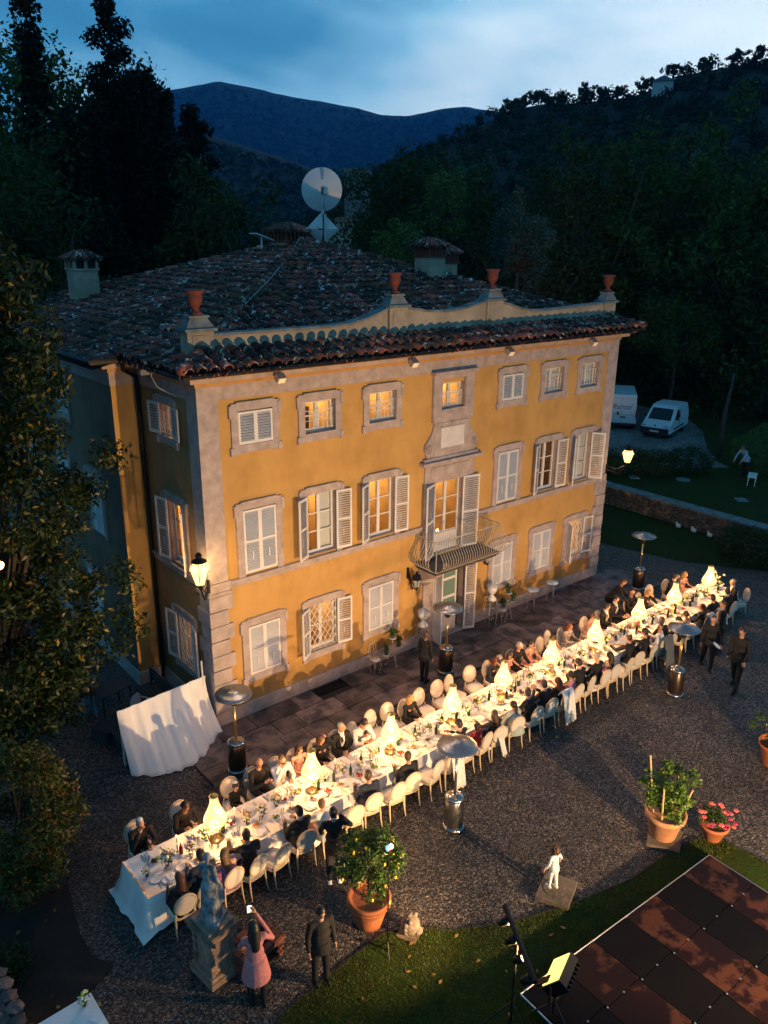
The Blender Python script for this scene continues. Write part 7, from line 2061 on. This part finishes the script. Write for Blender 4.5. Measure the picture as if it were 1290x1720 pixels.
p = on(60, 52); broad_tree('plane_tree', 'large pale-leaved plane tree in the upper corner of the garden', 'tree', p, 22, 7.0, 6, 15.5, 8.5, 170, 22000, .36, LG_M, 141, .6, 1.5)
p = on(372, 40); broad_tree('holm_oak', 'rounded holm oak between the dark conifers and the roof', 'tree', p, 12, 3.4, 3.2, 9.2, 5.4, 90, 12000, .28, LG_D, 143, .4, .95)
p = on(30, 34); broad_tree('laurel_tree', 'dark laurel behind the villa chimney at the picture edge', 'tree', p, 12, 4.4, 4, 8.4, 6.2, 100, 12000, .28, LG_D, 145, .4, 1.0)
p = on(415, 48); broad_tree('bay_tree', 'low dark bay tree beside the summit chimney', 'tree', p, 9, 3.4, 3, 7.2, 3.2, 60, 7000, .26, LG_D, 146, .3, .9)
p = on(-60, 40); broad_tree('holm_oak', 'dark holm oak closing the garden beyond the magnolia', 'tree', p, 16, 6.0, 5, 11, 8, 110, 12000, .34, LG_D, 147, .4, 1.3)
p = on(200, 40); broad_tree('yew_tree', 'dark yew under the cypress group', 'tree', p, 9, 5.5, 4, 6.6, 6.4, 110, 13000, .26, LG_C, 148, .4, 1.1)
# right-hand side, behind the villa and car park
BIG = [(700, 250, 62, 7.0, 7.5, LG_D, 'large round dark tree behind the twin chimneys', 18000, .36), (640, 318, 72, 3.6, 6.0, LG_D, 'dark tree hiding the foot of the castle tower', 9000, .34), (790, 330, 70, 6, 7, LG_D, 'dark tree between the round tree and the olive', 9000, .36),
       (985, 255, 66, 8.5, 8.5, LG_D, 'broad dark tree rising behind the last parapet urn', 18000, .40), (1130, 215, 70, 9, 9, LG_M, 'large leafy tree above the parked vans', 24000, .42),
       (1280, 200, 62, 8.5, 10, LG_M, 'large pale-tipped tree at the picture edge', 22000, .40), (890, 380, 58, 5.0, 5.0, LG_D, 'dark rounded tree below the olive', 9000, .34), (1060, 400, 66, 6.5, 7.0, LG_D, 'dark tree right behind the lettered van', 12000, .36),
       (1200, 360, 66, 8, 8.2, LG_D, 'dense dark tree behind the small delivery van', 16000, .36), (960, 420, 66, 5, 6, LG_D, 'low dark tree at the end of the roof', 8000, .34), (1400, 300, 60, 8, 10, LG_D, 'dark tree beyond the picture edge of the garden', 9000, .40)]
for k, (px_, py_, ds, rx_, rz__, m_, lb, n_, sz) in enumerate(BIG):
    p = on(px_, ds); h = top_z(py_, ds, px_) + .3; zc = h - rz__; broad_tree('broadleaf_tree', lb, 'tree', p, h, rx_, rx_ * .9, zc, rz__, int(70 + n_ / 200), n_, sz, m_, 200 + k, .5, 1.25, 'trees behind the car park')
p = on(745, 52); broad_tree('birch_tree', 'slender pale-leaved young tree standing above the twin chimneys', 'tree', p, 16, 1.5, 1.5, top_z(345, 52), 2.2, 46, 2600, .20, LG_L, 231, .14, .55)
p = on(872, 50); broad_tree('olive_tree', 'silvery olive tree in the dark gap beside the broad tree', 'tree', p, 12, 2.1, 2, top_z(400, 50), 2.4, 50, 6000, .18, LG_O, 233, .2, .6)
p = on(675, 42); broad_tree('bay_tree', 'small bright green bush top showing over the roof edge', 'tree', p, 11, 1.4, 1.4, top_z(425, 42), 1.3, 24, 2400, .20, LG_L, 235, .15, .5)
p = on(1158, 57); broad_tree('cherry_tree', 'small spreading tree overhanging the delivery van', 'tree', p + Vector((0, 0, .9)), 9, 3.4, 3, 5.6, 2.0, 60, 6000, .22, LG_M, 237, .16, .8)
p = on(1262, 46); t = MB().tube([(0, 0, 0), (.6, .3, 2.2), (1.4, .5, 4.4)], [.16, .12, .05], 7).build('leaning_trunk', BARK, None, True, loc=(p.x, p.y, .9)); tag(t, 'bare leaning trunk at the dark edge of the car park', 'trunk')
# hedges and clipped bushes
def bush(name, label, loc, r, h, n, size, m, seed, grp=None, cat='bush', cl=.22):
    t = thing(name, label, cat, loc, 0, grp); r_ = np.random.default_rng(seed); cen = []
    for k in range(90):
        d = r_.normal(size=3); d /= np.linalg.norm(d); cen.append((d[0] * r * .82, d[1] * r * .82, h * .5 + d[2] * h * .42))
    mb = MB(); mb.tube([(0, 0, -.05), (0, 0, h * .5)], [.05, .03], 6); limbs(mb, (0, 0, .1), cen[::6], .03); mb.build('stems', BARK, t)
    foliage('foliage', cen, n, size, cl * r + .06, seed, m, t); return t
for k, (px_, py_, r_, h_, lb) in enumerate(((1050, 795, 1.35, 1.3, 'dark bush behind the far corner lantern'), (1098, 797, 1.1, 1.2, 'dark clipped bush nearer the garden path'), (1157, 795, 1.15, 1.35, 'round clipped bush beyond the garden path'))):
    p = G(px_, py_, .9); bush('clipped_bush', lb, (p.x, p.y, .9), r_, h_, 4200, .10, LG_D, 250 + k, 'clipped bushes on the raised lawn')
def hedge(label, pts, w_, h_, n, seed):
    t = thing('hedge', label, 'hedge', (0, 0, 0)); r_ = np.random.default_rng(seed); V = []; cen = []
    core = MB()
    for (a, b) in zip(pts[:-1], pts[1:]):
        a = Vector(a); b = Vector(b); L = (b - a).length; d = (b - a).normalized(); s = Vector((-d.y, d.x, 0))
        nn = int(L / .22)
        for k in range(nn + 1):
            for q in (-1, 0, 1):
                for z in (.15, .5, .85):
                    cen.append(tuple(a + d * (k * .22) + s * (q * w_ * .45) + Vector((0, 0, z * h_))))
    foliage('foliage', cen, n, .09, .20, seed, LG_L, t, bias_up=.6)
    return t
hedge('long clipped green hedge along the car park', [(32.4, 2.9, .9), (35.5, 3.4, .9), (38.5, 4.0, .9)], 1.1, 1.35, 9000, 260)
hedge('second arm of the green hedge running towards the garden', [(32.4, 2.9, .9), (31.6, .9, .9)], 1.1, 1.3, 5000, 261)
p = G(1262, 950, 0); bush('rounded_bush', 'large dark rounded bush at the foot of the retaining wall', (p.x + .3, p.y + .4, 0), 1.25, 1.25, 6000, .11, LG_D, 262)
p = G(1290, 800, .9); bush('rounded_bush', 'dark upright shrub at the picture edge behind the helper', (p.x + .9, p.y - .8, .9), 1.2, 2.6, 5000, .12, LG_D, 263)
# foreground shrub and magnolia on the near side
t = thing('glossy_shrub', 'big glossy rust and green shrub filling the near corner by the gravel', 'shrub', (-5.62, -2.35, 0)); r_ = np.random.default_rng(300); cen = []
for k in range(170):
    d = r_.normal(size=3); d /= np.linalg.norm(d); q = r_.uniform(.7, 1); cen.append((d[0] * 1.3 * q, d[1] * 1.5 * q, 1.5 + d[2] * 1.4 * q))
mb = MB(); limbs(mb, (0, 0, 0), cen[::8], .05); mb.build('stems', BARK, t); foliage('foliage', cen, 19000, .105, .30, 301, LG_B, t, shape=.38)
bush('low_bush', 'low dark bush in the flower bed under the glossy shrub', (-6.45, -4.3, 0), .50, .55, 2400, .07, LG_D, 303)
t = thing('magnolia_tree', 'large magnolia with leathery leaves spreading in front of the side wing', 'tree', (-4.45, 1.9, 0)); r_ = np.random.default_rng(310); cen = []
while len(cen) < 520:
    z = r_.uniform(.9, 12.1); q = abs((z - 6.4) / 6.0); Rz = 2.30 * max(0, 1 - q ** 3.2) ** .42 * (1 + .10 * math.sin(z * 2.3) + .07 * math.sin(z * 5.1)); a_ = r_.uniform(0, 2 * PI); q = math.sqrt(r_.uniform(.12, 1)) * Rz
    cen.append((q * math.cos(a_), q * math.sin(a_) * .95, z))
cen += [(2.6, -.9, 7.4), (2.9, -.8, 7.3), (2.3, -.7, 6.6), (2.6, -1.0, 4.6), (2.85, -1.1, 4.3), (2.7, -.8, 3.4), (2.4, -1.0, 2.6), (2.9, -.9, 3.0)]
mb = MB(); mb.tube([(-.2, 0, 0), (-.1, .1, 2.0), (0, 0, 6.5)], [.24, .18, .07], 9); limbs(mb, (0, 0, 2.2), cen[::12], .07, seed=4); mb.build('trunk', BARK, t, True)
foliage('crown', cen, 62000, .155, .42, 311, LG_MG, t, shape=.42, bias_up=.35)
lt = thing('garden_lamp', 'glowing lamp half hidden among the magnolia leaves', 'lamp', tuple(Vector(CAM) + _ray(-4, 950) / _ray(-4, 950).length * 17.2))
MB().ball((0, 0, 0), (.12, .12, .09), 10).build('globe', mat('lamp_globe', (1, .8, .5), .3, emit=(1, .42, .14), estr=16), lt, True); MB().tube([(0, 0, .08), (0, 0, .16), (-.9, .5, .3)], .02, 6).build('bracket', IRON, lt)
point('lamp', (.0, -.25, 0), 7, (1, .5, .2), .1, lt)

# ------------------------------------------------------------------ hills, mountains and the wooded slope
def az(px_): d = _ray(px_, 403.0); return math.atan2(d.x, d.y)
def terrain(name, prof, d0, d1, zdip, m, nz=60, seed=0, rough=1.0, over_=1.0, exp=1.3):
    """ridge of real height at real distance d1, falling towards d0; prof gives the skyline by bearing"""
    A = [az(p[0]) for p in prof]; E_ = [top_z(p[1], d1, p[0]) for p in prof]
    na = 240; V = []; F = []
    a0, a1 = A[0], A[-1]
    for i in range(na + 1):
        a = a0 + (a1 - a0) * i / na; e_ = np.interp(a, A, E_)
        for j in range(nz + 1):
            v = j / nz * over_; D_ = d0 + (d1 - d0) * v
            zr = e_
            s = v if v <= 1 else 2 - v
            z = zdip + (zr - zdip) * (max(0, s) ** exp)
            x, y = CAM[0] + D_ * math.sin(a), CAM[1] + D_ * math.cos(a)
            nn = mnoise.fractal(Vector((x / (d1 * .12), y / (d1 * .12), seed)), 1.0, 2.0, 5)
            z += nn * d1 * .018 * rough * (1 - abs(2 * v / over_ - 1) ** 4) * (.25 if v > .93 and v < 1.07 else 1)
            V.append((x, y, z))
    for i in range(na):
        for j in range(nz): F.append((i * (nz + 1) + j, (i + 1) * (nz + 1) + j, (i + 1) * (nz + 1) + j + 1, i * (nz + 1) + j + 1))
    o = put(name, np_mesh(name, V, F, m, smooth=True)); o['kind'] = 'structure'; return np.array(V), nz, na, o
MTM = mat('mountain_woods', (.004, .010, .010), 1, nscale=.022, namt=.5, space='World', col2=(.022, .036, .030))
MTM2 = mat('hill_woods', (.008, .014, .010), 1, nscale=.06, namt=.5, space='World')
MV, mnz, mna, mo = terrain('mountain', [(-700, 330), (-200, 260), (100, 215), (250, 172), (290, 156), (330, 148), (380, 139), (430, 146), (480, 158), (520, 166), (600, 177), (640, 187), (680, 191), (740, 181), (775, 178), (810, 184), (870, 200), (1000, 225), (1400, 240), (2200, 320)], 1100, 3000, -20, MTM, seed=3, over_=1.25, rough=1.1, exp=1.8)
KV, knz, kna, ko = terrain('hill', [(-600, 330), (0, 240), (250, 205), (350, 223), (420, 246), (500, 274), (560, 297), (620, 322), (720, 352), (900, 400)], 330, 760, -10, mat('mid_hill_woods', (.008, .016, .013), 1, nscale=.04, namt=.5, space='World'), seed=8, over_=1.2, rough=.5, exp=1.6)
HV, hnz, hna, ho = terrain('hill', [(380, 420), (520, 372), (570, 336), (610, 314), (640, 294), (700, 260), (760, 232), (800, 208), (830, 193), (870, 180), (900, 175), (960, 174), (1000, 168), (1040, 163), (1080, 148), (1110, 128), (1160, 118), (1200, 112), (1290, 112), (1500, 120), (2100, 240)], 95, 300, 0, MTM2, seed=14, over_=1.25, rough=.35)
# trees on the wooded slope: one mass of crowns
r_ = np.random.default_rng(77); grid = HV.reshape(hna + 1, hnz + 1, 3); cs = []; sp = []
for k in range(1500):
    i = r_.integers(0, int(hna * .86)); j = int((r_.uniform(0.04, 1) ** .8) * hnz * .83)
    if i / hna < .02: continue
    p = grid[i, j]; s_ = r_.uniform(1.6, 3.2); cs.append((p[0] + r_.normal() * 1.5, p[1] + r_.normal() * 1.5, p[2] + s_ * .8)); sp.append(s_)
cs = np.array(cs); sp = np.array(sp)
V, F = leaf_cloud(cs, 120000, .95, sp * .9, 78, bias_up=.5, shape=.7)
o = put('forest', np_mesh('forest', V, F, leaf_mat('forest_leaf', (.003, .010, .004), (.028, .052, .016), .95))); o['kind'] = 'stuff'
# woods on the far slopes
def far_woods(HV_, nz_, na_, n, sz, spn, seed, lo=.2, hi=.98):
    rr = np.random.default_rng(seed); g_ = HV_.reshape(na_ + 1, nz_ + 1, 3); i = rr.uniform(0, na_ - 1, n); j = rr.uniform(lo, hi, n) * nz_ * .8
    i0 = i.astype(int); j0 = np.minimum(j.astype(int), nz_ - 1); fi = (i - i0)[:, None]; fj = (j - j0)[:, None]
    p = (g_[i0, j0] * (1 - fi) + g_[i0 + 1, j0] * fi) * (1 - fj) + (g_[i0, j0 + 1] * (1 - fi) + g_[i0 + 1, j0 + 1] * fi) * fj
    keep = (np.sin(p[:, 0] / (sz * 30)) * np.sin(p[:, 1] / (sz * 24)) + rr.normal(size=n) * .5) > -.55; p = p[keep]; p[:, 2] += sz * .25
    V, F = leaf_cloud(p, len(p) * 2, sz, spn, seed, bias_up=.5, shape=.8); return V, F
V, F = far_woods(MV, mnz, mna, 42000, 13.0, 7.0, 81, .35); o = put('mountain_forest', np_mesh('mountain_forest', V, F, leaf_mat('far_forest_leaf', (.003, .008, .006), (.035, .055, .040), 1))); o['kind'] = 'stuff'
V, F = far_woods(KV, knz, kna, 26000, 5.0, 2.6, 82, .2); o = put('hill_forest', np_mesh('hill_forest', V, F, MATS['forest_leaf'])); o['kind'] = 'stuff'
# distinct trees on the skyline
SKY_T = [(850, 165, 3.0), (868, 160, 2.6), (889, 152, 3.2), (900, 160, 2.4), (925, 162, 2.2), (965, 142, 3.2), (990, 158, 2.4), (1015, 148, 3.2), (1055, 133, 3.8), (1100, 112, 3.4), (1150, 98, 3.6), (1198, 88, 4.2), (1228, 80, 2.6), (1255, 72, 4.0), (1285, 100, 3.6)]
for k, (px_, py_, w_) in enumerate(SKY_T):
    ds = 296; p = on(px_, ds); h = top_z(py_, ds, px_); ridge = np.interp(az(px_), [az(q) for q in (800, 870, 960, 1040, 1110, 1200, 1290)], [top_z(q, 300, pq) for pq, q in zip((800, 870, 960, 1040, 1110, 1200, 1290), (208, 180, 174, 163, 128, 112, 112))]); zb_ = ridge - 1
    t = thing('skyline_tree', f'small tree on the hill skyline, number {k + 1} along the crest' if False else ['tree at the low end of the hill crest', 'second tree from the low end of the crest', 'taller twin tree low on the crest', 'short tree beside the twin crest tree', 'rounded tree midway along the low crest', 'upright pine standing out of the middle crest', 'low round tree after the upright pine', 'broad round tree before the hill house', 'dark round tree touching the hill house', 'tree just past the hill house', 'first of the high crest trees', 'spreading tree on the high crest', 'thin wispy tree between the high crest trees', 'tallest ragged tree on the high crest', 'last crest tree at the picture edge'][k], 'tree', (p.x, p.y, zb_), 0, 'trees on the hill skyline')
    hh = max(4.0, h - zb_); cen = [(r_.normal() * w_ * .45, r_.normal() * w_ * .45, hh * r_.uniform(.35, .95)) for _ in range(22)]
    MB().tube([(0, 0, -1), (0, 0, hh * .8)], [.35, .12], 6).build('trunk', BARK, t); foliage('crown', cen, 900, .8, .75, 400 + k, LG_D, t)
# house on the hill, castle tower, far red roof
p = on(1084, 285); zh = top_z(146, 285, 1084)
t = thing('hill_house', 'small pale house among the trees on the hill skyline', 'house', (p.x, p.y, zh - 3.5), .6)
MB().box(-4, 4, -3, 3, 0, 4.3).build('wall', mat('pale_house_wall', (.35, .38, .40), .9), t); MB().add([(-4.5, -3.5, 4.3), (4.5, -3.5, 4.3), (4.5, 3.5, 4.3), (-4.5, 3.5, 4.3), (-4.5, 0, 5.8), (4.5, 0, 5.8)], [(0, 1, 5, 4), (2, 3, 4, 5), (0, 4, 3), (1, 2, 5)]).build('roof', mat('slate_blue_roof', (.10, .13, .16), .7), t)
p = on(600, 150); zt_ = top_z(284, 150)
t = thing('castle_tower', 'old crenellated stone tower beyond the roof beside the satellite dish', 'tower', (p.x, p.y, 0), .5)
CST = mat('tower_stone', (.17, .165, .16), .9, nscale=.8, namt=.4, bump=.5, space='World'); MB().box(-1.7, 1.7, -1.7, 1.7, 0, zt_ - .9).build('wall', CST, t)
MB().box(-1.95, 1.95, -1.95, 1.95, zt_ - .9, zt_ - .5).build('parapet', CST, t); mm = MB().box(-.3, .3, -.2, .2, 0, .5).mesh('merlon', CST)
for k in range(4):
    for a_, b_, r0 in ((-1.5 + k, -1.75, 0), (-1.5 + k, 1.75, 0), (-1.75, -1.5 + k, PI / 2), (1.75, -1.5 + k, PI / 2)): put('merlon', mm, t, (a_, b_, zt_ - .5), r0)
MB().box(-.25, .25, -1.71, -1.69, zt_ - 3.2, zt_ - 2.2).build('window', VPL, t)
p = on(575, 120); zt_ = top_z(365, 120); t = thing('far_house', 'far house with a low red roof behind the diamond dish', 'house', (p.x, p.y, 0), .3)
MB().box(-2.2, 2.2, -2, 2, 0, zt_ - .8).build('wall', PLAST, t); MB().add([(-2.5, -2.3, zt_ - .8), (2.5, -2.3, zt_ - .8), (2.5, 2.3, zt_ - .8), (-2.5, 2.3, zt_ - .8), (0, 0, zt_ + .1)], [(0, 1, 4), (1, 2, 4), (2, 3, 4), (3, 0, 4)]).build('roof', TERRA_R, t)

# ------------------------------------------------------------------ turf, fallen leaves, loose gravel
def inside(poly, x, y):
    c = np.zeros(len(x), bool); j = len(poly) - 1
    for i in range(len(poly)):
        xi, yi = poly[i]; xj, yj = poly[j]
        cond = ((yi > y) != (yj > y)) & (x < (xj - xi) * (y - yi) / (yj - yi + 1e-12) + xi); c ^= cond; j = i
    return c
r_ = np.random.default_rng(500)
x = r_.uniform(-3.9, 6.5, 130000); y = r_.uniform(-12.6, -7.6, 130000)
k_ = inside(lawn_poly, x, y) & ~((x > .0) & (x < 6.3) & (y < -10.3 - x * .06)); x, y = x[k_], y[k_]
pt = np.sin(x * 2.3 + 1.2) * np.sin(y * 2.9) + r_.normal(size=len(x)) * .5; k_ = pt > -.9; x, y = x[k_], y[k_]
n = len(x); a_ = r_.uniform(0, 6.28, n); h_ = r_.uniform(.02, .055, n); wv = .005
V = np.stack([np.stack([x - wv * np.cos(a_), y - wv * np.sin(a_), np.full(n, .035)], 1), np.stack([x + wv * np.cos(a_), y + wv * np.sin(a_), np.full(n, .035)], 1), np.stack([x + r_.normal(size=n) * .018, y + r_.normal(size=n) * .018, .035 + h_], 1)], 1).reshape(-1, 3)
o = put('grass', np_mesh('grass', V, np.arange(n * 3).reshape(-1, 3), leaf_mat('grass_blade', (.025, .055, .006), (.11, .15, .022), .6, (.10, .06, .02), .1))); o['kind'] = 'stuff'
cl = [(r_.uniform(-3.4, 2.2), r_.uniform(-11, -8.1), .07) for _ in range(60)]; cl = [c for c in cl if inside(lawn_poly, np.array([c[0]]), np.array([c[1]]))[0]] + [(r_.uniform(-4, 8), r_.uniform(-9, -6), .012) for _ in range(14)] + [(r_.uniform(-7, -5.2), r_.uniform(-6, -3), .03) for _ in range(26)]
V, F = leaf_cloud(cl, len(cl), .10, .01, 501, bias_up=3, shape=.5); o = put('fallen_leaves', np_mesh('fallen_leaves', V, F, leaf_mat('dry_leaf', (.16, .05, .02), (.45, .30, .06), .6))); o['kind'] = 'stuff'
# loose stones on the gravel near the lawn
x = r_.uniform(-6.2, 9, 70000); y = -9.8 + 8.2 * r_.uniform(0, 1, 70000) ** 1.0
court = [(-5, -5.4), (-5, 0), (20, -2.2), (11, -9.8), (5.9, -10.0), (3.85, -9.75), (1.3, -9.0), (.2, -8.4), (-.8, -7.6), (-3.0, -7.8), (-6.3, -9)]
k_ = inside(court, x, y); x, y = x[k_], y[k_]; x = np.concatenate([x, r_.uniform(-7.4, -4.9, 1300)]); y = np.concatenate([y, r_.uniform(-6.3, -2.7, 1300)]); n = len(x); s_ = r_.uniform(.008, .019, n)
oct_ = np.array([(1, 0, 0), (0, 1, 0), (-1, 0, 0), (0, -1, 0), (0, 0, .8), (0, 0, -.4)]); of = np.array([(0, 1, 4), (1, 2, 4), (2, 3, 4), (3, 0, 4)])
ang = r_.uniform(0, 6.28, n); ca, sa = np.cos(ang), np.sin(ang)
V = oct_[None] * s_[:, None, None] * r_.uniform(.6, 1.3, (n, 6, 1)); X = V[..., 0] * ca[:, None] - V[..., 1] * sa[:, None]; Y_ = V[..., 0] * sa[:, None] + V[..., 1] * ca[:, None]
V = np.stack([X + x[:, None], Y_ + y[:, None], V[..., 2] + .004], -1).reshape(-1, 3); F = (of[None] + (np.arange(n) * 6)[:, None, None]).reshape(-1, 3)
o = put('gravel', np_mesh('gravel', V, F, leaf_mat('pebble', (.012, .011, .012), (.17, .145, .13), .6))); o['kind'] = 'stuff'

# ------------------------------------------------------------------ air
HAZE = True
if HAZE:
    m = bpy.data.materials.new('haze_air'); m.use_nodes = True; tt = m.node_tree
    for n_ in list(tt.nodes):
        if n_.type != 'OUTPUT_MATERIAL': tt.nodes.remove(n_)
    v_ = tt.nodes.new('ShaderNodeVolumePrincipled'); v_.inputs['Color'].default_value = (.06, .40, 1, 1); v_.inputs['Density'].default_value = .00013; v_.inputs['Anisotropy'].default_value = .0
    tt.links.new(v_.outputs[0], tt.nodes['Material Output'].inputs['Volume'])
    o = MB().box(-2600, 3700, -700, 4100, -60, 1000).build('haze', m); o['kind'] = 'stuff'
